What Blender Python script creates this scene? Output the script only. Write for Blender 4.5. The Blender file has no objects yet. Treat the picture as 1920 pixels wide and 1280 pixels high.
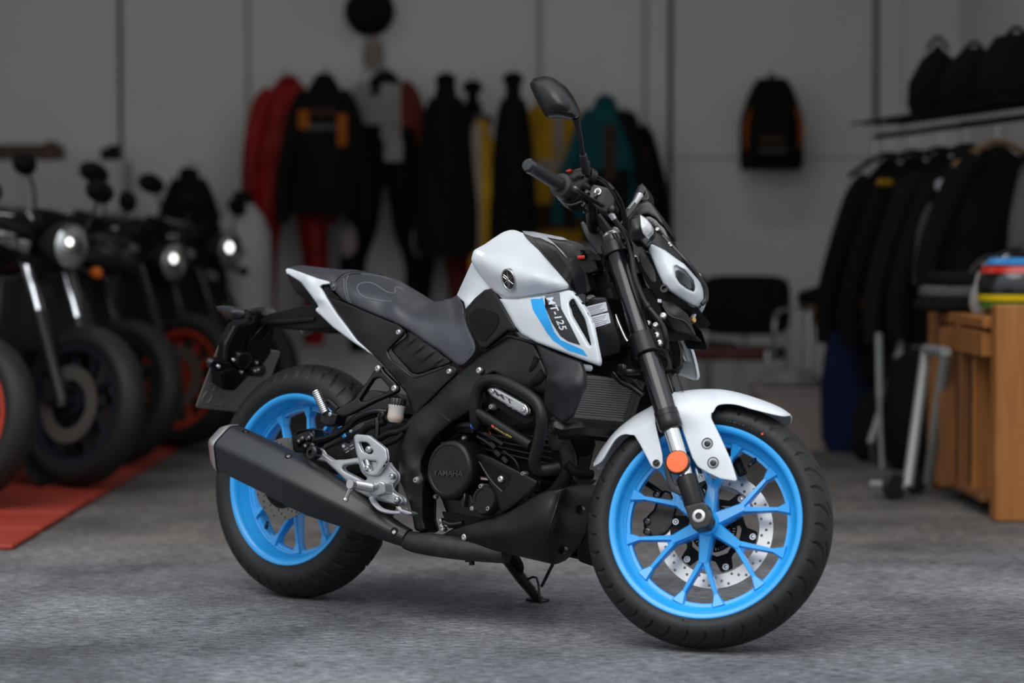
import bpy, math, random
from math import sin, cos, pi, radians, sqrt, atan2
from mathutils import Vector, Matrix
from mathutils.geometry import delaunay_2d_cdt
import numpy as np

random.seed(7)
SC = bpy.context.scene
COL = SC.collection
V = Vector

# ------------------------------------------------------------------ camera
FPX, CAMH, PITCH = 4547.1, 0.927, 0.0369
cam_data = bpy.data.cameras.new('camera')
cam = bpy.data.objects.new('camera', cam_data)
COL.objects.link(cam)
cam.location = (0, 0, CAMH)
cam.rotation_euler = (pi / 2 - PITCH, 0, 0)
cam_data.sensor_width = 36.0
cam_data.lens = FPX / 1920 * 36.0
cam_data.clip_end = 200
cam_data.dof.use_dof = True
cam_data.dof.focus_distance = 6.02
cam_data.dof.aperture_fstop = 1.8
cam_data.dof.aperture_blades = 0
SC.camera = cam

# ------------------------------------------------------------------ world, exposure
SKY, SUN, LAMP = 1.35, 1.5, 5.5   # sky, veiled sun, watts of each added fill lamp
w = bpy.data.worlds.new('overcast_sky')
SC.world = w
w.use_nodes = True
nt = w.node_tree
bg = nt.nodes['Background']
# standard overcast sky: three times brighter overhead than at the horizon
_tc = nt.nodes.new('ShaderNodeTexCoord'); _sp = nt.nodes.new('ShaderNodeSeparateXYZ'); _mr = nt.nodes.new('ShaderNodeMapRange')
_mr.inputs['From Min'].default_value = 0.0; _mr.inputs['From Max'].default_value = 1.0
_mr.inputs['To Min'].default_value = SKY / 3; _mr.inputs['To Max'].default_value = SKY
nt.links.new(_tc.outputs['Generated'], _sp.inputs['Vector']); nt.links.new(_sp.outputs['Z'], _mr.inputs['Value'])
nt.links.new(_mr.outputs['Result'], bg.inputs['Strength'])
bg.inputs['Color'].default_value = (0.88, 0.94, 1.0, 1)
# the veiled sun, high in front of the garage
sun_d = bpy.data.lights.new('sun', 'SUN'); sun_d.energy = SUN; sun_d.angle = radians(50); sun_d.color = (1.0, 0.985, 0.96)
sun = bpy.data.objects.new('sun', sun_d); COL.objects.link(sun)
sun.rotation_euler = Vector((-0.25, -0.62, 1.0)).to_track_quat('Z', 'Y').to_euler()
SC.view_settings.view_transform = 'Standard'
SC.view_settings.look = 'None'
SC.view_settings.gamma = 1.0
SC.view_settings.use_curve_mapping = False
SC.view_settings.exposure = 0.2

# ------------------------------------------------------------------ materials
MATS = {}
def mat(name, col, rough=0.5, metal=0.0, coat=0.0, bump=None, vary=None, spec=0.5, emit=None, trans=0.0, ior=1.5, alpha=1.0):
    """plain procedural material; bump=(scale, strength), vary=(scale, second colour, low, high)"""
    if name in MATS: return MATS[name]
    m = bpy.data.materials.new(name)
    m.use_nodes = True
    t = m.node_tree
    b = t.nodes['Principled BSDF']
    b.inputs['Base Color'].default_value = (*col, 1)
    b.inputs['Roughness'].default_value = rough
    b.inputs['Metallic'].default_value = metal
    b.inputs['Coat Weight'].default_value = coat
    b.inputs['Coat Roughness'].default_value = 0.08
    b.inputs['Specular IOR Level'].default_value = spec
    b.inputs['Transmission Weight'].default_value = trans
    b.inputs['IOR'].default_value = ior
    b.inputs['Alpha'].default_value = alpha
    if emit:
        b.inputs['Emission Color'].default_value = (*emit[:3], 1)
        b.inputs['Emission Strength'].default_value = emit[3]
    tc = None
    def coords():
        nonlocal tc
        if tc is None: tc = t.nodes.new('ShaderNodeTexCoord')
        return tc.outputs['Object']
    if vary:
        sc, c2, lo, hi = vary
        n = t.nodes.new('ShaderNodeTexNoise')
        n.inputs['Scale'].default_value = sc
        n.inputs['Detail'].default_value = 6
        r = t.nodes.new('ShaderNodeValToRGB')
        r.color_ramp.elements[0].position = lo
        r.color_ramp.elements[1].position = hi
        r.color_ramp.elements[0].color = (*col, 1)
        r.color_ramp.elements[1].color = (*c2, 1)
        t.links.new(coords(), n.inputs['Vector'])
        t.links.new(n.outputs['Fac'], r.inputs['Fac'])
        t.links.new(r.outputs['Color'], b.inputs['Base Color'])
    if bump:
        n = t.nodes.new('ShaderNodeTexNoise')
        n.inputs['Scale'].default_value = bump[0]
        n.inputs['Detail'].default_value = 5
        bp = t.nodes.new('ShaderNodeBump')
        bp.inputs['Strength'].default_value = bump[1]
        bp.inputs['Distance'].default_value = 0.002
        t.links.new(coords(), n.inputs['Vector'])
        t.links.new(n.outputs['Fac'], bp.inputs['Height'])
        t.links.new(bp.outputs['Normal'], b.inputs['Normal'])
    MATS[name] = m
    return m

WHITE = mat('satin_white_paint', (0.66, 0.69, 0.73), 0.38, coat=0.25)
WHITE_IN = mat('grey_white_plastic', (0.5, 0.52, 0.56), 0.5)
BLACKP = mat('matte_black_plastic', (0.004, 0.004, 0.0045), 0.42, spec=.36, vary=(900, (0.022, 0.022, 0.022), 0.74, 0.82))
DARKP = mat('deep_black_plastic', (0.004, 0.004, 0.0045), 0.6, spec=.2)
SATIN = mat('satin_black_metal', (0.004, 0.0042, 0.0055), 0.33, spec=.45)
GLOSS = mat('gloss_black', (0.008, 0.008, 0.010), 0.16, coat=0.5)
FORKB = mat('black_fork_tube', (0.005, 0.0055, 0.008), 0.2, coat=0.3)
GREYP = mat('dark_grey_plastic', (0.016, 0.017, 0.02), 0.4)
SEATM = mat('seat_vinyl', (0.036, 0.038, 0.048), 0.42, bump=(1500, 0.12))
STITCH = mat('grey_stitching', (0.22, 0.23, 0.25), 0.6)
RUBBER = mat('tyre_rubber', (0.011, 0.011, 0.0115), 0.55, spec=.35, vary=(60, (0.019, 0.0185, 0.018), 0.5, 0.8), bump=(700, 0.12))
RUBGRIP = mat('grip_rubber', (0.014, 0.014, 0.016), 0.5)
BLUE = mat('blue_wheel_paint', (0.022, 0.37, 0.86), 0.3, coat=0.4)
BLUEDEC = mat('blue_decal', (0.02, 0.37, 0.84), 0.35)
SILVER = mat('silver_painted_alloy', (0.52, 0.53, 0.55), 0.38, metal=0.6)
CHROME = mat('chrome', (0.75, 0.74, 0.73), 0.06, metal=1.0)
STEEL = mat('brushed_steel', (0.55, 0.55, 0.56), 0.3, metal=0.9)
DISCM = mat('brake_disc_steel', (0.62, 0.62, 0.63), 0.34, metal=0.85)
DISCR = mat('rear_disc_steel', (0.22, 0.2, 0.18), 0.4, metal=0.7)
ORANGE = mat('orange_reflector', (0.9, 0.14, 0.02), 0.3, coat=0.5)
BLACKDEC = mat('black_decal', (0.006, 0.006, 0.009), 0.12, coat=0.4)
WHITEDEC = mat('white_decal', (0.72, 0.74, 0.77), 0.4)
GREYDEC = mat('grey_decal', (0.16, 0.17, 0.2), 0.3)
LABELM = mat('white_label', (0.66, 0.66, 0.72), 0.5)
LABELTX = mat('label_print', (0.22, 0.22, 0.26), 0.6)
RESERV = mat('cloudy_reservoir_plastic', (0.62, 0.58, 0.55), 0.4)
FLUID = mat('brake_fluid_tint', (0.56, 0.44, 0.36), 0.4)
LENS = mat('clear_lens', (0.62, 0.62, 0.62), 0.18, coat=0.6)
HLENS = mat('dark_lamp_lens', (0.03, 0.032, 0.036), 0.15, coat=0.4)
RED = mat('red_switch', (0.75, 0.05, 0.02), 0.4)
REDD = mat('red_dot', (0.8, 0.06, 0.03), 0.5)
BLUEC = mat('blue_connector', (0.02, 0.14, 0.6), 0.4)
YELLOWT = mat('yellow_print', (0.7, 0.5, 0.03), 0.5)
RADM = mat('radiator_metal', (0.13, 0.13, 0.13), 0.45, metal=0.3)
RADF = mat('radiator_fin_metal', (0.34, 0.33, 0.32), 0.45, metal=0.4)
PLATEM = mat('number_plate_back', (0.22, 0.2, 0.18), 0.5, metal=0.3)
MUFF = mat('dark_muffler_metal', (0.035, 0.037, 0.045), 0.42, metal=0.4, vary=(1400, (0.12, 0.12, 0.13), 0.7, 0.78))
MUFFCAP = mat('muffler_end_cap', (0.55, 0.55, 0.56), 0.33, metal=0.8)
PIPE = mat('sooty_exhaust_pipe', (0.022, 0.021, 0.02), 0.55, metal=0.3, vary=(40, (0.04, 0.038, 0.036), 0.45, 0.7))
GLASSM = mat('mirror_glass', (0.8, 0.8, 0.8), 0.02, metal=1.0)
def carbon():
    m = bpy.data.materials.new('carbon_weave')
    m.use_nodes = True
    t = m.node_tree; b = t.nodes['Principled BSDF']
    tc = t.nodes.new('ShaderNodeTexCoord')
    mp = t.nodes.new('ShaderNodeMapping')
    mp.inputs['Rotation'].default_value = (0, radians(28), 0)
    wv = t.nodes.new('ShaderNodeTexWave')
    wv.bands_direction = 'Z'
    wv.inputs['Scale'].default_value = 58
    wv.inputs['Distortion'].default_value = 0.5
    r = t.nodes.new('ShaderNodeValToRGB')
    r.color_ramp.elements[0].color = (0.004, 0.004, 0.004, 1)
    r.color_ramp.elements[1].color = (0.020, 0.021, 0.025, 1)
    t.links.new(tc.outputs['Object'], mp.inputs['Vector'])
    t.links.new(mp.outputs['Vector'], wv.inputs['Vector'])
    t.links.new(wv.outputs['Fac'], r.inputs['Fac'])
    t.links.new(r.outputs['Color'], b.inputs['Base Color'])
    b.inputs['Roughness'].default_value = 0.4
    MATS['carbon_weave'] = m
    return m
CARBON = carbon()

# ------------------------------------------------------------------ mesh helpers
def link(o, parent=None):
    COL.objects.link(o)
    if parent is not None: o.parent = parent
    return o

def mk(name, geo, m, parent=None, sharp=38, smooth=True):
    """one mesh object from (verts, faces)"""
    vs, fs = geo
    me = bpy.data.meshes.new(name)
    me.from_pydata([tuple(v) for v in vs], [], fs)
    me.materials.append(m)
    if smooth:
        me.polygons.foreach_set('use_smooth', [True] * len(me.polygons))
        me.update()
        me.set_sharp_from_angle(angle=radians(sharp))
    me.update()
    return link(bpy.data.objects.new(name, me), parent)

def join(*gs):
    vs, fs = [], []
    for g in gs:
        k = len(vs)
        vs += list(g[0]); fs += [[i + k for i in f] for f in g[1]]
    return vs, fs

def xf(g, M): return [M @ V(v) for v in g[0]], g[1]
def mirror_y(g): return [V((v[0], -v[1], v[2])) for v in g[0]], [f[::-1] for f in g[1]]

def recalc(vs, fs):
    return vs, fs

def frame_of(d):
    d = d.normalized()
    a = V((0, 0, 1)) if abs(d.z) < 0.9 else V((1, 0, 0))
    u = d.cross(a).normalized()
    return u, d.cross(u).normalized()

def catmull(P, k=8):
    if len(P) < 3: return [V(p) for p in P]
    out = []
    for i in range(len(P) - 1):
        p0 = P[i - 1] if i else P[0] * 2 - P[1]
        p1, p2 = P[i], P[i + 1]
        p3 = P[i + 2] if i + 2 < len(P) else P[-1] * 2 - P[-2]
        for j in range(k):
            t = j / k
            out.append(0.5 * ((2 * p1) + (p2 - p0) * t + (2 * p0 - 5 * p1 + 4 * p2 - p3) * t * t + (3 * p1 - p0 - 3 * p2 + p3) * t ** 3))
    out.append(P[-1].copy())
    return out

def tube_g(P, r, n=10, k=6, caps=True, smooth=True, flat=1.0):
    """swept round bar through 3-D points; r number or list"""
    P = [V(p) for p in P]
    R = r if isinstance(r, (list, tuple)) else [r] * len(P)
    if smooth and len(P) > 2:
        Q = catmull(P, k)
        R = [R[min(i // k, len(R) - 2)] * (1 - (i % k) / k) + R[min(i // k + 1, len(R) - 1)] * ((i % k) / k) for i in range(len(Q) - 1)] + [R[-1]]
        P = Q
    vs, fs = [], []
    u = None
    for i, p in enumerate(P):
        d = (P[min(i + 1, len(P) - 1)] - P[max(i - 1, 0)])
        if d.length < 1e-9: d = V((0, 0, 1))
        d.normalize()
        if u is None: u, v = frame_of(d)
        else:
            u = (u - d * u.dot(d))
            if u.length < 1e-6: u, v = frame_of(d)
            u.normalize(); v = d.cross(u).normalized()
        for j in range(n):
            a = 2 * pi * j / n
            vs.append(p + (u * cos(a) + v * sin(a) * flat) * R[i])
    m = len(P)
    for i in range(m - 1):
        for j in range(n):
            fs.append([i * n + j, i * n + (j + 1) % n, (i + 1) * n + (j + 1) % n, (i + 1) * n + j])
    if caps:
        fs.append(list(range(n))[::-1]); fs.append([(m - 1) * n + j for j in range(n)])
    return vs, fs

def lathe_g(prof, n=32, M=None, closed=False, a0=0, a1=2 * pi):
    """revolve (t, r) about the local +X axis; M places it"""
    full = abs(a1 - a0 - 2 * pi) < 1e-6
    vs, fs = [], []
    m = len(prof)
    kk = n if full else n + 1
    for j in range(kk):
        a = a0 + (a1 - a0) * j / n
        for (t, r) in prof: vs.append(V((t, r * cos(a), r * sin(a))))
    for j in range(n):
        j2 = (j + 1) % kk
        for i in range(m if closed else m - 1):
            i2 = (i + 1) % m
            fs.append([j * m + i, j * m + i2, j2 * m + i2, j2 * m + i])
    if M is not None: vs = [M @ v for v in vs]
    return vs, fs

def axis_M(p, d, up=None):
    """matrix whose +X is d at p"""
    d = V(d).normalized()
    if up is None: u, v = frame_of(d)
    else:
        v = d.cross(V(up)).normalized(); u = v.cross(d).normalized()
    M = Matrix(((d.x, u.x, v.x, p[0]), (d.y, u.y, v.y, p[1]), (d.z, u.z, v.z, p[2]), (0, 0, 0, 1)))
    return M

def box_g(c, s, M=None, bev=0.0):
    """box centred at c with sizes s, edges chamfered by bev"""
    hx, hy, hz = s[0] / 2, s[1] / 2, s[2] / 2
    b = min(bev, hx * 0.9, hy * 0.9, hz * 0.9)
    if b <= 0:
        vs = [V((c[0] + sx * hx, c[1] + sy * hy, c[2] + sz * hz)) for sx in (-1, 1) for sy in (-1, 1) for sz in (-1, 1)]
        fs = [[0, 1, 3, 2], [4, 6, 7, 5], [0, 4, 5, 1], [2, 3, 7, 6], [0, 2, 6, 4], [1, 5, 7, 3]]
    else:
        vs, idx = [], {}
        for sx in (-1, 1):
            for sy in (-1, 1):
                for sz in (-1, 1):
                    for ax in range(3):
                        q = [sx * (hx - b), sy * (hy - b), sz * (hz - b)]
                        q[ax] = (sx * hx, sy * hy, sz * hz)[ax]
                        idx[(sx, sy, sz, ax)] = len(vs)
                        vs.append(V((c[0] + q[0], c[1] + q[1], c[2] + q[2])))
        fs = []
        def face(l): fs.append([idx[q] for q in l])
        for s_ in (-1, 1):
            o = 1 if s_ > 0 else -1
            l = [(s_, -1, -1, 0), (s_, 1, -1, 0), (s_, 1, 1, 0), (s_, -1, 1, 0)]; face(l[::o])
            l = [(-1, s_, -1, 1), (-1, s_, 1, 1), (1, s_, 1, 1), (1, s_, -1, 1)]; face(l[::o])
            l = [(-1, -1, s_, 2), (1, -1, s_, 2), (1, 1, s_, 2), (-1, 1, s_, 2)]; face(l[::o])
        for a in (-1, 1):
            for d in (-1, 1):
                l = [(a, d, -1, 0), (a, d, 1, 0), (a, d, 1, 1), (a, d, -1, 1)]; face(l[::(-1 if a * d > 0 else 1)])
                l = [(a, -1, d, 0), (a, 1, d, 0), (a, 1, d, 2), (a, -1, d, 2)]; face(l[::(1 if a * d > 0 else -1)])
                l = [(-1, a, d, 1), (1, a, d, 1), (1, a, d, 2), (-1, a, d, 2)]; face(l[::(-1 if a * d > 0 else 1)])
                for e in (-1, 1):
                    l = [(a, d, e, 0), (a, d, e, 1), (a, d, e, 2)]; face(l[::(1 if a * d * e > 0 else -1)])
    if M is not None: vs = [M @ v for v in vs]
    return vs, fs

def inside(x, y, poly):
    r = False
    j = len(poly) - 1
    for i in range(len(poly)):
        xi, yi = poly[i][0], poly[i][1]; xj, yj = poly[j][0], poly[j][1]
        if (yi > y) != (yj > y) and x < (xj - xi) * (y - yi) / (yj - yi) + xi: r = not r
        j = i
    return r

def seg_dist(P, poly):
    """numpy: distance of points P (n,2) to the closed polygon"""
    A = np.array([p[:2] for p in poly], float); B = np.roll(A, -1, 0)
    d = np.full(len(P), 1e9)
    for a, b in zip(A, B):
        ab = b - a; L = ab @ ab + 1e-12
        t = np.clip(((P - a) @ ab) / L, 0, 1)
        d = np.minimum(d, np.linalg.norm(P - (a + t[:, None] * ab), axis=1))
    return d

def round_poly(pts, rnd, res):
    """round the corners of a polygon and resample its edges every res"""
    n = len(pts)
    out = []
    for i in range(n):
        p = np.array(pts[i][:2], float); a = np.array(pts[i - 1][:2], float); b = np.array(pts[(i + 1) % n][:2], float)
        rr = pts[i][3] if len(pts[i]) > 3 else rnd
        la, lb = np.linalg.norm(a - p), np.linalg.norm(b - p)
        c = min(rr, 0.48 * la, 0.48 * lb)
        if c < 0.05 * res: out.append(p); continue
        p0 = p + (a - p) / la * c; p1 = p + (b - p) / lb * c
        k = max(2, min(7, int(c / res) + 2))
        for j in range(k + 1):
            t = j / k
            out.append((1 - t) ** 2 * p0 + 2 * t * (1 - t) * p + t * t * p1)
    res_pts = []
    for i in range(len(out)):
        a, b = out[i], out[(i + 1) % len(out)]
        L = np.linalg.norm(b - a)
        if L < 0.02 * res: continue
        k = max(1, int(round(L / res)))
        for j in range(k): res_pts.append(a + (b - a) * j / k)
    return res_pts

class TPS:
    """thin-plate surface through (x, y, s)"""
    def __init__(self, P, lam=1e-4):
        P = np.array([(p[0], p[1], p[2]) for p in P], float)
        self.c = P[:, :2].mean(0); self.k = max(P[:, :2].std(), 1.0)
        X = (P[:, :2] - self.c) / self.k
        self.X = X; n = len(X)
        K = self.U(np.linalg.norm(X[:, None] - X[None], axis=2)) + lam * np.eye(n)
        A = np.hstack([np.ones((n, 1)), X])
        M = np.block([[K, A], [A.T, np.zeros((3, 3))]])
        M += 1e-9 * np.eye(n + 3)
        self.w = np.linalg.lstsq(M, np.concatenate([P[:, 2], np.zeros(3)]), rcond=None)[0]
    def U(self, r): return np.where(r > 1e-9, r * r * np.log(np.maximum(r, 1e-9)), 0)
    def __call__(self, Q):
        Q = (np.asarray(Q, float).reshape(-1, 2) - self.c) / self.k
        K = self.U(np.linalg.norm(Q[:, None] - self.X[None], axis=2))
        return K @ self.w[:-3] + self.w[-3] + Q @ self.w[-2:]

def tri2d(outer, holes, res, grid=True, rim=0.0):
    """triangulate a polygon with holes in 2-D; returns points and triangles"""
    pts = [tuple(p) for p in outer]; edges = [(i, (i + 1) % len(outer)) for i in range(len(outer))]
    loops = [list(range(len(outer)))]
    for h in holes:
        k = len(pts); pts += [tuple(p) for p in h]
        edges += [(k + i, k + (i + 1) % len(h)) for i in range(len(h))]
        loops.append([k + i for i in range(len(h))])
    clear = res * 0.55
    if rim:
        ring = []
        for poly in [outer] + list(holes):
            n_ = len(poly)
            ar = sum(poly[i][0] * poly[(i + 1) % n_][1] - poly[(i + 1) % n_][0] * poly[i][1] for i in range(n_))
            for f in (.22, .55, 1.0):
                for i in range(n_):
                    a, b = np.array(poly[i - 1], float), np.array(poly[(i + 1) % n_], float)
                    tdir = b - a; L_ = np.linalg.norm(tdir)
                    if L_ < 1e-9: continue
                    nr = np.array([-tdir[1], tdir[0]]) / L_ * (1 if (ar > 0) == (poly is outer) else -1)
                    q_ = np.array(poly[i], float) + nr * rim * f
                    ring.append((q_[0], q_[1], rim * f))
        R_ = np.array(ring); d = seg_dist(R_[:, :2], outer)
        for h in holes: d = np.minimum(d, seg_dist(R_[:, :2], h))
        for (x, y, want), dd in zip(ring, d):
            if dd > want * .93 and inside(x, y, outer) and not any(inside(x, y, h) for h in holes): pts.append((x, y))
        clear = rim + res * .5
    if grid:
        A = np.array(outer); lo, hi = A.min(0), A.max(0)
        cand = []
        row = 0; y = lo[1] + res * 0.5
        while y < hi[1]:
            x = lo[0] + res * (0.5 if row % 2 else 0.0)
            while x < hi[0]:
                if inside(x, y, outer) and not any(inside(x, y, h) for h in holes): cand.append((x, y))
                x += res
            y += res * 0.87; row += 1
        if cand:
            C_ = np.array(cand); d = seg_dist(C_, outer)
            for h in holes: d = np.minimum(d, seg_dist(C_, h))
            pts += [tuple(c) for c, dd in zip(cand, d) if dd > clear]
    r = delaunay_2d_cdt([V(p) for p in pts], edges, [], 0, 1e-5)
    q, fcs = r[0], r[2]
    orig = r[3]
    remap = {}
    for i, o in enumerate(orig):
        for oo in o: remap[oo] = i
    tris = []
    for f in fcs:
        cx = sum(q[i].x for i in f) / len(f); cy = sum(q[i].y for i in f) / len(f)
        if inside(cx, cy, outer) and not any(inside(cx, cy, h) for h in holes): tris.append(list(f))
    loops = [[remap[i] for i in l] for l in loops]
    return [(v.x, v.y) for v in q], tris, loops

def slab(P, tris, loops, back):
    """front points + back points -> closed solid"""
    n = len(P)
    vs = list(P) + list(back)
    fs = [list(t) for t in tris] + [[i + n for i in t[::-1]] for t in tris]
    cnt = {}
    for t in tris:
        for i in range(len(t)): cnt[(t[i], t[(i + 1) % len(t)])] = 1
    for (a, b) in list(cnt):
        if (b, a) not in cnt: fs.append([b, a, a + n, b + n])
    return vs, fs

def plate_g(outer, holes, t, M, res=0.02, rnd=0.0, edge=None, grid=False):
    """flat plate in local XY, thickness along -Z from z=0; edge=(width, height) softens the front rim"""
    o = round_poly(outer, rnd, res) if rnd is not None else outer
    q, tris, loops = tri2d(o, holes, res, grid=grid or bool(edge), rim=edge[0] if edge else 0.0)
    P = np.array(q); z = np.zeros(len(P))
    if edge:
        d = seg_dist(P, o)
        for h in holes: d = np.minimum(d, seg_dist(P, h))
        x = np.clip(1 - d / edge[0], 0, 1); z -= edge[1] * (1 - np.sqrt(np.maximum(1 - x * x, 0)))
    front = [M @ V((a[0], a[1], zz)) for a, zz in zip(q, z)]
    back = [M @ V((a[0], a[1], -t)) for a in q]
    return slab(front, tris, loops, back)

def circle(cx, cy, r, n=16, ry=None): return [(cx + r * cos(2 * pi * i / n), cy + (ry or r) * sin(2 * pi * i / n)) for i in range(n)]

# ------------------------------------------------------------------ reference frames: a point of the photograph laid on a plane of the machine
CF = V((0, cos(PITCH), -sin(PITCH))); CR = V((1, 0, 0)); CU = V((0, sin(PITCH), cos(PITCH)))
CPOS = V((0, 0, CAMH))
def ray(px, py): return CR * ((px - 960) / FPX) + CU * ((640 - py) / FPX) + CF
def at_depth(px, py, Y):
    d = ray(px, py); return CPOS + d * (Y / d.y)
def at_floor(px, py, z=0.0):
    d = ray(px, py); return CPOS + d * ((z - CAMH) / d.z)

BIKE_W = Matrix.Translation(V((-0.5827, 6.4901, 0.0))) @ Matrix.Rotation(-0.70070, 4, 'Z') @ Matrix.Rotation(-0.1288, 4, 'X')
RAKE = radians(26); STEER = 0.42140
_A = V((1.42, 0, 0)); _AX = V((-sin(RAKE), 0, cos(RAKE)))
STEER_M = Matrix.Translation(_A) @ Matrix.Rotation(STEER, 4, _AX) @ Matrix.Translation(-_A)

class Frame:
    """M maps frame coordinates to bike coordinates; s is the distance to the rider's right"""
    def __init__(self, M):
        self.M = M; W = BIKE_W @ M
        self.inv = W.inverted(); self.o = self.inv @ CPOS; self.R = self.inv.to_3x3()
    def P(self, px, py, s):
        d = self.R @ ray(px, py); return self.o + d * ((-s - self.o.y) / d.y)
    def px(self, s=0.1):     # metres per pixel near the frame plane
        return (self.P(1000, 700, s) - self.P(1000, 701, s)).length
B = Frame(Matrix.Identity(4))
S = Frame(STEER_M)
SIDE = V((0, -1, 0))         # to the rider's right

class Surf: pass
def patch(F, outline, ctrl=(), res=7.0, rnd=0.0, edge=None, thick=0.004, back='nrm', holes=(), s=None, sfun=None, add=None, hole_rnd=4.0, lam=1e-4, taper=None):
    """a curved panel: outline in photograph pixels, each point with its distance s to the right of the machine's middle plane.
       edge=(width px, depth m) rolls the rim over; back 'nrm' thickens along the normals, 'lat' straight inwards."""
    if s is not None: outline = [(p[0], p[1], s) + tuple(p[2:3]) for p in outline]
    if sfun is None:
        pts = list(outline) + list(ctrl)
        if s is not None and not ctrl: sfun0 = lambda Q: np.full(len(Q), s)
        else: sfun0 = TPS([p[:3] for p in pts], lam)
    else: sfun0 = sfun
    F_mid = back == 'nrm' or min(p[2] for p in outline) < .012 and min(p[2] for p in outline) > -.012 and sfun is None
    o = round_poly(outline, rnd, res)
    hl = [round_poly([tuple(p[:2]) + (0,) for p in h], hole_rnd, res) for h in holes]
    q, tris, loops = tri2d([tuple(p) for p in o], [[tuple(p) for p in h] for h in hl], res, rim=edge[0] if edge else 0.0)
    def full(Q):
        Q = np.asarray(Q, float).reshape(-1, 2)
        v = np.array(sfun0(Q), float)
        if edge:
            d = seg_dist(Q, o)
            for h in hl: d = np.minimum(d, seg_dist(Q, h))
            x = np.clip(1 - d / edge[0], 0, 1)
            v = v - edge[1] * np.clip((v - .004) / .035, 0, 1) * (1 - np.sqrt(np.maximum(1 - x * x, 0))) if F_mid else v - edge[1] * (1 - np.sqrt(np.maximum(1 - x * x, 0)))
        if add: v = v + np.array([add(a, b) for a, b in Q])
        return v
    sv = full(q)
    P = [F.P(a[0], a[1], ss) for a, ss in zip(q, sv)]
    # orient towards the camera
    nrm = [V((0, 0, 0)) for _ in P]
    out = []
    for t in tris:
        n = (P[t[1]] - P[t[0]]).cross(P[t[2]] - P[t[0]])
        if n.dot(F.o - P[t[0]]) < 0: t = t[::-1]; n = -n
        out.append(t)
        for i in t: nrm[i] += n
    if back == 'nrm': bk = [p - n.normalized() * thick for p, n in zip(P, nrm)]
    else: bk = [p - SIDE * thick for p in P]
    if taper:      # shrink the back outline towards its middle
        c = sum((b for b in bk), V((0, 0, 0))) / len(bk)
        bk = [V((c.x + (b.x - c.x) * taper, b.y, c.z + (b.z - c.z) * taper)) for b in bk]
    g = slab(P, out, loops, bk)
    r = Surf(); r.geo = g; r.s = full; r.F = F; r.outline = o
    return r

def put(name, g, m, parent, F=B, **k):
    if isinstance(g, Surf): F = g.F; g = g.geo
    if F is not B: g = xf(g, F.M)
    return mk(name, g, m, parent, **k)

def both(name, g, m, parent, F=B, **k):
    """the panel and its mirror image on the far side, two parts"""
    if isinstance(g, Surf): F = g.F; g = g.geo
    a = put(name, g, m, parent, F, **k)
    b = put(name, mirror_y(g), m, parent, F, **k)
    return a, b

def decal(name, surf, poly, m, parent, eps=0.0006, rnd=0.0, res=5.0):
    sf = lambda Q: surf.s(Q) + eps
    p = patch(surf.F, [(a[0], a[1], 0.0) + tuple(a[2:3]) for a in poly], res=res, rnd=rnd, sfun=sf, thick=0.0004, back='lat')
    return put(name, p, m, parent)

def hit(geo, F, px, py):
    """point and outward normal where that line of sight meets a mesh given in frame coordinates"""
    from mathutils.bvhtree import BVHTree
    bv = BVHTree.FromPolygons([V(v) for v in geo[0]], geo[1])
    d = (F.R @ ray(px, py)).normalized()
    p, n, i, t = bv.ray_cast(F.o, d)
    if n.dot(d) > 0: n = -n
    return p, n
def pts(F, L): return [F.P(*p) for p in L]
def tube(name, F, L, r, m, parent, n=10, k=6, mirror=False, **kw):
    g = tube_g(pts(F, L), r, n, k, **kw)
    if mirror: return both(name, g, m, parent, F)
    return put(name, g, m, parent, F)

def lat_M(F, px, py, s): return axis_M(F.P(px, py, s), SIDE)
def lath(name, F, px, py, s, prof, m, parent, n=28):
    """turned part on a sideways axis; prof = [(out, radius)] measured outwards from s"""
    return put(name, lathe_g(prof, n, lat_M(F, px, py, s)), m, parent, F)

def bolt(F, px, py, s, r, m, parent, name='bolt', depth=0.006, hexa=True):
    prof = [(-0.004, r), (0.0, r), (depth * 0.6, r * 0.92), (depth, r * 0.6), (depth, r * 0.42), (depth * 0.45, r * 0.36), (depth * 0.45, 0.0001)]
    return put(name, lathe_g(prof, 14, lat_M(F, px, py, s)), m, parent, F)

def text_geo(body, size=1.0, align='LEFT', shear=0.0, extrude=0.0, space=1.0, bold=0.0):
    c = bpy.data.curves.new('lettering', 'FONT')
    c.body = body; c.size = size; c.align_x = align; c.shear = shear; c.extrude = extrude; c.space_character = space; c.offset = bold
    c.resolution_u = 3
    o = bpy.data.objects.new('lettering', c)
    COL.objects.link(o)
    me = bpy.data.meshes.new_from_object(o)
    vs = [v.co.copy() for v in me.vertices]; fs = [list(p.vertices) for p in me.polygons]
    bpy.data.objects.remove(o); bpy.data.curves.remove(c); bpy.data.meshes.remove(me)
    return vs, fs

def lettering(name, F, body, p0, u, v, sfun, m, parent, raise_=0.0009, thick=0.0009, **k):
    """lettering laid on a panel: p0 start pixel, u = pixels per em along the line, v = pixels per em upwards"""
    vs, fs = text_geo(body, **k)
    Q = np.array([(p0[0] + t.x * u[0] + t.y * v[0], p0[1] + t.x * u[1] + t.y * v[1]) for t in vs])
    sv = np.asarray(sfun(Q)) + raise_
    P = [F.P(a, b, c) for (a, b), c in zip(Q, sv)]
    bk = [p - SIDE * thick for p in P]
    n = len(P)
    g = slab(P, fs, [], bk)
    return put(name, g, m, parent, F, smooth=False)

def tag(o, label=None, cat=None, group=None, kind=None):
    if label: o['label'] = label
    if cat: o['category'] = cat
    if group: o['group'] = group
    if kind: o['kind'] = kind
    return o
def empty(name, loc=(0, 0, 0), rz=0.0):
    o = bpy.data.objects.new(name, None)
    o.empty_display_size = 0.1
    o.location = loc; o.rotation_euler = (0, 0, rz)
    return link(o)
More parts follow.
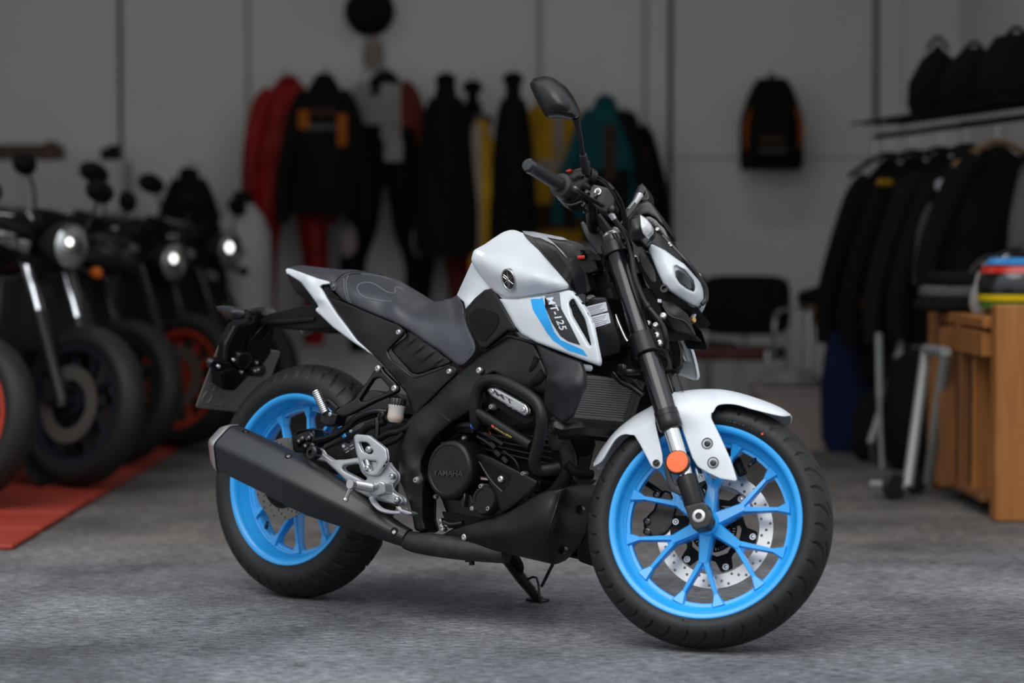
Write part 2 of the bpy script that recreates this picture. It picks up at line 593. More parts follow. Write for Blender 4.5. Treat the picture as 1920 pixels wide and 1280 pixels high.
# ------------------------------------------------------------------ the garage: concrete, walls, roof over the rear half
def concrete(name, c1, c2, c3, rough, scale=1.0, streak=True, spec=.3):
    m = bpy.data.materials.new(name); m.use_nodes = True
    t = m.node_tree; b = t.nodes['Principled BSDF']; N = t.nodes.new; L = t.links.new
    tc = N('ShaderNodeTexCoord')
    mp = N('ShaderNodeMapping'); mp.inputs['Scale'].default_value = (1.0, 2.6, 1)
    L(tc.outputs['Object'], mp.inputs['Vector'])
    n1 = N('ShaderNodeTexNoise'); n1.inputs['Scale'].default_value = 1.3 * scale; n1.inputs['Detail'].default_value = 8; n1.inputs['Roughness'].default_value = .65
    L(tc.outputs['Object'], n1.inputs['Vector'])
    n2 = N('ShaderNodeTexNoise'); n2.inputs['Scale'].default_value = 26 * scale; n2.inputs['Detail'].default_value = 8; n2.inputs['Roughness'].default_value = .75
    L(mp.outputs['Vector'], n2.inputs['Vector'])
    n3 = N('ShaderNodeTexVoronoi'); n3.inputs['Scale'].default_value = 95 * scale
    L(tc.outputs['Object'], n3.inputs['Vector'])
    r1 = N('ShaderNodeValToRGB'); e = r1.color_ramp.elements
    e[0].position, e[1].position = .36, .66; e[0].color = (*c1, 1); e[1].color = (*c2, 1)
    L(n1.outputs['Fac'], r1.inputs['Fac'])
    r2 = N('ShaderNodeValToRGB'); e = r2.color_ramp.elements
    e[0].position, e[1].position = .36, .66; e[0].color = (.22, .22, .23, 1); e[1].color = (1.7, 1.7, 1.7, 1)
    L(n2.outputs['Fac'], r2.inputs['Fac'])
    mx = N('ShaderNodeMix'); mx.data_type = 'RGBA'; mx.blend_type = 'MULTIPLY'; mx.inputs['Factor'].default_value = 1
    L(r1.outputs['Color'], mx.inputs['A']); L(r2.outputs['Color'], mx.inputs['B'])
    r3 = N('ShaderNodeValToRGB'); e = r3.color_ramp.elements
    e[0].position, e[1].position = .0, .28; e[0].color = (*c3, 1); e[1].color = (1, 1, 1, 1)
    L(n3.outputs['Distance'], r3.inputs['Fac'])
    m2 = N('ShaderNodeMix'); m2.data_type = 'RGBA'; m2.blend_type = 'MULTIPLY'; m2.inputs['Factor'].default_value = .8
    L(mx.outputs['Result'], m2.inputs['A']); L(r3.outputs['Color'], m2.inputs['B'])
    L(m2.outputs['Result'], b.inputs['Base Color'])
    b.inputs['Roughness'].default_value = rough
    b.inputs['Specular IOR Level'].default_value = spec
    bp = N('ShaderNodeBump'); bp.inputs['Strength'].default_value = .9; bp.inputs['Distance'].default_value = .006
    ad = N('ShaderNodeMath'); ad.operation = 'ADD'
    L(n2.outputs['Fac'], ad.inputs[0]); L(n3.outputs['Distance'], ad.inputs[1])
    L(ad.outputs[0], bp.inputs['Height']); L(bp.outputs['Normal'], b.inputs['Normal'])
    return m
YARD = concrete('rough_yard_concrete', (.17, .175, .19), (.30, .31, .335), (.5, .5, .5), .8)
SLAB = concrete('garage_concrete', (.15, .135, .12), (.23, .215, .195), (.7, .7, .7), .55, .8)
WALLM = mat('painted_wall', (.74, .735, .72), .55, bump=(60, .15), vary=(1.4, (.68, .675, .66), .35, .7))
JOINT = mat('wall_joint_strip', (.46, .44, .38), .5)
DARKJ = mat('dark_wall_joint', (.12, .12, .12), .6)
CEILM = mat('roof_soffit', (.45, .45, .44), .8)
YD = 7.35         # the threshold: open yard in front, garage behind
YB = 13.6; XL, XR = -4.6, 2.228
def quad(name, a, b, c, d, m): return mk(name, ([V(a), V(b), V(c), V(d)], [[0, 1, 2, 3]]), m, smooth=False)
def struct(o): o['kind'] = 'structure'; return o
def blended_floor():
    """one slab: weathered rough concrete in the yard fading into smoother browner concrete under the roof"""
    m = concrete('concrete_floor', (.095, .098, .110), (.275, .281, .302), (.2, .2, .2), .8)
    t = m.node_tree; N = t.nodes.new; L = t.links.new; b = t.nodes['Principled BSDF']
    src = b.inputs['Base Color'].links[0].from_socket
    tc = N('ShaderNodeTexCoord'); sp = N('ShaderNodeSeparateXYZ'); L(tc.outputs['Object'], sp.inputs['Vector'])
    n = N('ShaderNodeTexNoise'); n.inputs['Scale'].default_value = .9; n.inputs['Detail'].default_value = 5
    L(tc.outputs['Object'], n.inputs['Vector'])
    ma = N('ShaderNodeMath'); ma.operation = 'MULTIPLY_ADD'; ma.inputs[1].default_value = 1.6; L(n.outputs['Fac'], ma.inputs[0]); L(sp.outputs['Y'], ma.inputs[2])
    mr = N('ShaderNodeMapRange'); mr.interpolation_type = 'SMOOTHSTEP'
    mr.inputs['From Min'].default_value = 7.4; mr.inputs['From Max'].default_value = 8.7
    L(ma.outputs[0], mr.inputs['Value'])
    mx = N('ShaderNodeMix'); mx.data_type = 'RGBA'; mx.blend_type = 'MULTIPLY'; mx.inputs['B'].default_value = (.80, .71, .61, 1)
    L(mr.outputs['Result'], mx.inputs['Factor']); L(src, mx.inputs['A']); L(mx.outputs['Result'], b.inputs['Base Color'])
    return m
FLOORM = blended_floor()
yard = struct(mk('floor', box_g((0, 1.0, -.06), (44, 30, .12)), FLOORM, smooth=False))
wb = struct(mk('wall_back', box_g(((XL + XR) / 2, YB + .1, 2.0), (XR - XL + .4, .2, 4.1)), WALLM, smooth=False))
wr = struct(mk('wall_right', box_g((XR + .1 + .25, (YD + YB) / 2, 2.0), (.2, YB - YD, 4.1)), WALLM, smooth=False))
mk('wall_return', box_g((XR + .2, YB - .05, 2.0), (.5, .1, 4.1)), WALLM, wr, smooth=False)
wl = struct(mk('wall_left', box_g((XL - .1, (YD + YB) / 2, 2.0), (.2, YB - YD, 4.1)), WALLM, smooth=False))
ce = struct(mk('ceiling', box_g(((XL + XR) / 2, (YD + YB) / 2 + .1, 4.07), (XR - XL + 1.2, YB - YD + .4, .14)), CEILM, smooth=False))
li = struct(mk('wall_front', box_g((-1, YD + .1, 4.6), (14, .25, 2.2)), WALLM, smooth=False))
struct(mk('wall_front', box_g((XL - 2.6, YD + .1, 1.75), (5.0, .25, 3.5)), WALLM, smooth=False))
struct(mk('wall_front', box_g((XR + 2.9, YD + .1, 1.75), (5.0, .25, 3.5)), WALLM, smooth=False))
def wx(px, Y): return (px - 960) / FPX * Y
for k, (px, w_, m_) in enumerate(((228, .022, DARKJ), (466, .03, JOINT), (1011, .035, JOINT), (1208, .03, JOINT), (1256, .03, DARKJ), (1640, .03, DARKJ))):
    struct(mk('trim_%d' % (k + 1), box_g((wx(px, YB - .01), YB - .008, 1.7), (w_, .016, 3.4), None, .003), m_, smooth=False))
struct(mk('trim_7', box_g((wx(1450, YB), YB - .004, 1.455), (1.12, .008, .012), None, .001), JOINT, smooth=False))
struct(mk('baseboard_back', box_g(((XL + XR) / 2, YB - .01, .05), (XR - XL, .02, .1), None, .004), DARKJ, smooth=False))

# unseen strip lamps added under the roof to brighten the back wall
FILLM = mat('added_fill_glow', (1, 1, 1), .5, emit=(1.0, .97, .92, 6.0))
for k, (x, y) in enumerate(((-2.4, 10.6), (.6, 10.6))):
    f = mk('added_fill_fixture', box_g((x, y, 3.93), (1.5, .16, .06), None, .01), GSTL if 'GSTL' in globals() else STEEL, ce, smooth=False)
    mk('tube', tube_g([V((x - .7, y, 3.88)), V((x + .7, y, 3.88))], .018, 8), FILLM, ce)
    l = bpy.data.lights.new('added_fill_light', 'AREA'); l.shape = 'RECTANGLE'; l.size = 1.4; l.size_y = .12; l.energy = LAMP; l.color = (1.0, .97, .92)
    lo = bpy.data.objects.new('added_fill_light', l); COL.objects.link(lo); lo.location = (x, y, 3.85)
# ------------------------------------------------------------------ the motorcycle in front
bike = bpy.data.objects.new('motorcycle', None)
link(bike)
bike.matrix_world = BIKE_W
tag(bike, 'white naked motorcycle with bright blue wheels parked on the concrete in front', 'motorcycle', 'motorcycles')
YL = Matrix.Rotation(pi / 2, 4, 'Z')      # lathe +X -> frame +Y (left)

def tyre_geo(R, r_bead, hw, sw_h, n=1000, lead=1.0, pitch=22, phase=0.0):
    """tyre with cut tread grooves; hw half width, wheel axis = y"""
    # cross-section: angle b over the carcass from bead to bead
    m = 52
    prof = []
    for i in range(m + 1):
        t = -1 + 2 * i / m
        a = abs(t)
        if a < 0.74:                 # crown
            ang = a / 0.74 * radians(62)
            rc = hw / sin(radians(62)) * 0.985
            y = rc * sin(ang); r = R - rc * (1 - cos(ang))
        else:
            k = (a - 0.74) / 0.26
            rc = hw / sin(radians(62)) * 0.985
            r_sh = R - rc * (1 - cos(radians(62)))
            r = r_sh + (r_bead - r_sh) * k
            y = hw * 0.97 + (hw * 0.08) * sin(k * pi) - (hw * 0.97 - sw_h) * k ** 1.6
        prof.append((y if t > 0 else -y, r, a))
    vs, fs = [], []
    for j in range(n):
        th = 2 * pi * j / n
        for (y, r, a) in prof:
            dep = 0.0
            if 0.05 < a < 0.72:
                side = 1 if y > 0 else -1
                for rep, (a0, a1, off) in enumerate(((0.16, 0.715, 0.0), (0.38, 0.70, 0.5), (0.08, 0.34, 0.72))):
                    if a0 < a < a1:
                        u = (a - a0) / (a1 - a0)
                        cen = off + (0.5 if side > 0 else 0) + lead * (0.95 * a - 0.75 * a * a) * 3.6
                        x = (th / (2 * pi) * pitch - cen + phase) % 1.0
                        x = min(x, 1 - x)
                        wid = 0.052 * (0.4 + 0.6 * min(1, 4 * min(u, 1 - u)))
                        if x < wid:
                            dep = max(dep, 0.0055 * min(1, (wid - x) / (wid * 0.45)))
            rr = r - dep
            if 0.71 < a < 0.735: rr -= 0.0012
            vs.append(V((rr * sin(th), y, rr * cos(th))))
    k = len(prof)
    for j in range(n):
        j2 = (j + 1) % n
        for i in range(k - 1):
            fs.append([j * k + i, j2 * k + i, j2 * k + i + 1, j * k + i + 1])
    # inner closing ring
    for j in range(n):
        j2 = (j + 1) % n
        fs.append([j * k + k - 1, j2 * k + k - 1, j2 * k, j * k])
    return vs, fs

def rim_geo(hw, n=96):
    p = [(hw - .003, .2318), (hw + .001, .2312), (hw + .003, .229), (hw + .003, .2245), (hw + .001, .218), (hw - .005, .2135), (hw - .015, .2125), (hw - .019, .2105), (.0165, .2005), (.0150, .1975), (.0115, .1965), (.0105, .1945), (.0105, .1885), (.0, .187)]
    prof = p + [(-a, b) for a, b in p[::-1][1:]]
    outer = [(-hw + .004, .226), (-hw + .016, .2185), (-.02, .206), (.02, .206), (hw - .016, .2185), (hw - .004, .226)]
    return lathe_g(prof + outer, n, YL, closed=True)

def bar_g(p, q, w0, h0, w1, h1, ydir=V((0, 1, 0)), bev=0.25):
    """tapered bevelled bar p->q; w in the wheel plane, h along the axle"""
    p, q = V(p), V(q); d = (q - p).normalized(); s = d.cross(ydir).normalized()
    vs = []
    for (c, w_, h_) in ((p, w0, h0), (q, w1, h1)):
        b = bev
        for (a, e) in ((-1, -1 + b), (-1, 1 - b), (-1 + b, 1), (1 - b, 1), (1, 1 - b), (1, -1 + b), (1 - b, -1), (-1 + b, -1)):
            vs.append(c + s * a * w_ / 2 + ydir * e * h_ / 2)
    fs = [[i, (i + 1) % 8, 8 + (i + 1) % 8, 8 + i] for i in range(8)] + [list(range(8))[::-1], list(range(8, 16))]
    return vs, fs

def spoke_geo(ang, yh=0.0, big=1.0):
    """a forked cast spoke"""
    def pol(r, a, y=0.0): return V((r * sin(a), y, r * cos(a)))
    fr = .094
    g = [bar_g(pol(.026, ang, yh), pol(fr, ang, yh), .034 * big, .05, .022 * big, .036)]
    for sg in (-1, 1):
        e = ang + sg * radians(14.2)
        g.append(bar_g(pol(fr - .010, ang + sg * radians(1.6), yh), pol(.172, e - sg * radians(.9), yh * .5), .0145 * big, .034, .0095 * big, .024))
        g.append(bar_g(pol(.168, e - sg * radians(1.0), yh * .5), pol(.197, e, 0), .010 * big, .024, .034, .036))
    # web in the crotch
    g.append(bar_g(pol(fr - .006, ang, yh), pol(fr + .013, ang, yh), .014, .022, .026, .014))
    return join(*g)

def hub_geo(hw, r): return lathe_g([(-hw, .016), (-hw, r * .8), (-hw * .8, r), (hw * .8, r), (hw, r * .8), (hw, .016)], 40, YL, closed=True)

def wheel(name, M, hw, R, thw, ang0, spokes, pitch, lead, phase):
    rim = mk(name, xf(join(rim_geo(hw), hub_geo(.038, .030)), M), BLUE, bike)
    ty = mk('tyre', xf(tyre_geo(R, .2265, thw, hw - .002, pitch=pitch, lead=lead, phase=phase), M), RUBBER, rim, sharp=60)
    for i in range(spokes):
        mk('spoke', xf(spoke_geo(ang0 + 2 * pi * i / spokes), M), BLUE, rim, sharp=35)
    # valve
    a = radians(28) if hw < .05 else ang0 + radians(30)
    vg = join(tube_g([V((.192 * sin(a), -.004, .192 * cos(a))), V((.178 * sin(a), -.012, .178 * cos(a)))], .006, 8), tube_g([V((.178 * sin(a), -.012, .178 * cos(a))), V((.166 * sin(a), -.018, .166 * cos(a)))], .0045, 8))
    mk('valve', xf(vg, M), GLOSS, rim)
    return rim

FW_M = STEER_M @ Matrix.Translation(V((1.325, 0, .293)))
RW_M = Matrix.Translation(V((0, 0, .314)))
front_wheel = wheel('front_wheel', FW_M, .047, .293, .0555, radians(-180 - 2), 6, 19, -.75, .2)
rear_wheel = wheel('rear_wheel', RW_M, .058, .314, .071, radians(-180 + 13), 6, 21, .55, .1)

# ring of lettering on the tyre wall (right side, y<0)
def ring_text(body, M, R0, y0, a_mid, size, m, parent, lift=.0012, tilt=0.35, name='tyre_lettering', flip=False):
    vs, fs = text_geo(body, size=size, align='CENTER', bold=.0)
    P, Q = [], []
    for v in vs:
        a = a_mid + v.x / R0 * (-1 if flip else 1)
        r = R0 + v.y * (-1 if flip else 1)
        y = y0 + v.y * (-1 if flip else 1) * tilt
        P.append(M @ V((r * sin(a), y - lift, r * cos(a)))); Q.append(M @ V((r * sin(a), y + .003, r * cos(a))))
    return mk(name, slab(P, fs, [], Q), m, parent, smooth=False)
RUBTXT = mat('raised_rubber_lettering', (0.02, 0.02, 0.021), 0.5)
ft = [c for c in front_wheel.children if c.name.startswith('tyre')][0]
# parent is the wheel (lettering is a piece of the tyre wall)
ring_text('MICHELIN', FW_M, .2405, -.0545, radians(-77), .021, RUBTXT, front_wheel)
ring_text('110/70-17', FW_M, .2405, -.0545, radians(12), .018, RUBTXT, front_wheel)
ring_text('C96', FW_M, .2415, -.0545, radians(182), .012, mat('chalk_print', (.12, .12, .12), .7), front_wheel, name='tyre_print', flip=True)
ga = radians(26)
mk('tyre_dot', xf(lathe_g([(0, .0001), (.0, .0028), (-.003, .0028)], 14, axis_M(V((.243 * sin(ga), -.0567, .243 * cos(ga))), V((0, -1, 0)))), FW_M), REDD, front_wheel)

# ------------------------------------------------------------------ brake discs
def disc(name, M, y, r0, r1, m, car_m, rivets, rr, a0, holes=54, riv=True, parent=None, car_r=.034, y_off=.003):
    """perforated ring + carrier spider + rivets; local disc plane XY, +Z faces the viewer"""
    L = M @ Matrix.Translation(V((0, y, 0))) @ Matrix.Rotation(pi / 2, 4, 'X')   # local z -> -y (right)
    hl = []
    for i in range(holes):
        k = i % 3
        a = 2 * pi * i / holes; r = r0 + (r1 - r0) * (.2, .5, .8)[k]
        hl.append(circle(r * cos(a), r * sin(a), .0036, 8))
    g = plate_g(circle(0, 0, r1, 96), [circle(0, 0, r0, 72)] + hl, .004, L, rnd=None)
    d = mk(name, g, m, parent or bike, smooth=False)
    if riv:
        # spider
        out = []
        for i in range(rivets):
            a = a0 + 2 * pi * i / rivets
            for da, rad in ((-.5, .074), (-.26, .077), (-.14, rr + .009), (.14, rr + .009), (.26, .077)):
                out.append((rad * cos(a + da), rad * sin(a + da)))
        inn = []
        for i in range(rivets):
            a = a0 + 2 * pi * i / rivets
            for da, rad in ((-.5, .058), (-.2, .066), (.2, .066)): inn.append((rad * cos(a + da), rad * sin(a + da)))
        mk('carrier', plate_g(out, [inn], .005, L @ Matrix.Translation(V((0, 0, y_off))), rnd=.004, res=.008), car_m, d)
        for i in range(3):
            a = a0 + .5 + 2 * pi * i / 3
            mk('carrier_arm', box_g((.046, 0, -.003), (.034, .016, .006), L @ Matrix.Rotation(a, 4, 'Z') @ Matrix.Translation(V((0, 0, y_off))), .001), car_m, d)
        for i in range(rivets):
            a = a0 + 2 * pi * i / rivets
            mm = L @ Matrix.Translation(V((rr * cos(a), rr * sin(a), .004)))
            prof = [(-.008, .0085), (.002, .0085), (.003, .0075), (.003, .0055), (.0015, .005), (.0025, .0035), (.0025, .0001)]
            mk('rivet', lathe_g(prof, 18, mm @ Matrix.Rotation(-pi / 2, 4, 'Y')), STEEL, d)
    return d, L
front_disc, FDL = disc('brake_disc', FW_M, .062, .108, .141, DISCM, DARKP, 6, .0955, radians(-4))
# speed sensor ring
teeth = [[(r * cos(a + da), r * sin(a + da)) for r, da in ((.046, -.028), (.0525, -.028), (.0525, .028), (.046, .028))] for a in [2 * pi * i / 48 for i in range(48)]]
mk('sensor_ring', plate_g(circle(0, 0, .0565, 64), [circle(0, 0, .040, 48)] + teeth, .003, FDL @ Matrix.Translation(V((0, 0, .012))), rnd=None), DARKP, front_disc, smooth=False)
rear_disc, RDL = disc('rear_brake_disc', RW_M, -.082, .078, .110, DISCR, DARKP, 5, .07, 0, holes=45, riv=False)
mk('carrier', plate_g(circle(0, 0, .080, 48), [circle(0, 0, .03, 24)], .006, RDL, rnd=None), DARKP, rear_disc)
# axle ends
lath('front_axle_nut', S, 1310, 967, .128, [(-.03, .015), (0, .015), (.001, .012), (.001, .0085), (-.006, .0075), (-.006, .0001)], STEEL, bike)
# ------------------------------------------------------------------ tank, covers, seat and tail (right side traced, far side mirrored)
tank_pts = [(883, 487, .115), (888, 469, .10), (910, 457, .075), (924, 447, .06), (943, 435, .04), (955, 431, .03), (966, 431, .03), (981, 437, .045, 2),
            (1010, 469, .115), (1040, 503, .145), (1067, 534, .165, 6), (1067, 541, .162, 4), (1018, 550.5, .160), (971, 557.5, .152), (947, 557.5, .148), (932, 551, .142), (921, 541, .137), (908, 526, .130), (892, 505, .121)]
tank = patch(B, tank_pts, ctrl=[(905, 486, .145), (930, 490, .163), (960, 500, .178), (1000, 515, .188), (1040, 527, .185), (930, 470, .125), (960, 470, .128), (990, 480, .135),
                                (955, 450, .075), (925, 515, .163), (950, 535, .165), (990, 538, .178), (1030, 538, .180)], res=5, edge=(5, .006), thick=.006, rnd=4)
tank_o, tank_l = both('tank_cover', tank, WHITE, bike)
tank_o['label'] = 'upper white tank cover with a round badge'
# round badge with three crossed tuning forks
bx, by = 954, 524
bs = float(tank.s([(bx, by)])[0])
Pc = B.P(bx, by, bs)
e1 = (B.P(bx + 8, by, float(tank.s([(bx + 8, by)])[0])) - Pc); e2 = (B.P(bx, by - 8, float(tank.s([(bx, by - 8)])[0])) - Pc)
nn = e1.cross(e2).normalized()
if nn.dot(SIDE) < 0: nn = -nn
ux = V((1, 0, 0)); ux = (ux - nn * ux.dot(nn)).normalized(); uz = nn.cross(ux)
BM = Matrix(((ux.x, uz.x, nn.x, Pc.x), (ux.y, uz.y, nn.y, Pc.y), (ux.z, uz.z, nn.z, Pc.z), (0, 0, 0, 1)))
badge = mk('badge', lathe_g([(-.006, .0275), (.0015, .0275), (.0028, .0262), (.0024, .0235), (.0012, .0228)], 40, BM @ Matrix.Rotation(-pi / 2, 4, 'Y')), STEEL, bike)
mk('badge_field', lathe_g([(-.006, .0228), (.0013, .0228), (.0016, .0001)], 36, BM @ Matrix.Rotation(-pi / 2, 4, 'Y')), BLACKDEC, badge)
for k in range(3):
    R_ = Matrix.Rotation(2 * pi * k / 3, 4, 'Z')
    fk = [tube_g([V((0, -.001, 0)), V((0, .020, 0))], .0007, 6)]
    fk.append(tube_g([V((0, -.002, 0)), V((0, .0065, 0))], .0012, 6))
    for sx in (-1, 1):
        fk.append(tube_g([V((0, -.001, 0)), V((.0028 * sx, -.005, 0)), V((.0028 * sx, -.019, 0))], .0008, 6, k=3))
    fk.append(lathe_g([(-.0004, .0001), (-.0004, .0024), (.0004, .0024), (.0004, .0001)], 12, Matrix.Translation(V((0, .0085, 0))) @ Matrix.Rotation(pi / 2, 4, 'Y')))
    mk('tuning_fork', xf(join(*fk), BM @ Matrix.Translation(V((0, 0, .0022))) @ R_), CHROME, badge)

# white panel behind and below the tank cover
tl = patch(B, [(885, 490, .105), (856.5, 553, .055), (870, 566, .115), (873, 579, .122), (890, 560, .122), (909, 544, .125), (924, 541, .125), (910, 524, .122), (893, 503, .112)],
           ctrl=[(875, 540, .095), (888, 530, .11)], res=5, edge=(3, .003), thick=.004, back='lat')
both('tank_side_panel', tl, WHITE, bike)
# dark knee panel with a softer inlaid pad
kn_pts = [(872, 582, .124), (890, 562, .126), (909, 545, .13, 8), (924, 545, .134, 8), (936, 558, .14), (944, 574, .145), (972, 622, .15), (952, 620, .15), (910, 654, .14, 10), (899, 652, .138, 8), (886, 626, .13), (875, 606, .125)]
kn = patch(B, kn_pts, ctrl=[(905, 590, .136), (915, 610, .142)], res=5, edge=(5, .005), thick=.01, back='lat')
both('knee_panel', kn, BLACKP, bike)
kp_poly = [(878, 593, 4), (891, 577.5, 6), (903, 577, 6), (933, 588, 6), (935, 603, 5), (929, 617, 5), (908, 641, 5), (901, 640, 5), (887, 622, 4)]
decal('knee_pad', kn, kp_poly, DARKP, bike, eps=.0016, rnd=4)
# scoop / side shroud
sh_pts = [(936.5, 560, .15), (971, 560.5, .158), (1018, 553.5, .166), (1067, 543.5, .172, 5), (1074, 546, .175, 5), (1095, 573, .19), (1112, 606, .20), (1126, 677, .205, 3), (1124, 686, .203, 3), (1088, 673, .197), (1006, 642, .18), (978, 626.5, .166), (966, 612, .16), (944, 573, .152)]
scoop_hole = [(1067, 567), (1075, 559), (1097.5, 599), (1109, 647), (1104.5, 648.5), (1072, 592)]
shr = patch(B, sh_pts, ctrl=[(1000, 590, .178), (1045, 600, .195), (1050, 570, .186), (1075, 635, .20), (1030, 630, .186), (1087, 600, .196), (1060, 585, .189)], res=5, edge=(6, .007), thick=.006, back='lat', holes=[scoop_hole], rnd=1)
shr_o, _ = both('side_shroud', shr, WHITE, bike)
shr_o['label'] = 'white shroud with a blue stripe below the tank'
sc_b = patch(B, [(a, b, .178 + .006 * ((b - 559) / 90)) for a, b in [(1064, 566), (1075, 556), (1100, 598), (1112, 650), (1103, 652), (1069, 593)]], res=6, thick=.003, back='lat')
both('scoop_grille', sc_b, DARKP, bike)
for q in ((1074.5, 570.5), (1101, 634)):
    bolt(B, q[0], q[1], float(sc_b.s([q])[0]), .0042, SATIN, bike, name='screw', depth=.003)
decal('blue_stripe', shr, [(994, 557.5), (1017, 554.5), (1022.5, 578), (1039, 622), (1051, 637), (1093, 655.5), (1102, 668.5), (1065, 657), (1036.6, 638), (1025, 623), (999, 580.5)], BLUEDEC, bike)
decal('black_stripe', shr, [(1021, 554), (1049, 549), (1052, 578), (1069, 609), (1088, 647), (1065, 640), (1050.6, 630), (1034, 604), (1022, 576)], BLACKDEC, bike)
decal('grey_field', shr, [(1022, 554.4), (1048.6, 549.6), (1051, 575), (1038, 573), (1027, 566.5)], GREYDEC, bike, eps=.0012)
lettering('model_lettering', B, 'MT-125', (1023.5, 557.5), (8.1, 18.6), (17.5, -5.0), shr.s, WHITEDEC, bike, raise_=.0018, size=1.0, shear=.12, space=1.06, bold=.014)

# tank top cover between tank and fork
top_pts = [(981, 438, .046), (979, 432, .0), (1000, 433.5, .0), (1030, 439, .0), (1056, 444, .0), (1066, 449.5, .0), (1082, 454, .0), (1105, 467, .0), (1124, 479, .0), (1127, 487, .01), (1110, 492, .03), (1104, 520, .07), (1100, 548, .10), (1082, 553, .14), (1069, 541, .160), (1068, 533, .160), (1041, 503, .14), (1011, 470, .11)]
tt = patch(B, top_pts, ctrl=[(1050, 470, .072), (1075, 500, .11), (1085, 475, .045)], res=5, thick=.004, edge=(3, .002))
both('tank_top_cover', tt, GREYP, bike)
decal('white_edge', tt, [(980, 433), (1000, 434.5), (1030, 440), (1055, 445), (1065, 450), (1050, 449.5), (1025, 444.5), (1036, 453), (1055, 472), (1064, 484), (1056, 477), (1040, 459), (1013, 446), (1001, 444.5), (983, 438)], mat('pale_grey_plastic', (.30, .31, .34), .35), bike, eps=.003)
for poly in ([(1000, 446.5), (1012, 449), (1040, 463), (1054, 480), (1070, 512), (1080, 545), (1071, 536), (1045, 505), (1020, 473)],
             [(1022, 445.5), (1050, 452), (1072, 455), (1078, 470), (1080, 482), (1066, 482), (1056, 466), (1040, 455)]):
    decal('cover_recess', tt, poly, SATIN, bike, eps=.0022)
igb = patch(B, [(1065, 482, .10), (1071, 480, .09), (1079, 483.5, .085), (1100, 487, .06), (1117, 486.5, .045), (1124, 507.5, .05), (1101, 512.5, .075), (1111, 544, .085), (1095, 552, .105), (1080, 520, .104)], res=5, thick=.02, back='lat', edge=(3, .003))
both('ignition_cowl', igb, BLACKP, bike)
ig = lath('ignition_lock', B, 1088, 478, .05, [(-.01, .014), (.008, .014), (.012, .011), (.012, .0001)], GLOSS, bike)
put('switch', join(tube_g(pts(B, [(1083, 483, .078), (1096, 482, .066)]), .005, 8)), RED, bike)
# airbox with two information labels
ab = patch(B, [(1092, 572, .11, 3), (1112, 556, .105, 6), (1139, 556, .085, 5), (1152, 590, .075), (1166, 640, .065, 6), (1166, 661, .06, 8), (1140, 668, .075, 6), (1115, 672, .10)], ctrl=[(1130, 610, .098)], res=6, thick=.08, back='lat', edge=(5, .006))
both('airbox', ab, BLACKP, bike)
for nm, q in (('label', [(1096, 575.5), (1136, 565.5), (1139.5, 582.5), (1105, 592)]), ('label', [(1105, 594.5), (1141, 585.5), (1145, 605), (1112, 615)])):
    lb = decal(nm, ab, q, LABELM, bike, eps=.001, rnd=1.2)
    for i in range(1, 6):
        t = i / 6
        a = V((q[0][0] * (1 - t) + q[3][0] * t, q[0][1] * (1 - t) + q[3][1] * t)); b_ = V((q[1][0] * (1 - t) + q[2][0] * t, q[1][1] * (1 - t) + q[2][1] * t))
        dd = (b_ - a); a2 = a + dd * .12; b2 = a + dd * (.62 + .3 * ((i * 37) % 10) / 10)
        decal('print_line', ab, [(a2.x, a2.y), (b2.x, b2.y), (b2.x + .25, b2.y + .9), (a2.x + .25, a2.y + .9)], LABELTX, lb, eps=.0016, res=9)
put('coolant_cap', lathe_g([(-.03, .012), (0, .012), (.004, .010), (.004, .0001)], 18, axis_M(B.P(1108, 559, .09), V((.3, -.5, .8)))), STEEL, bike)

# seat
seat_pts = [(627, 543, .125), (630, 532, .115), (641, 519, .075), (655, 511.5, .045), (670, 510, .03), (698, 512.5, .02), (726, 518, .0), (745, 524.5, .0), (759, 532, .0), (771, 543, .0), (785, 555, .0), (801, 566, .0), (815, 566, .0), (830, 564, .0), (845, 559.5, .0), (857, 553, .02, 3),
            (869, 571, .095), (871, 590, .108), (879, 613, .12), (892, 643, .135), (894, 655, .138, 6), (888, 668, .14, 8), (870, 686, .142, 9), (858, 686, .142, 8), (823, 658, .14), (791, 637.5, .139), (765, 618.5, .138), (735, 603.5, .137), (697, 588, .135), (659, 571.5, .133), (640, 561, .131)]
seat = patch(B, seat_pts, ctrl=[(660, 545, .128), (700, 555, .12), (690, 530, .075), (735, 545, .075), (765, 565, .075), (740, 575, .128), (790, 595, .115), (830, 590, .09), (850, 600, .105), (845, 640, .136), (810, 625, .132), (720, 565, .115), (800, 578, .06)], res=5.5, edge=(5, .012), thick=.012)
seat_o = put('rider_seat', seat, SEATM, bike)
seat_l = put('rider_seat', ([V((v[0], -v[1] * .72 if v[1] < 0 else -v[1], v[2])) for v in seat.geo[0]], [f[::-1] for f in seat.geo[1]]), SEATM, bike)
pad = patch(B, [(542, 503, .055), (551, 498.5, .03), (566, 497, .0), (600, 501, .0), (640, 505.5, .0), (654, 505, .0), (668, 506, .0), (693, 509.5, .0), (715, 513, .0), (698, 514, .03), (670, 511.5, .045), (655, 513.5, .06), (642, 521, .08), (632, 533, .115), (628, 545, .125), (622, 545, .125), (619, 536, .112), (618, 530, .10), (576, 515, .08)],
            ctrl=[(600, 512, .05), (630, 515, .06)], res=5, edge=(3, .006), thick=.012, rnd=2)
both('passenger_seat', pad, SEATM, bike)
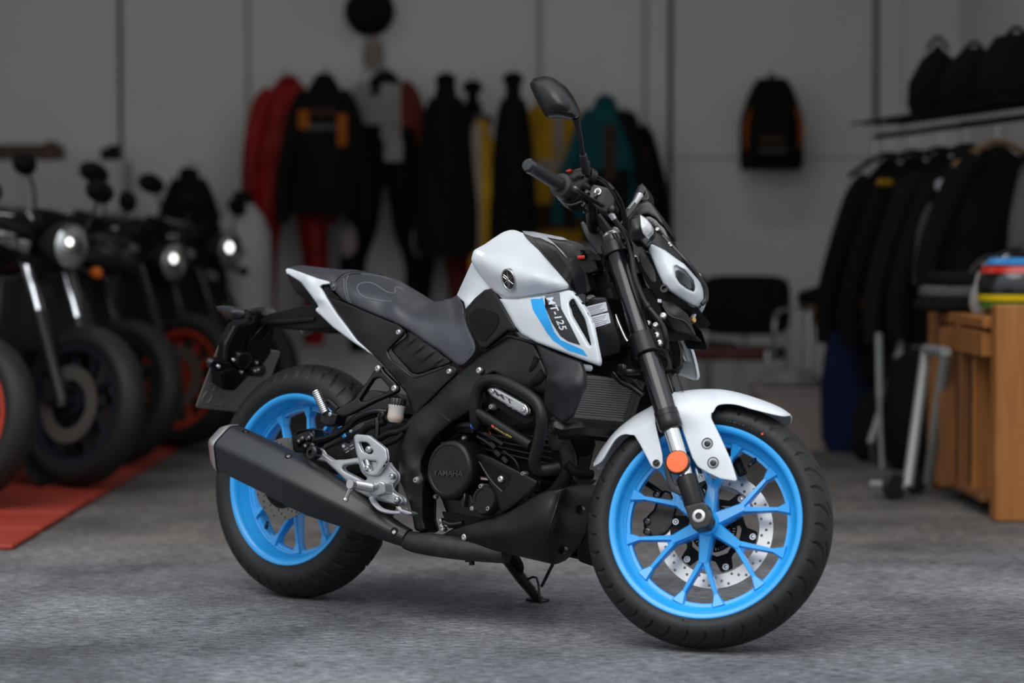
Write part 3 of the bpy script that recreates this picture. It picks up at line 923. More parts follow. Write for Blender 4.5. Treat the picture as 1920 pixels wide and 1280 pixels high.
def seam(name, L, surf, r, m, parent, eps=.0008, dash=False):
    P2 = catmull([V((a, b, 0)) for a, b in L], 8)
    if not dash:
        P = [B.P(p.x, p.y, float(surf.s([(p.x, p.y)])[0]) + eps) for p in P2]
        return mk(name, tube_g(P, r, 6, smooth=False), m, parent)
    gs = []
    acc = 0
    for a, b in zip(P2[:-1], P2[1:]):
        n_ = max(1, int((b - a).length / 1.8))
        for j in range(n_):
            p, q = a + (b - a) * (j / n_), a + (b - a) * ((j + .6) / n_)
            gs.append(tube_g([B.P(p.x, p.y, float(surf.s([(p.x, p.y)])[0]) + eps), B.P(q.x, q.y, float(surf.s([(q.x, q.y)])[0]) + eps)], r, 5))
    o = mk(name, join(*gs), m, parent); o['kind'] = 'stuff'
    return o
seam('stitching', [(645, 522), (645, 535), (648, 552), (654, 568)], seat, .0009, STITCH, seat_o, dash=True)
seam('stitching', [(653, 516), (649, 528), (651, 548), (658, 569)], seat, .0009, STITCH, seat_o, dash=True)
seam('stitching', [(655, 514), (668, 512.5), (690, 514), (715, 518), (735, 524)], seat, .0008, STITCH, seat_o, dash=True)
seam('embossed_line', [(757, 543), (745, 538), (741, 541), (741, 547), (735, 549), (724, 546), (712, 538), (700, 531), (688, 529), (676, 531), (670, 537), (671, 545), (678, 553), (690, 559), (712, 563), (735, 565)], seat, .0008, STITCH, seat_o)
seam('piping', [(627, 532), (634, 522), (645, 513.5), (660, 509.5), (690, 509.8), (705, 512)], pad, .0016, DARKP, seat_o, eps=.001)

# tail
tail = patch(B, [(536, 506, .065), (538.5, 503, .062), (544, 503.5, .062), (595, 521.5, .088), (621.5, 529, .10), (621, 532, .10), (603, 534, .102, 2), (600, 538, .103), (610, 553, .112), (632.5, 590, .125), (670, 638, .135), (702, 666.5, .14), (690, 660, .139), (666, 644, .134), (625, 614, .122), (592, 582.5, .108, 1), (592, 579, .108, 1), (597, 575, .108), (594, 569, .107), (584, 555, .10), (565, 530, .088), (559, 525.5, .084), (537.5, 512, .067)],
             ctrl=[(575, 525, .098), (600, 560, .118)], res=4.5, edge=(3.5, .005), thick=.004, back='lat')
both('tail_panel', tail, WHITE, bike)
ut = patch(B, [(538, 512, .05), (560, 524, .075), (584, 553, .085), (596, 572, .09), (612, 598, .10), (596, 590, .07), (580, 568, .05), (556, 550, .045), (545, 531, .045)], res=6, thick=.03, back='lat', edge=(4, .004))
both('tail_underside', ut, GREYP, bike)
put('tail_light', box_g((0, 0, 0), (.02, .09, .03), axis_M(B.P(556, 514, .0) + V((.075, 0, -.012)), V((1, 0, -.3)))), mat('tail_light_lens', (.3, .01, .01), .2), bike)
gp = patch(B, [(600, 536, .085), (612, 534, .09), (622, 546, .11), (640, 562, .125), (615, 556, .11), (606, 548, .10)], res=6, thick=.02, back='lat')
both('seat_rail', gp, DARKP, bike)

# side cover below the seat
sc_pts = [(611, 553, .115), (640, 564, .128), (700, 589, .131), (746, 608, .134, 5), (757, 617, .135, 5), (756.5, 628, .135, 5), (747, 636, .135), (731, 652.5, .136), (725, 658, .137, 5), (733, 674, .138), (770, 703.5, .141, 5), (783, 704.5, .141, 5), (842, 683.5, .143, 6), (855, 688, .143, 6), (857, 699, .143, 6), (815, 741, .143), (777, 778, .142, 4), (770, 762, .141), (761, 736, .14), (750, 722, .139), (717, 682, .137), (701, 667, .137), (670, 638, .132), (640, 598, .12)]
scov = patch(B, sc_pts, ctrl=[(680, 620, .138), (740, 690, .146), (790, 725, .148)], res=6, edge=(3.5, .004), thick=.006, back='lat')
both('side_cover', scov, BLACKP, bike)
def ribs(a, b):
    u = ((a - 768) * .81 + (b - 621) * .58); d = (-(a - 768) * .58 + (b - 621) * .81)
    if u < -2 or d < 0: return 0
    k = (u / 21.0 + d * .012) % 1.0
    fade = max(0, 1 - abs(d - 14) / 26) * (1 if 4 < u < 86 else 0)
    return .006 * fade * (k if k < .82 else (1 - k) / .18 * .82)
rib = patch(B, [(764, 620, .124), (783, 626, .124), (815, 650, .124), (846, 675.5, .124), (843, 681, .126), (782, 702, .127, 5), (772, 700, .127, 5), (733, 656, .125, 4), (736, 650.5, .125), (760, 632, .124)], ctrl=[(785, 665, .131)], res=3.0, thick=.006, back='lat', add=ribs, edge=(3, .003))
both('ribbed_panel', rib, BLACKP, bike)
seam('cover_edge', [(724.5, 659), (733, 675), (752, 690), (770, 704.5), (783, 706), (815, 695), (843, 684.5)], scov, .0022, GREYP, bike, eps=.001)
for q, s_ in (((748, 623), .137), ((843, 696.5), .145)): bolt(B, q[0], q[1], s_, .0085, STEEL, bike)
# ------------------------------------------------------------------ frame, engine, exhaust, foot controls
fr_pts = [(868, 690, .135), (905, 662, .13), (952, 628, .13), (1003, 644, .14), (1027, 700, .15), (1024, 740, .15), (985, 728, .15), (958, 716, .15), (925, 697, .153), (902, 712, .156), (892, 758, .158), (884, 770, .158), (846, 794, .158), (817, 820, .158), (800, 844, .158, 6), (792, 864, .158), (792, 884, .158), (798, 901, .158), (794, 922, .156), (793, 972, .152), (799, 992, .15, 4), (790, 998, .15), (778, 993, .15), (769, 946, .156), (747, 895, .16), (745, 852, .16), (758, 812, .158), (775, 776, .154), (807, 752, .15)]
frame = patch(B, fr_pts, ctrl=[(850, 745, .166), (790, 815, .17), (770, 880, .172), (940, 665, .142)], res=6, edge=(6, .008), thick=.05, back='lat', rnd=3)
both('main_frame', frame, BLACKP, bike)
seam('weld_line', [(807, 757), (816, 768), (828, 777), (844, 790)], frame, .0022, BLACKP, bike, eps=0)
bolt(B, 899, 694.5, .158, .009, STEEL, bike)
bolt(B, 785, 900, .172, .010, STEEL, bike, name='pivot_nut', depth=.014)
duct = patch(B, [(1005, 645, .165), (1050, 664, .18), (1089, 677, .186), (1097, 698, .186), (1098, 722, .184), (1085, 752, .18), (1074, 778, .176), (1056, 793, .172), (1038, 780, .17), (1020, 763, .166), (1021, 735, .17), (1026, 701, .172), (1018, 680, .168)],
             ctrl=[(1030, 705, .186), (1060, 715, .198), (1085, 722, .196), (1040, 760, .178)], res=5, edge=(5, .006), thick=.006, back='lat', rnd=4)
both('radiator_duct', duct, GREYP, bike)
for q in ((1088, 690),):
    lath('bulb_holder', B, q[0] + 4, q[1] - 2, .17, [(-.03, .0075), (0, .0075), (.001, .006), (.001, .0001)], LABELM, bike, n=14)
    lath('bulb', B, q[0] + 4, q[1] - 2, .172, [(-.01, .0048), (.001, .0048), (.002, .0001)], RED, bike, n=12)

# radiator
ra, rb, rc, rd = B.P(1098, 706, .115), B.P(1193, 713, -.095), B.P(1169, 788, -.095), B.P(1075, 780, .115)
def quad_solid(a, b, c, d, n, t): return [a, b, c, d, a + n * t, b + n * t, c + n * t, d + n * t], [[0, 1, 2, 3], [7, 6, 5, 4], [4, 5, 1, 0], [5, 6, 2, 1], [6, 7, 3, 2], [7, 4, 0, 3]]
rn = (rb - ra).cross(rd - ra).normalized()
if rn.dot(B.o - ra) > 0: rn = -rn
radiator = mk('radiator', quad_solid(ra, rb, rc, rd, rn, .03), RADM, bike, smooth=False)
for i in range(17):
    t = (i + .5) / 17
    p, q = ra.lerp(rd, t), rb.lerp(rc, t)
    mk('fin', tube_g([p - rn * .001, q - rn * .001], .0026, 6), RADF, radiator)
mk('side_tank', tube_g([rb + (rb - ra).normalized() * .012, rc + (rb - ra).normalized() * .012], .017, 12), RADM, radiator)
mk('radiator_frame', join(tube_g([ra, rb], .004, 6), tube_g([rd, rc], .004, 6)), RADF, radiator)
tube('radiator_guard', B, [(1040, 800, .16), (1060, 806, .15), (1085, 803, .14), (1125, 806, .07), (1190, 812, -.06)], .017, BLACKP, bike, n=6, k=4)
bolt(B, 1037, 803, .172, .008, SATIN, bike, name='guard_bolt', depth=.004)
lath('guard_boss', B, 1037, 802, .165, [(-.05, .016), (0, .016), (.004, .012), (.004, .0001)], BLACKP, bike)
tube('lower_guard_rail', B, [(1050, 817, .14), (1110, 818, .05), (1180, 828, -.07)], .010, DARKP, bike, n=6)

# crash bar with a steel slider plate
crash = tube('crash_bar', B, [(906, 800, .17), (894, 792, .205), (891, 770, .215), (893, 745, .218), (900, 724, .22), (914, 714, .222), (935, 713, .225), (965, 726, .228), (994, 743, .23), (1010, 760, .23), (1016, 785, .23), (1012, 820, .225), (1004, 852, .22), (1002, 868, .215), (1010, 880, .20), (1030, 880, .18), (1046, 876, .16)], .0148, BLACKP, bike, n=14)
tube('crash_bar_brace', B, [(892, 770, .213), (945, 803, .221), (996, 835, .222)], .0125, BLACKP, crash, n=14, smooth=False)
brS = lambda Q: .2155 + .008 * (np.asarray(Q)[:, 0] - 895) / 100 + .0118
pl = patch(B, [(905, 726, .20), (928, 716, .20), (990, 751, .205), (1000, 762, .205), (1000, 790, .205), (985, 796, .205), (960, 782, .204), (915, 752, .20)], res=6, thick=.006, back='lat', edge=(2, .001))
put('slider_bracket', pl, DARKP, crash)
sp = patch(B, [(912.5, 731, .219), (917, 725.5, .219), (927, 724.5, .219), (986, 758, .226), (990.5, 767, .226), (991, 774, .226), (984, 780, .226), (921, 742, .22)], res=5, thick=.008, back='lat', edge=(4, .004), rnd=2)
slider = put('slider_plate', sp, STEEL, crash)
slider['label'] = 'bare steel slider plate with two screws'
lettering('plate_lettering', B, 'MT', (929, 740), (24, 14), (-3.0, -13), sp.s, BLACKDEC, crash, raise_=.0008, size=1.0, space=1.15, shear=-.1, bold=.02)
for q in ((923, 733), (981.5, 768)): bolt(B, q[0], q[1], float(sp.s([q])[0]) + .001, .0075, STEEL, crash, name='screw', depth=.004)
bolt(B, 925.5, 763, .20, .0085, STEEL, bike, name='cap_screw', depth=.012)
stk = patch(B, [(922, 793, 0), (955, 813, 0), (950, 818.5, 0), (920, 800, 0)], res=4, sfun=brS, thick=.0006, back='lat')
put('sticker', stk, BLACKDEC, crash)
put('sticker_mark', patch(B, [(922.5, 794, 0), (928.5, 797.5, 0), (925.5, 802, 0), (921.5, 799, 0)], res=4, sfun=lambda Q: brS(Q) + .0008, thick=.0006, back='lat'), RED, crash)
lettering('sticker_lettering', B, 'SW-MOTECH', (928, 802.5), (5.1, 3.1), (.9, -4.0), brS, YELLOWT, crash, raise_=.001, bold=.01)

# engine: crankcase, covers, pump, cap
cc = patch(B, [(806, 850, .10), (830, 828, .10), (866, 812, .10), (905, 850, .10), (955, 872, .10), (1010, 900, .10), (990, 930, .10), (955, 958, .10), (930, 975, .10), (880, 986, .10), (842, 975, .10), (828, 935, .10), (806, 905, .10)], res=8, thick=.20, back='lat', edge=(5, .006), rnd=5)
engine = put('engine_block', cc, BLACKP, bike)
cyl = patch(B, [(880, 790, .07), (925, 765, .07), (1030, 800, .07), (1048, 835, .07), (1035, 890, .07), (990, 900, .07), (905, 850, .07)], res=9, thick=.14, back='lat', edge=(5, .005), rnd=6)
put('cylinder', cyl, DARKP, engine)
for i in range(5):
    t = i / 4
    tube('cooling_fin', B, [(893 + 14 * t, 800 + 42 * t, .085), (1034 + 2 * t, 826 + 46 * t, .085)], .0042, BLACKP, engine, n=6)
clutch = lath('clutch_cover', B, 840, 880, .172, [(-.075, .074), (-.012, .074), (-.004, .071), (0, .066), (.0005, .0615), (-.0015, .0595), (-.002, .0001)], BLACKP, engine, n=56)
lettering('maker_lettering', B, 'YAMAHA', (812.5, 891.5), (13.2, .4), (.5, -15.5), lambda Q: np.full(len(Q), .172), mat('embossed_black', (.03, .03, .032), .4), engine, raise_=.0012, thick=.003, bold=.01)
for q in ((871, 821, .11), (832, 832, .12), (817, 931, .12), (803, 958, .10)): bolt(B, q[0], q[1], q[2], .0065, STEEL, engine, depth=.006)
wp = lath('pump_cover', B, 905, 937, .160, [(-.06, .046), (-.03, .046), (-.026, .038), (-.004, .036), (0, .033), (0, .026), (-.002, .025), (-.002, .0001)], BLACKP, engine, n=36)
wp2 = patch(B, [(893, 917, .15), (906, 905, .15), (917, 908, .15), (930, 925, .15), (932, 945, .15), (925, 958, .15), (893, 960, .15), (882, 955, .15), (888, 935, .15)], res=5, thick=.03, back='lat', rnd=5, edge=(2, .002))
put('pump_flange', wp2, BLACKP, engine)
for q in ((904.5, 911.5), (888, 953), (918, 953.5)): bolt(B, q[0], q[1], .152, .0075, STEEL, engine, depth=.009)
lath('oil_cap', B, 873, 940, .158, [(-.04, .017), (-.012, .017), (-.010, .019), (-.004, .019), (-.003, .014), (-.003, .0001)], SATIN, engine, n=24)
put('cap_grip', box_g((0, 0, 0), (.016, .034, .007), axis_M(B.P(873, 937.5, .160), SIDE, (0, 0, 1)), .002), SATIN, engine)
sk_pts = [(887, 854, .14), (901, 849.5, .15), (922, 857, .158), (1009, 901, .158, 5), (1006, 911, .158, 5), (990, 927, .156), (953, 956, .15), (940, 961, .148, 4), (931, 946, .15), (924, 919, .152), (899, 871, .145)]
sk = patch(B, sk_pts, res=5, edge=(5, .006), thick=.012, back='lat', rnd=2)
put('engine_side_cover', sk, BLACKP, engine)
decal('cover_recess', sk, [(902, 866), (919, 868), (960, 892), (950, 915), (942, 922), (930, 908)], DARKP, engine, eps=.0002, rnd=3)
seam('cover_ridge', [(899, 866), (920, 899), (942, 922)], sk, .0026, GREYP, engine, eps=.0005)
bolt(B, 939.5, 898, .16, .009, STEEL, engine, depth=.006)
put('rating_label', patch(B, [(900, 893, .146), (919, 895, .146), (920, 901, .146), (901, 900, .146)], res=6, thick=.001, back='lat'), mat('dull_red_label', (.06, .012, .012), .5), engine)
lettering('label_lettering', B, 'YAMAHA', (901.5, 898), (3.7, .5), (.2, -4), lambda Q: np.full(len(Q), .1465), LABELM, engine, raise_=.001)
put('engine_mount', patch(B, [(828, 958, .11), (850, 962, .11), (905, 972, .11), (900, 990, .11), (840, 990, .11)], res=8, thick=.1, back='lat', rnd=3), DARKP, engine)
tube('shift_linkage', B, [(832, 978, .135), (846, 983, .135), (868, 980, .13)], .006, SATIN, bike)
for q in ((830.5, 975), (832, 985), (841, 984), (834, 992)): bolt(B, q[0], q[1], .13, .006, CHROME, bike, name='fitting', depth=.01)
# hoses and wiring beside the cylinder
for L, r in (([(856, 800, .13), (872, 797, .15), (888, 797, .16)], .008), ([(897, 800, .16), (915, 803, .15), (930, 810, .12)], .0045), ([(898, 806, .15), (925, 822, .15), (944, 834, .15)], .006),
             ([(896, 818, .15), (915, 830, .155), (932, 846, .15)], .0045), ([(944, 845, .15), (965, 862, .155), (973, 880, .15), (974, 890, .14)], .0028),
             ([(992, 708, .13), (1002, 690, .14), (1010, 670, .14)], .012), ([(985, 738, .12), (1010, 715, .14), (1024, 700, .14)], .017), ([(958, 800, .10), (985, 796, .14), (1012, 792, .14), (1030, 790, .13)], .015)):
    tube('hose', B, L, r, DARKP if r > .01 else SATIN, bike)
tube('blue_connector', B, [(887, 797, .162), (897, 799.5, .164)], .0095, BLUEC, bike, smooth=False)
tube('red_wire', B, [(915, 803, .14), (919, 812, .145), (923, 818, .14)], .0015, RED, bike)
for q in ((925, 835, 12), (934, 850, 12), (948, 862, 10)):
    put('wire_connector', box_g((0, 0, 0), (.022, .012, .012), axis_M(B.P(q[0], q[1], .155), V((1, 0, -.7))), .002), SATIN, bike)
bolt(B, 985, 888, .15, .007, STEEL, bike, name='fitting', depth=.012)

# exhaust: header, collector, muffler
tube('exhaust_header', B, [(1030, 815, .06), (1050, 825, .07), (1062, 845, .07), (1067, 868, .065), (1062, 895, .055), (1045, 920, .05), (1020, 945, .06)], .0195, PIPE, bike, n=16)
lath('header_flange', B, 1042, 826, .09, [(-.03, .024), (0, .024), (.004, .018), (.004, .0001)], PIPE, bike)
tube('exhaust_collector', B, [(762, 1012, .145), (778, 1016, .14), (805, 1020, .13), (850, 1026, .12), (900, 1032, .11), (950, 1037, .10)], [.0235, .0265, .0285, .029, .0275, .025], PIPE, bike, n=20)
mp_axis = [((428, 838), .205, .060), ((436, 842), .205, .0655), ((470, 858), .203, .066), ((520, 882), .200, .066), ((562, 905), .197, .0645), ((600, 925), .193, .061), ((640, 945), .185, .053), ((680, 966), .175, .043), ((715, 985), .163, .0335), ((745, 1000), .152, .027), ((765, 1009), .147, .024)]
Pm = [B.P(a[0], a[1], s) for a, s, r in mp_axis]
def muff_ring(i, scale=1.0):
    d = (Pm[min(i + 1, len(Pm) - 1)] - Pm[max(i - 1, 0)]).normalized()
    u = (SIDE - d * SIDE.dot(d)).normalized(); v = u.cross(d).normalized()
    if v.z < 0: v = -v
    r = mp_axis[i][2] * scale
    k = max(0, min(1, (mp_axis[i][2] - .03) / .03))
    out = []
    corner = [(62, 1.0), (100, .97), (200, .95), (235, 1.0), (-62, 1.04), (8, 1.06)]
    poly = [(cos(radians(a)) * q * 1.07, sin(radians(a)) * q * 1.07) for a, q in corner][::-1]
    rp = []
    m = len(poly)
    for j in range(m):
        p = V(poly[j]); a = V(poly[j - 1]); b = V(poly[(j + 1) % m])
        c = .22
        p0 = p + (a - p).normalized() * c; p1 = p + (b - p).normalized() * c
        for t in (0, .25, .5, .75, 1): rp.append((1 - t) ** 2 * p0 + 2 * t * (1 - t) * p + t * t * p1)
    for q in rp:
        ang = atan2(q.y, q.x)
        circ = V((cos(ang), sin(ang)))
        z = q * k + circ * (1 - k)
        out.append(Pm[i] + (u * z.x + v * z.y) * r)
    return out
def loft(rings, cap0=True, cap1=True):
    n = len(rings[0]); vs = [p for r in rings for p in r]; fs = []
    for i in range(len(rings) - 1):
        for j in range(n): fs.append([i * n + j, i * n + (j + 1) % n, (i + 1) * n + (j + 1) % n, (i + 1) * n + j])
    if cap0: fs.append(list(range(n))[::-1])
    if cap1: fs.append([(len(rings) - 1) * n + j for j in range(n)])
    return vs, fs
muffler = mk('muffler', loft([muff_ring(i) for i in range(1, 6)]), MUFF, bike, sharp=50)
cb = mk('carbon_sleeve', loft([muff_ring(i, 1.035) for i in range(4, 11)] + [muff_ring(10, .9)]), CARBON, bike, sharp=50)
cb['label'] = 'carbon weave heat sleeve'
# end cap tapering to an outlet
d0 = (Pm[0] - Pm[2]).normalized()
def shift(r, t, sc):
    c = sum(r, V((0, 0, 0))) / len(r)
    return [c + d0 * t + (p - c) * sc for p in r]
r1 = muff_ring(1)
cap = loft([shift(r1, 0, 1.01), shift(r1, .012, 1.01), shift(r1, .038, .80), shift(r1, .044, .70), shift(r1, .044, .62), shift(r1, .0, .60)])
mk('end_cap', cap, MUFFCAP, bike, sharp=30)
# rim shadow gap between cap and can
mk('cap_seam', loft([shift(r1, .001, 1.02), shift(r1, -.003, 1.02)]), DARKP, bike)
MG = [(join(loft([muff_ring(i) for i in range(1, 6)]), loft([muff_ring(i, 1.035) for i in range(4, 11)])))][0]
def muff_bolt(px, py, s):
    P_, ndir = hit(MG, B, px, py)
    mk('bolt_recess', lathe_g([(-.004, .0105), (.0006, .0105), (.0006, .0001)], 20, axis_M(P_, ndir)), DARKP, muffler)
    mk('bolt', lathe_g([(-.004, .0055), (.0014, .0055), (.0026, .004), (.0026, .0022), (.0014, .0020), (.0014, .0001)], 14, axis_M(P_ - V((0, 0, .002)), ndir)), STEEL, muffler)
muff_bolt(461, 809, .252); muff_bolt(541, 854.5, .248)
muff_bolt(739, 996, .172)
put('hanger_bush', lathe_g([(-.02, .012), (-.004, .019), (.008, .019), (.012, .015), (.012, .008), (.006, .0075), (.006, .0001)], 24, lat_M(B, 588, 849, .215)), SATIN, bike)

# right foot-rest carrier in silver alloy
fb_pts = [(586, 841, .185, 6), (600, 839.5, .185, 6), (607, 851, .185), (624, 862, .187), (650, 861, .19), (672, 857, .192), (700, 862, .192), (727, 866, .185), (735, 878, .18, 6), (746, 889, .176, 7), (744, 901, .175, 6), (732, 915, .176, 4), (739, 923, .176), (755, 933, .175, 6), (757, 941, .175, 5), (750, 947.5, .175, 4), (730, 943.5, .176), (700, 937, .18), (668, 921, .187), (645, 898, .19), (629, 882, .19), (611, 866, .187), (594, 863, .185, 6), (584, 852, .185, 6)]
fb = patch(B, fb_pts, ctrl=[(700, 900, .192), (715, 925, .19)], res=5, edge=(3.5, .006), thick=.014, back='lat', holes=[[(646, 872), (672, 868), (678, 886), (690, 897), (683, 902), (644, 882), (641, 876)]], rnd=1)
carrier = put('footrest_carrier', fb, SILVER, bike)
hg = patch(B, [(663, 818, .205, 4), (668, 813.5, .205, 4), (691, 815.5, .205), (724, 841, .207, 5), (727, 862, .207, 5), (706, 892, .205, 5), (695, 893, .205, 4), (685, 888, .205, 4), (679, 880, .205), (668, 850, .205)], res=4.5, edge=(3, .004), thick=.008, back='lat', rnd=3,
           holes=[[(672.5, 828), (690, 829.5), (700.5, 846.5), (696, 851.5), (679, 845.5)], [(680, 862), (705, 864), (708, 868), (701, 882.5), (693, 883), (687, 880)]])
put('heel_guard', hg, SILVER, carrier)
put('guard_backing', patch(B, [(668, 822, .19), (695, 822, .19), (718, 850, .19), (700, 888, .19), (688, 886, .19), (676, 862, .19)], res=7, thick=.004, back='lat'), DARKP, carrier)
tube('guard_strut', B, [(688, 862, .20), (694, 884, .20)], .006, SILVER, carrier, smooth=False)
for q in ((691.5, 842, .205), (689, 877.5, .205), (735, 893, .184), (744.5, 937, .184)): bolt(B, q[0], q[1], q[2], .0085, STEEL, carrier, depth=.007)
put('peg_bracket', patch(B, [(697, 906, .215, 4), (712, 901, .215, 4), (722, 906, .21), (724, 924, .205), (704, 930, .21), (692, 926, .212), (694, 914, .215)], res=5, thick=.03, back='lat', edge=(3, .004), rnd=3), SILVER, carrier)
lath('peg_pivot', B, 704, 910, .216, [(-.01, .008), (.004, .008), (.005, .006), (.005, .0001)], STEEL, carrier, n=16)
def ridged(p, q, r, n, ridge):
    gs = []; P, Q = V(p), V(q); m = n * 3
    pr = []
    for i in range(m + 1):
        t = i / m
        pr.append((t * (Q - P).length, r * (1 + (ridge if i % 3 == 1 else 0))))
    pr = [(0, .0001)] + pr + [(pr[-1][0], .0001)]
    return lathe_g(pr, 18, axis_M(P, Q - P))
peg = put('rider_peg', ridged(B.P(696, 914, .215), B.P(664, 908.5, .275), .0105, 13, .12), STEEL, carrier)
put('peg_tip', lathe_g([(0, .0001), (0, .010), (.012, .0135), (.016, .012), (.016, .0001)], 16, axis_M(B.P(664, 908.5, .275), B.P(655, 907, .292) - B.P(664, 908.5, .275))), STEEL, carrier)
put('feeler_pin', tube_g(pts(B, [(659, 911, .285), (650, 932, .285), (648.5, 935, .285)]), .0055, 10, smooth=False), CHROME, carrier)
put('feeler_tip', lathe_g([(-.005, .0001), (-.005, .006), (0, .0082), (.004, .006), (.004, .0001)], 14, axis_M(B.P(648.5, 936, .285), B.P(648.5, 936, .285) - B.P(656, 920, .285))), CHROME, carrier)
tube('brake_pedal', B, [(697, 934, .19), (703, 944, .20), (715, 955, .205), (732, 960, .208), (752, 961, .21)], [.008, .0085, .008, .007, .006], SILVER, bike, n=10, flat=.7)
put('pedal_pad', patch(B, [(741, 949, .213), (750, 949, .213), (753, 954, .213), (770, 959.5, .213, 3), (773.5, 963, .213, 3), (765, 966, .213), (748, 959, .213)], res=4, thick=.022, back='lat', edge=(2, .002)), STEEL, bike)
tube('pedal_spring', B, [(736, 948, .18), (744, 949, .185)], .005, DARKP, bike)

# passenger foot-rest bracket
pb = patch(B, [(622, 778, .165), (628, 769, .165), (664, 748, .158), (688, 716, .15), (700, 698, .146), (705, 686, .145, 5), (714, 686, .145, 5), (720, 697, .145), (745, 722, .145, 5), (746, 733, .145, 6), (735, 739, .145, 4), (700, 754, .152), (660, 775, .16), (632, 786, .165)],
           res=4.5, edge=(3, .004), thick=.012, back='lat', holes=[[(673, 751), (700, 709), (713, 707), (731, 727), (728, 734), (690, 750), (681, 753)]])
pbr = put('passenger_peg_bracket', pb, SATIN, bike)
for q in ((709, 691, .147), (740, 728, .147)): bolt(B, q[0], q[1], q[2], .0095, STEEL, pbr, depth=.006)
put('passenger_peg', ridged(B.P(611, 775, .185), B.P(592.5, 734, .19), .0112, 12, .12), CHROME, pbr)
put('peg_clevis', patch(B, [(600, 779, .19), (610, 770, .19), (621, 773, .185), (634, 777, .18), (628, 795, .18), (612, 800, .185), (601, 792, .19)], res=5, thick=.035, back='lat', edge=(2.5, .003), rnd=2), SATIN, pbr)
bolt(B, 619, 776.5, .188, .006, STEEL, pbr, name='pin', depth=.003)
tube('exhaust_loop', B, [(610, 765, .13), (611, 754, .13), (617, 751, .13), (634, 767, .135)], .0065, SATIN, bike)

# swing arm, rear brake, reservoir, hoses
sw = patch(B, [(575, 862, .10), (590, 848, .105), (612, 838, .11), (660, 812, .115), (715, 790, .115), (775, 790, .115), (790, 850, .115), (770, 890, .115), (690, 885, .115), (620, 890, .112), (580, 885, .105)], res=8, thick=.05, back='lat', edge=(5, .006), rnd=6)
both('swing_arm', sw, BLACKP, bike)
lab = put('warning_sticker', patch(B, [(640, 833, .1165), (664, 819, .1165), (669, 838, .1165), (646, 851, .1165)], res=6, thick=.0005, back='lat', rnd=1), BLACKDEC, bike)
def stick(poly, m=LABELM): return patch(B, [(a, b, .1176) for a, b in poly], res=5, thick=.0006, back='lat')
put('sticker_symbol', patch(B, [(a, b, .1176) for a, b in circle(644, 836, 3, 12)], res=4, thick=.0006, back='lat'), LABELM, bike)
for a, b in ((646.5, 842), (648, 848), (656, 836), (657.5, 842), (665, 830)): put('sticker_line', stick([(a, b), (a + 6, b - 3.4), (a + 6.3, b - 2.4), (a + .3, b + 1)]), LABELM, bike)
rc_ = put('rear_caliper', box_g((0, 0, 0), (.085, .05, .05), axis_M(B.P(578, 826, .10), V((1, 0, .3))), .008), SATIN, bike)
for q in ((559, 829), (566, 823), (578, 822), (586, 835), (571, 838)): lath('caliper_bolt', B, q[0], q[1], .13, [(-.01, .009), (.002, .009), (.006, .005), (.006, .0001)], GLOSS, rc_, n=14)
tube('brake_line', B, [(552, 842, .12), (550, 824, .12), (560, 809, .12), (580, 805.5, .125), (602, 806, .13), (614, 813, .13)], .0032, SATIN, bike)
tube('cable', B, [(589, 826, .13), (615, 820, .14), (645, 803, .145), (670, 782, .15), (700, 771, .15), (726, 772, .14)], .008, SATIN, bike)
tube('cable', B, [(600, 833, .12), (640, 812, .135), (672, 790, .14), (705, 778, .14)], .0055, DARKP, bike)
tube('hose', B, [(672, 818, .15), (685, 803, .155), (700, 796, .155), (722, 791, .15)], .010, DARKP, bike)
tube('hose', B, [(713, 822, .16), (730, 812, .16), (748, 809, .155), (765, 800, .15), (776, 785, .14)], .0085, DARKP, bike)
tube('hose', B, [(720, 835, .16), (740, 826, .16), (757, 812, .155)], .007, DARKP, bike)
tube('bracket_stay', B, [(707, 783, .16), (708, 800, .16), (706, 826, .16)], .007, SATIN, bike, n=6)
bolt(B, 716, 777, .16, .010, SATIN, bike, name='hose_bolt', depth=.005)
bolt(B, 658.5, 808, .14, .0055, STEEL, bike, name='screw', depth=.004)
put('mud_flap', patch(B, [(655, 782, .05), (672, 748, .05), (697, 730, .05), (720, 736, .05), (742, 760, .05), (760, 800, .05), (720, 810, .05)], res=7, thick=.10, back='lat', edge=(3, .003), rnd=4), GREYP, bike)
rp = B.P(740, 792, .15); up = V((0.02, 0.05, 1))
res_ = put('fluid_reservoir', lathe_g([(0, .0001), (0, .013), (.006, .0185), (.012, .0205), (.038, .0205), (.040, .022), (.044, .022)], 28, axis_M(rp, up)), RESERV, bike)
capn = []
for j in range(40):
    a = 2 * pi * j / 40
    capn.append(.0225 if j % 2 else .0212)
vs_, fs_ = [], []
Mr = axis_M(rp + up.normalized() * .042, up)
for (t, k_) in ((0, 1), (.016, 1), (.019, .92)):
    for j in range(40): vs_.append(Mr @ V((t, capn[j] * k_ * cos(2 * pi * j / 40), capn[j] * k_ * sin(2 * pi * j / 40))))
for i in range(2):
    for j in range(40): fs_.append([i * 40 + j, i * 40 + (j + 1) % 40, (i + 1) * 40 + (j + 1) % 40, (i + 1) * 40 + j])
fs_.append([80 + j for j in range(40)])
mk('reservoir_cap', (vs_, fs_), SATIN, res_)
put('fluid', lathe_g([(-.0005, .0001), (.0, .0135), (.006, .019), (.012, .0208), (.020, .0208)], 24, axis_M(rp, up)), FLUID, res_)

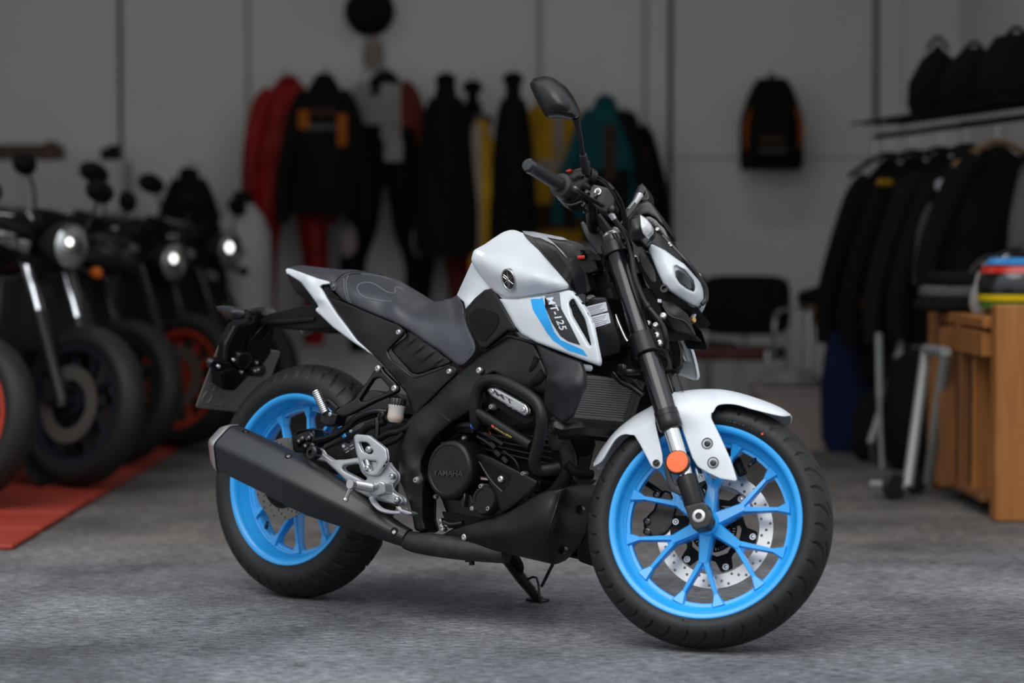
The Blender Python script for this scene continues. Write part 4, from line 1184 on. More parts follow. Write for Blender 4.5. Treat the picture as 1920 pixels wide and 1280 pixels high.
# belly pan
bl_pts = [(824, 1010, .12, 3), (828, 1003, .122, 3), (851, 990, .128), (900, 975, .135), (943, 962.5, .14), (980, 941, .145), (1012, 923.5, .15), (1026, 918, .15), (1053, 915.5, .142), (1065, 910.5, .12), (1085, 908, .06), (1106, 907.5, .0), (1112, 921, .0), (1106, 960, .0), (1098, 998, .0), (1085, 1026, .0), (1061, 1050.5, .03, 5), (1041, 1058.5, .08, 5), (1002, 1049.5, .12), (963, 1040.5, .125), (947, 1036.5, .125), (905, 1031, .125), (882, 1026.5, .122), (860, 1020, .12), (830, 1015, .118, 3)]
bl = patch(B, bl_pts, ctrl=[(1010, 955, .165), (1000, 1000, .16), (1040, 950, .152), (1035, 1000, .148), (1052, 950, .13), (1040, 1030, .11), (1080, 950, .07), (1075, 1000, .065), (930, 1000, .15), (880, 1008, .138)], res=6, edge=(4, .006), thick=.006, back='nrm')
both('belly_pan', bl, BLACKP, bike)
seam('pan_crease', [(1053, 918), (1046, 940), (1032, 985), (1026, 1010), (1022, 1046)], bl, .003, BLACKP, bike, eps=-.001)
lath('bolt_recess', B, 870, 1007, float(bl.s([(870, 1007)])[0]), [(-.01, .0135), (.0008, .0135), (.0008, .011), (-.003, .010), (-.003, .0001)], DARKP, bike, n=22)
bolt(B, 870.5, 1007, float(bl.s([(870, 1007)])[0]), .009, STEEL, bike, depth=.004)
for q in ((1086, 955), (1053, 1030)): lath('pan_screw', B, q[0], q[1], float(bl.s([q])[0]), [(-.01, .011), (.001, .011), (.001, .008), (-.004, .007), (-.004, .0001)], GLOSS, bike, n=18)
for i in range(5):
    q = (958 + i * 11.5, 949 - i * 8.5)
    put('vent_louvre', patch(B, [(q[0] - 5, q[1] + 6, .13), (q[0] + 1, q[1] - 5, .13), (q[0] + 8, q[1] - 9, .13), (q[0] + 4, q[1] + 1, .13)], res=5, thick=.02, back='lat', rnd=1), SATIN, bike)
put('frame_downtube', tube_g(pts(B, [(1062, 870, .10), (1080, 885, .08), (1110, 890, .04)]), .012, 12), DARKP, bike)
put('lower_bracket', patch(B, [(1072, 890, .09), (1095, 893, .06), (1110, 900, .03), (1100, 908, .04), (1078, 904, .08)], res=5, thick=.02, back='lat', edge=(2, .002)), GREYP, bike)
put('horn', lathe_g([(-.02, .02), (0, .03), (.01, .03), (.014, .02), (.014, .0001)], 20, axis_M(B.P(1092, 832, .02), V((.8, -.5, -.3)))), DARKP, bike)
tube('horn_stay', B, [(1088, 845, .02), (1084, 860, .02), (1081, 878, .02)], .004, DARKP, bike)

# side stand on the far side, reaching the ground
def gp(px, py, s): return B.P(px, py, s)
W2B = BIKE_W.inverted()
foot = W2B @ at_floor(1008, 1127)
top = B.P(942, 1034, -.08)
stand = put('side_stand', tube_g([top, top.lerp(foot, .5), foot + V((0, 0, .006))], [.016, .015, .012], 8, smooth=False), SATIN, bike)
put('stand_foot', xf(box_g((0, 0, .004), (.06, .035, .008), None, .003), Matrix.Translation(foot) @ Matrix.Rotation(.1288, 4, 'X')), SATIN, stand)
put('stand_hook', tube_g([top.lerp(foot, .58), top.lerp(foot, .58) + V((.045, .0, .012)), top.lerp(foot, .58) + V((.062, 0, -.05)), top.lerp(foot, .80) + V((.04, 0, -.012))], .0032, 8, k=3), SATIN, stand)
put('stand_spring', tube_g([top + V((.03, 0, .0)), top.lerp(foot, .25) + V((.03, 0, 0)), top.lerp(foot, .42) + V((.012, 0, 0))], [.012, .009, .004], 8), DARKP, stand)
q0 = B.P(1036, 1058, .02); 
put('drain_hose', tube_g([q0, q0.lerp(W2B @ at_floor(1016, 1098, .04), 1.0)], .0045, 8), DARKP, bike)
for a in ((877, 1050), (885, 1056)): put('frame_tab', tube_g([B.P(a[0] - 1, a[1] - 12, .05), B.P(a[0], a[1] + 3, .05)], .007, 8), SATIN, bike)

# number plate, holder, rear lamps
arm = patch(B, [(486, 599, .04), (505, 588, .045), (540, 580, .05), (584, 570, .06), (600, 585, .07), (625, 612, .08), (600, 617, .07), (560, 617, .06), (515, 612, .05), (492, 611, .045)], res=6, thick=.05, back='lat', edge=(3, .003))
both('tail_arm', arm, DARKP, bike)
tube('arm_highlight', B, [(498, 605, .052), (540, 602, .058), (592, 598, .066)], .007, SATIN, bike, n=8, mirror=True)
put('holder_cover', patch(B, [(470, 580, .06), (480, 576, .05), (498, 575, -.03), (512, 577, -.05), (523, 590, -.05), (505, 591, .0), (488, 590, .05)], res=6, thick=.012, back='nrm', rnd=2), GREYP, bike)
tl_, bl_ = B.P(412, 643, .118), B.P(366.5, 764, .118)
def mir(p, s): return V((p.x, -s, p.z))
tr_, br_ = mir(tl_, -.118), mir(bl_, -.118)
pn = (tr_ - tl_).cross(bl_ - tl_).normalized()
if pn.dot(B.o - tl_) > 0: pn = -pn
pu = (tr_ - tl_); pv = (bl_ - tl_)
PM = Matrix(((pu.normalized().x, -pv.normalized().x, -pn.x, tl_.x), (pu.normalized().y, -pv.normalized().y, -pn.y, tl_.y), (pu.normalized().z, -pv.normalized().z, -pn.z, tl_.z), (0, 0, 0, 1)))
plate = mk('number_plate', plate_g([(0, 0), (pu.length, 0), (pu.length, -pv.length), (0, -pv.length)], [], .0025, PM, rnd=.010, res=.01, edge=(.006, .0015)), PLATEM, bike)
def emb(L): mk('embossed_stroke', tube_g([PM @ V((a, -b, .0004)) for a, b in L], .0022, 6), PLATEM, plate)
h_ = pv.length; 
emb([(.018, h_ - .05), (.012, h_ - .035), (.016, h_ - .02), (.032, h_ - .018), (.042, h_ - .03), (.040, h_ - .045)])
emb([(.012, h_ - .075), (.034, h_ - .075)]); emb([(.040, h_ - .082), (.040, h_ - .055)])
emb([(.014, h_ - .12), (.016, h_ - .132), (.026, h_ - .132), (.028, h_ - .115)]); emb([(.034, h_ - .118), (.036, h_ - .132), (.046, h_ - .132), (.048, h_ - .114)])
emb([(.052, h_ - .016), (.088, h_ - .016)]); emb([(.10, h_ - .014), (.135, h_ - .014)]); emb([(.088, h_ - .016), (.092, h_ - .03)])
PMI = PM.inverted()
def on_plate(px, py, off=0.0):
    """where a line of sight meets the plane of the plate moved off metres forward (plate coordinates)"""
    o = PMI @ B.o; d = (PMI.to_3x3() @ (B.R @ ray(px, py)))
    q = o + d * ((off - o.z) / d.z); return q
def plate_poly(L, off): return [tuple(on_plate(a, b, off)[:2]) for a, b in L]
def on_plate_part(name, L, off, t, m, par, rnd=.006, edge=(.004, .003)): return mk(name, plate_g(plate_poly(L, off), [], t, PM @ Matrix.Translation(V((0, 0, off))), rnd=rnd, res=.01, edge=edge), m, par)
holder = on_plate_part('plate_holder', [(468, 604), (441, 613), (423, 646), (420, 680), (416, 700), (440, 712), (468, 706), (492, 699), (501, 690), (493, 684), (508, 663), (515, 611), (490, 598)], .03, .03, DARKP, bike)
holder['label'] = 'black number plate holder'
on_plate_part('holder_rim', [(441, 612), (447, 614), (429, 648), (427, 680), (421, 682), (423, 646)], .034, .008, GREYP, bike, .002, (.002, .001))
on_plate_part('holder_wing', [(393, 683), (400, 675), (412, 674), (420, 678), (436, 680), (436, 697), (412, 698), (398, 695)], .045, .02, SATIN, holder, .012)
on_plate_part('holder_wing', [(470, 690), (492, 686), (501, 692), (500, 703), (490, 708), (468, 706)], .045, .02, SATIN, holder, .010)
on_plate_part('holder_nose', [(413, 698), (440, 690), (468, 702), (458, 714), (440, 733), (417, 731)], .05, .045, DARKP, holder)
on_plate_part('lamp_box', [(449, 664), (468, 660), (475, 672), (464, 692), (444, 688)], .06, .03, SATIN, holder)
for i in range(4): on_plate_part('nose_rib', [(420 + i * 6, 704), (422 + i * 6, 704), (423 + i * 5.5, 729), (421 + i * 5.5, 729)], .055, .006, SATIN, holder, .0005, None)
for q in ((439, 675), (481.5, 680), (410.5, 687), (453, 697.5), (478, 695), (484, 693)):
    mk('screw', lathe_g([(-.006, .005), (.002, .005), (.004, .003), (.004, .0001)], 12, PM @ Matrix.Translation(on_plate(q[0], q[1], .062)) @ Matrix.Rotation(-pi / 2, 4, 'Y')), STEEL, holder)
for L in ([(455, 640), (448, 670)], [(470, 625), (462, 660)], [(492, 612), (470, 640), (463, 668)], [(508, 614), (490, 640)]): mk('lamp_wire', tube_g([PM @ on_plate(a_, b_, .034) for a_, b_ in L], .0022, 8), SATIN, holder)
ts = patch(B, [(404, 574.5, .16, 1), (418, 572.5, .16), (434, 573.5, .155), (448, 577, .15), (461, 581, .14), (463, 589, .14), (452, 597, .145), (435, 599, .15), (418, 590, .155), (409, 583, .158)], ctrl=[(435, 586, .17)], res=4, thick=.02, back='lat', edge=(4, .006))
both('rear_indicator', ts, GREYP, bike)
tsl = patch(B, [(434, 599, .145), (452, 597, .14), (466, 591, .13), (468, 603, .125), (447, 611, .135), (440, 606, .14)], res=4, thick=.02, back='lat', edge=(2, .003))
both('indicator_lens', tsl, GREYP, bike)
tube('indicator_stalk', B, [(462, 588, .14), (474, 587, .11), (484, 588, .06)], [.012, .013, .012], SATIN, bike, n=12, mirror=True, smooth=False)
# ------------------------------------------------------------------ front end (turned with the steering)
# fork legs
f_top, f_bot = S.P(1147, 446, .1), S.P(1309, 966, .1)
fd = (f_bot - f_top).normalized()
def on_fork(py):           # point of the leg axis seen at that image height
    t = (py - 446) / (966 - 446)
    return S.P(1147 + t * (1309 - 1147), py, .1)
def fork_part(name, y0, y1, prof, m, parent=None, mirror=True):
    a, b = on_fork(y0), on_fork(y1); L = (b - a).length
    g = lathe_g([(t * L, r) for t, r in prof], 32, axis_M(a, b - a))
    return both(name, g, m, parent or bike, S) if mirror else put(name, g, m, parent or bike, S)
fork_part('fork_tube', 443, 793, [(0, .0001), (0, .021), (.004, .0245), (.09, .0245), (.095, .0232), (.17, .0232), (.172, .0252), (.96, .0262), (.965, .0275), (1, .0275), (1, .0001)], FORKB)
fork_part('fork_cap', 441, 447, [(-.6, .0001), (-.6, .018), (0, .021), (1, .0215)], STEEL)
fork_part('dust_seal', 770, 806, [(0, .0001), (0, .0282), (.3, .0288), (.32, .0278), (.6, .0285), (.85, .0285), (1, .024), (1, .0001)], SATIN)
fork_part('fork_slider', 800, 905, [(0, .0001), (0, .0182), (1, .0182), (1, .0001)], CHROME)
fork_part('fork_foot', 893, 950, [(0, .0001), (0, .022), (.04, .0245), (.92, .0245), (1, .023), (1, .0001)], SATIN)
fl_pts = [(1284, 949, .126), (1316, 941, .126), (1325, 945, .126), (1334, 969, .126), (1332, 981, .126), (1325, 988, .126), (1306, 993, .126), (1299, 990, .126), (1293, 978, .126)]
both('axle_clamp', patch(S, fl_pts, res=4, thick=.045, back='lat', edge=(1.5, .0015), rnd=1.5), SATIN, bike)
put('speed_sensor', lathe_g([(0, .0001), (0, .007), (.012, .007), (.014, .004), (.014, .0001)], 14, axis_M(S.P(1333, 975, .075), V((.5, -.8, .1)))), STEEL, bike)
# round orange reflector
lath('reflector_rim', S, 1270, 866, .128, [(-.012, .0285), (.001, .0285), (.002, .0262), (.0005, .0255)], SATIN, bike, n=40)
lath('side_reflector', S, 1270, 865.5, .129, [(-.004, .0258), (.001, .0258), (.0022, .0245), (.0026, .0001)], ORANGE, bike, n=40)
put('reflector_stay', patch(S, [(1244, 872, .11), (1252, 870, .11), (1262, 905, .11), (1282, 925, .11), (1282, 932, .11), (1258, 920, .11), (1250, 905, .11)], res=4, thick=.008, back='lat', edge=(1.5, .001)), SATIN, bike)
# fender
def arch(name, pairs, sE, m, nx=10, ns=4, th=.0035):
    """half-round shell: pairs of (crest pixel, rim pixel); crest on the middle plane, rim sE out; both halves in one shell"""
    T = catmull([V((p[0][0], p[0][1], 0)) for p in pairs], ns); E_ = catmull([V((p[1][0], p[1][1], 0)) for p in pairs], ns)
    SE = catmull([V((v, 0, 0)) for v in sE], ns)
    grid = []
    for t_, e_, sv in zip(T, E_, SE):
        half = []
        for k in range(nx + 1):
            a = k / nx * pi / 2
            q = t_ + (e_ - t_) * (1 - cos(a))
            half.append(S.P(q.x, q.y, sv.x * sin(a)))
        c0 = half[0]; 
        row = [V((p.x, -p.y, p.z)) for p in half[::-1]] + half[1:]
        mid = len(half) - 1
        row[mid] = V((c0.x, 0, c0.z))
        grid.append(row)
    n = len(grid[0]); P = [p for r in grid for p in r]; fs = []
    nr = [V((0, 0, 0)) for _ in P]
    for i in range(len(grid) - 1):
        for j in range(n - 1):
            f = [i * n + j, i * n + j + 1, (i + 1) * n + j + 1, (i + 1) * n + j]
            nn_ = (P[f[2]] - P[f[0]]).cross(P[f[3]] - P[f[1]])
            for q in f: nr[q] += nn_
            fs.append(f)
    ax_ = V((1.325, 0, .293))
    flip = sum(nr[q].dot(V((P[q].x - ax_.x, 0, P[q].z - ax_.z))) for q in range(len(P))) < 0
    if flip: fs = [f[::-1] for f in fs]; nr = [-v for v in nr]
    bk = [p - v.normalized() * th for p, v in zip(P, nr)]
    return put(name, slab(P, fs, [], bk), m, bike, S, sharp=50)
fen = arch('front_fender', [((1266, 735), (1268, 738)), ((1288, 731.5), (1290, 750)), ((1310, 729.5), (1312, 762)), ((1332, 729), (1334, 774)), ((1355, 730), (1347, 759)), ((1382, 735), (1377, 757.5)), ((1410, 743), (1410, 766.5)), ((1440, 753.5), (1448, 776)), ((1466, 765), (1469, 780)), ((1482, 776), (1481, 779))],
           [.045, .075, .082, .086, .078, .070, .066, .058, .044, .016], WHITE)
fe_f = patch(S, [(1256, 743, .07, 2), (1264.5, 734, .045, 2), (1272, 737, .058), (1290, 748, .080), (1312, 760, .086), (1334, 772, .089, 3), (1333, 783, .0905, 4), (1350, 817, .0905), (1371, 864, .0905), (1382, 899, .0905, 2), (1379, 902, .0905, 2), (1350, 897, .092), (1327, 886, .093), (1308, 875, .093, 4), (1298, 858, .0925), (1279, 804, .088)],
             ctrl=[(1318, 830, .0955), (1300, 790, .093), (1340, 860, .0945)], res=4.5, thick=.004, back='lat', edge=(2.5, .002))
both('fender_flap', fe_f, WHITE, bike, S)
arch('rear_fender_half', [((1112.5, 868), (1113, 874)), ((1124, 847), (1128, 864)), ((1135, 831), (1142, 841)), ((1147, 815), (1155, 822)), ((1162, 800), (1170, 813.5)), ((1177, 788), (1186, 815)), ((1192, 777), (1198, 813)), ((1208, 768), (1213, 804)), ((1224, 759), (1229, 792))],
     [.020, .045, .058, .064, .068, .073, .076, .079, .081], WHITE)
fe_r = patch(S, [(1184, 813, .073), (1197, 810, .077), (1212, 801, .080), (1228, 789, .083, 2), (1233, 812, .086), (1241.5, 850, .09), (1243, 867, .09), (1238, 877, .09, 5), (1229, 879, .09, 5), (1221, 873, .088), (1200, 833, .079), (1190, 817, .0745)], res=4.5, thick=.004, back='lat', edge=(2.5, .002))
both('rear_fender_flap', fe_r, WHITE, bike, S)
for q in ((1326, 831), (1337, 867)):
    s_ = float(fe_f.s([q])[0])
    lath('bolt_recess', S, q[0], q[1], s_, [(-.008, .0135), (.0012, .0135), (.0012, .011), (-.002, .0105), (-.002, .0001)], GREYP, bike, n=22)
    bolt(S, q[0] + .5, q[1] + .5, s_ - .001, .0085, GLOSS, bike, depth=.004)
lath('bolt_recess', S, 1230.5, 868, .091, [(-.008, .0088), (.001, .0088), (.001, .007), (-.002, .007), (-.002, .0001)], GREYP, bike, n=18)
bolt(S, 1230.5, 868, .09, .0065, GLOSS, bike, depth=.004)
put('fender_brace', join(tube_g(pts(S, [(1290, 740, .0), (1300, 860, -.07)]), .006, 6)), SATIN, bike)
# front brake caliper on the far side of the disc
cal = patch(S, [(1213, 968, -.055, 4), (1218, 962, -.055, 3), (1226, 955, -.055), (1232, 935, -.055), (1245, 918, -.055), (1258, 922, -.055), (1270, 950, -.055), (1262, 985, -.055), (1250, 1000, -.055), (1230, 1010, -.055, 4), (1214, 1003, -.055, 5), (1206, 985, -.055, 5)], res=5, thick=.07, back='lat', edge=(4, .006), rnd=3)
cl = put('front_caliper', cal, SATIN, bike)
for q in ((1213, 977), (1213, 996), (1231, 927)): lath('caliper_bolt', S, q[0], q[1], -.052, [(-.01, .009), (.002, .009), (.003, .007), (.003, .004), (-.001, .004), (-.001, .0001)], GLOSS, cl, n=16)
tube('brake_hose', S, [(1240, 925, -.06), (1222, 912, -.06), (1205, 902, -.06)], .007, SATIN, bike)
put('caliper_bracket', patch(S, [(1310, 905, -.05), (1335, 895, -.05), (1350, 915, -.05), (1322, 985, -.05), (1305, 960, -.05)], res=6, thick=.02, back='lat', edge=(2, .002), holes=[[(1317, 915), (1325, 905), (1322, 925)], [(1327, 908), (1338, 905), (1326, 930)]], hole_rnd=1), SATIN, bike)
put('disc_side_arm', tube_g(pts(S, [(1352, 838, -.085), (1385, 905, -.085)]), .012, 8), DARKP, bike)

# triple clamps
def clamp(name, y0, y1, r, m):
    a, b = on_fork(y0), on_fork(y1)
    return both(name, lathe_g([(0, .02), (0, r - .002), (.002, r), ((b - a).length - .002, r), ((b - a).length, r - .002), ((b - a).length, .02)], 32, axis_M(a, b - a)), m, bike, S)
clamp('upper_clamp', 456, 478, .0325, SATIN)
both('clamp_ear', patch(S, [(1150, 458, .112), (1163, 452, .11), (1172, 454, .11, 4), (1174, 462, .11, 4), (1166, 467, .11), (1152, 472, .112)], res=4, thick=.03, back='lat', edge=(2, .002), rnd=2), SATIN, bike)
bolt(S, 1168, 458.5, .112, .0075, STEEL, bike, depth=.005)
yoke_a, yoke_b = on_fork(467), on_fork(467)
put('upper_yoke', tube_g([V((yoke_a.x, -.095, yoke_a.z)), V((yoke_a.x - .025, -.04, yoke_a.z + .005)), V((yoke_a.x - .025, .04, yoke_a.z + .005)), V((yoke_a.x, .095, yoke_a.z))], .022, 10, flat=.8), SATIN, bike, S)
clamp('lower_clamp', 627, 664, .0345, SATIN)
la = on_fork(650)
put('lower_yoke', tube_g([V((la.x, -.095, la.z)), V((la.x - .025, -.04, la.z)), V((la.x - .025, .04, la.z)), V((la.x, .095, la.z))], .026, 10), DARKP, bike, S)
put('steering_stem', tube_g([V((yoke_a.x - .03, 0, yoke_a.z + .02)), V((la.x - .03, 0, la.z - .02))], .028, 16), DARKP, bike, S)
both('clamp_plate', patch(S, [(1222, 610, .105), (1240, 600, .10), (1246, 625, .10), (1246, 650, .10, 4), (1238, 656, .10, 4), (1228, 650, .105)], res=4, thick=.03, back='lat', edge=(2, .002), rnd=2), BLACKP, bike)
for q, r in (((1231.5, 628.5), .0085), ((1236.5, 643), .0085), ((1229.5, 609), .0075), ((1215, 606), .0075), ((1243.5, 592), .0085)): bolt(S, q[0], q[1], .104, r, STEEL, bike, depth=.005)
tube('stem_tube', B, [(1145, 545, .02), (1160, 600, .02), (1178, 655, .02)], .02, DARKP, bike, n=12)
put('frame_neck', patch(B, [(1100, 520, .03), (1140, 505, .03), (1175, 600, .03), (1185, 690, .03), (1150, 705, .03), (1110, 700, .03), (1095, 600, .03)], res=8, thick=.06, back='lat', rnd=6), DARKP, bike)
tube('neck_highlight', S, [(1154, 590, .06), (1163, 612, .06), (1172, 632, .06), (1177, 640, .06)], .0045, STEEL, bike)
for L, r in (([(1160, 697, .05), (1175, 697, .08), (1200, 696, .06)], .009), ([(1150, 700, .05), (1165, 715, .05), (1185, 725, .04), (1205, 740, .03)], .008), ([(1165, 705, .02), (1185, 712, .0), (1200, 730, -.02)], .006)):
    tube('loom', B, L, r, SATIN, bike)
for q in ((1168, 690), (1163, 690)): put('loom_clip', box_g((0, 0, 0), (.012, .012, .02), axis_M(B.P(q[0], q[1], .07), V((1, 0, 0))), .002), GLOSS, bike)
bolt(B, 1110, 540, .06, .006, STEEL, bike, depth=.015); bolt(B, 1113, 545, .06, .005, STEEL, bike, depth=.01)

# handlebar, grip, controls
tube('handlebar', S, [(1056, 352, .24), (1085, 346, .22), (1101, 356, .19), (1107, 385, .13), (1110, 412, .09), (1113, 428, .05), (1116, 432, .0)], [.0115, .0115, .013, .0145, .0145, .0145, .0145], SATIN, bike, n=16, mirror=True)
gA, gB = S.P(996, 313, .395), S.P(1050, 346, .275)
ax = (gB - gA)
pr = []
for i in range(43):
    t = i / 42
    pr.append((t * ax.length, .0165 * (1 + (.035 if i % 3 == 1 and 5 < i < 38 else 0)) + .0015 * max(0, (t - .8) / .2)))
both('grip', lathe_g([(0, .0001)] + pr + [(ax.length, .0001)], 24, axis_M(gA, ax)), RUBGRIP, bike, S)
both('grip_flange', lathe_g([(-.006, .018), (-.004, .0285), (.004, .0295), (.008, .027), (.010, .0001)], 28, axis_M(gB + ax.normalized() * .004, ax)), RUBGRIP, bike, S)
both('bar_end', lathe_g([(-.018, .0001), (-.018, .006), (-.0175, .0135), (-.012, .0168), (-.002, .0168), (0, .014)], 24, axis_M(gA, ax)), GLOSS, bike, S)
hA = gB + ax.normalized() * .012
hous = put('throttle_housing', tube_g([hA, hA + ax.normalized() * .02, S.P(1085, 337, .205), S.P(1103, 330, .18)], [.026, .0265, .024, .017], 16, flat=1.15), SATIN, bike, S)
put('kill_switch', patch(S, [(1060, 320.5, .25), (1068, 316.5, .245), (1072, 317.5, .24), (1067, 321.5, .245)], res=3, thick=.01, back='lat'), RED, bike)
put('switch_body', patch(S, [(1044, 352, .27), (1056, 358, .26), (1080, 352, .24), (1094, 366, .22), (1086, 378, .22), (1062, 384, .24), (1044, 372, .26)], res=4, thick=.05, back='lat', edge=(4, .008), rnd=4), SATIN, bike)
put('housing_collar', lathe_g([(-.008, .018), (-.006, .022), (.006, .022), (.008, .018)], 20, axis_M(S.P(1107, 332, .18), V((.6, .7, -.1)))), SATIN, bike, S)
mc = patch(S, [(1106, 352, .20), (1112, 345, .20), (1140, 352, .19), (1152, 372, .18), (1150, 388, .18), (1136, 400, .185), (1118, 390, .20), (1104, 372, .205)], res=4, thick=.05, back='lat', edge=(3, .004), rnd=4)
mcy = put('brake_reservoir', mc, GREYP, bike)
lath('sight_glass', S, 1121, 359, .201, [(-.005, .0085), (.0012, .0085), (.0012, .007), (.0002, .0068), (.0002, .0001)], STEEL, mcy, n=24)
lath('glass_centre', S, 1121, 359, .2014, [(-.002, .0055), (0, .0055), (.0003, .0001)], HLENS, mcy, n=18)
lev = tube('brake_lever', S, [(1078, 354, .33), (1087, 360, .31), (1102, 370, .27), (1118, 379, .235), (1130, 386, .215)], [.005, .0065, .007, .0075, .008], SATIN, bike, n=10, flat=.7)
lath('lever_tip', S, 1078.5, 354.5, .332, [(-.008, .0001), (-.006, .006), (0, .0085), (.006, .006), (.008, .0001)], GLOSS, lev, n=16)
for q in ((1101, 360, .23), (1094, 383, .22), (1097, 396, .18), (1117, 366, .21)): bolt(S, q[0], q[1], q[2], .006, GLOSS, bike, name='lever_bolt', depth=.006)
tube('clutch_lever', S, [(1060, 383, .26), (1072, 384, .25), (1090, 378, .23)], .003, GLOSS, bike)
# risers
rs = patch(S, [(1088, 418, .055), (1094, 413.5, .055), (1101, 425, .055), (1125, 442, .05), (1136, 455, .045), (1130, 478, .045), (1120, 476, .045), (1099, 446, .055), (1092, 430, .055)], res=4.5, thick=.03, back='lat', edge=(3, .003), rnd=2)
both('bar_riser', rs, GREYP, bike)
both('riser_cap', patch(S, [(1100, 420, .058), (1112, 415, .055), (1126, 432, .05), (1120, 440, .05), (1106, 432, .056)], res=5, thick=.035, back='lat', edge=(3, .004), rnd=4), SATIN, bike)
tube('clamp_link', S, [(1118, 405, .08), (1130, 420, .07), (1142, 436, .06)], .012, SATIN, bike)
put('clamp_bright', box_g((0, 0, 0), (.012, .012, .02), axis_M(S.P(1156, 432, .05), V((.4, 0, 1))), .002), STEEL, bike, S)
# cables and hoses
tube('throttle_cable', S, [(1112, 328, .17), (1128, 336, .17), (1146, 350, .165), (1163, 374, .155), (1172, 402, .14), (1176, 430, .125), (1178, 460, .11), (1182, 500, .06)], .0042, DARKP, bike)
tube('throttle_cable', S, [(1112, 336, .175), (1128, 341, .175), (1146, 358, .17), (1158, 380, .16), (1168, 404, .14), (1172, 432, .125), (1176, 470, .10)], .0042, DARKP, bike)
tube('cable_sleeve', S, [(1140, 345, .172), (1150, 356, .168)], .006, SATIN, bike)
tube('brake_hose', S, [(1144, 398, .17), (1150, 408, .165), (1162, 424, .155), (1176, 446, .145), (1184, 475, .14), (1188, 505, .138), (1192, 525, .136), (1201, 548, .132), (1214, 573, .128), (1231, 594, .125), (1244, 614, .12), (1249, 635, .115), (1248, 652, .10)], .0068, SATIN, bike, n=12)
tube('hose_ferrule', S, [(1145, 400, .17), (1152, 411, .164)], [.008, .0072], STEEL, bike)
tube('hose_clip', S, [(1212, 569, .13), (1216, 576, .129)], .0085, SATIN, bike)
lath('banjo_bolt', S, 1147, 392, .18, [(-.02, .009), (.004, .009), (.006, .006), (.006, .0001)], SATIN, bike, n=14)

# right mirror
mo = [(993, 160, .37), (995, 152, .37), (1001, 147, .37), (1022, 142, .37), (1037, 145, .37), (1061, 162, .37), (1077, 184, .37), (1087, 207, .37), (1089.5, 219, .37), (1084, 227, .37), (1072, 225, .37), (1050, 221.5, .37), (1027, 221.5, .37), (1021, 216, .37), (1008, 192, .37)]
mir_ = patch(S, mo, ctrl=[(1035, 180, .388), (1050, 200, .386)], res=4, thick=.022, back='lat', edge=(24, .024), rnd=6, taper=.82)
mh = put('mirror', mir_, SATIN, bike)
put('mirror_glass', patch(S, [(1000, 160, .3475), (1024, 147, .3475), (1058, 166, .3475), (1083, 208, .3475), (1080, 220, .3475), (1030, 217, .3475), (1010, 190, .3475)], res=6, thick=.002, back='lat', rnd=6), GLASSM, mh)
tube('mirror_stem', S, [(1080, 222, .35), (1084, 240, .335), (1089, 265, .31), (1093, 292, .28), (1098, 315, .25), (1102, 330, .22)], [.010, .0065, .0058, .0058, .0058, .006], SATIN, mh, n=12)
tube('stem_boot', S, [(1093, 290, .285), (1096, 304, .265), (1099, 322, .235)], [.0085, .0098, .0105], RUBGRIP, mh, n=14, smooth=False)
tube('stem_screw', S, [(1103, 304, .255), (1105, 320, .235)], .004, SATIN, mh)

# dash, cowl, indicators, headlamp
dash = patch(S, [(1176, 408, .06), (1186, 395, .062), (1200, 381, .064), (1212, 375.5, .064, 5), (1221, 378, .064, 5), (1232, 394, .064), (1244, 414, .066), (1246, 424, .066), (1236, 420, .066), (1228, 410, .066), (1214, 402, .066), (1204, 404, .066), (1195, 430, .066), (1182, 432, .066)], res=4.5, thick=.13, back='lat', edge=(4, .008), rnd=2)
put('instrument_housing', dash, SATIN, bike)
put('instrument_bezel', patch(S, [(1206, 405, .058), (1222, 404, .058), (1238, 416, .058), (1246, 428, .058), (1256, 450, .058), (1246, 446, .058), (1230, 428, .058), (1212, 416, .058)], res=4.5, thick=.12, back='lat', edge=(2, .003), rnd=3), GLOSS, bike)
bolt(S, 1232.5, 430, .062, .006, STEEL, bike, name='screw', depth=.004)
ind = patch(S, [(1177, 420, .20, 3), (1181, 411, .20), (1189, 404.5, .195), (1201, 402, .19, 2), (1214, 411, .185), (1222, 422, .182), (1223, 433, .182, 3), (1213, 446, .185, 3), (1204, 453, .19), (1186, 453, .195), (1180, 440, .20)], ctrl=[(1195, 428, .21)], res=4, thick=.04, back='lat', edge=(6, .012), rnd=2)
put('right_indicator', ind, SATIN, bike)
lens = patch(S, [(1200, 402, .202), (1213, 410.5, .198), (1222.5, 423, .193), (1222.5, 434, .193), (1212, 445.5, .197), (1205, 437, .208), (1201, 422, .212)], ctrl=[(1211, 425, .209)], res=2.2, thick=.016, back='lat', edge=(3, .004), rnd=2.5, add=lambda a, b: .0007 * (sin(a * 2.2) * sin(b * 2.2)))
ln = put('indicator_lens', lens, LENS, bike)
tube('indicator_stalk', S, [(1200, 440, .17), (1206, 452, .13), (1214, 462, .09)], .012, SATIN, bike)
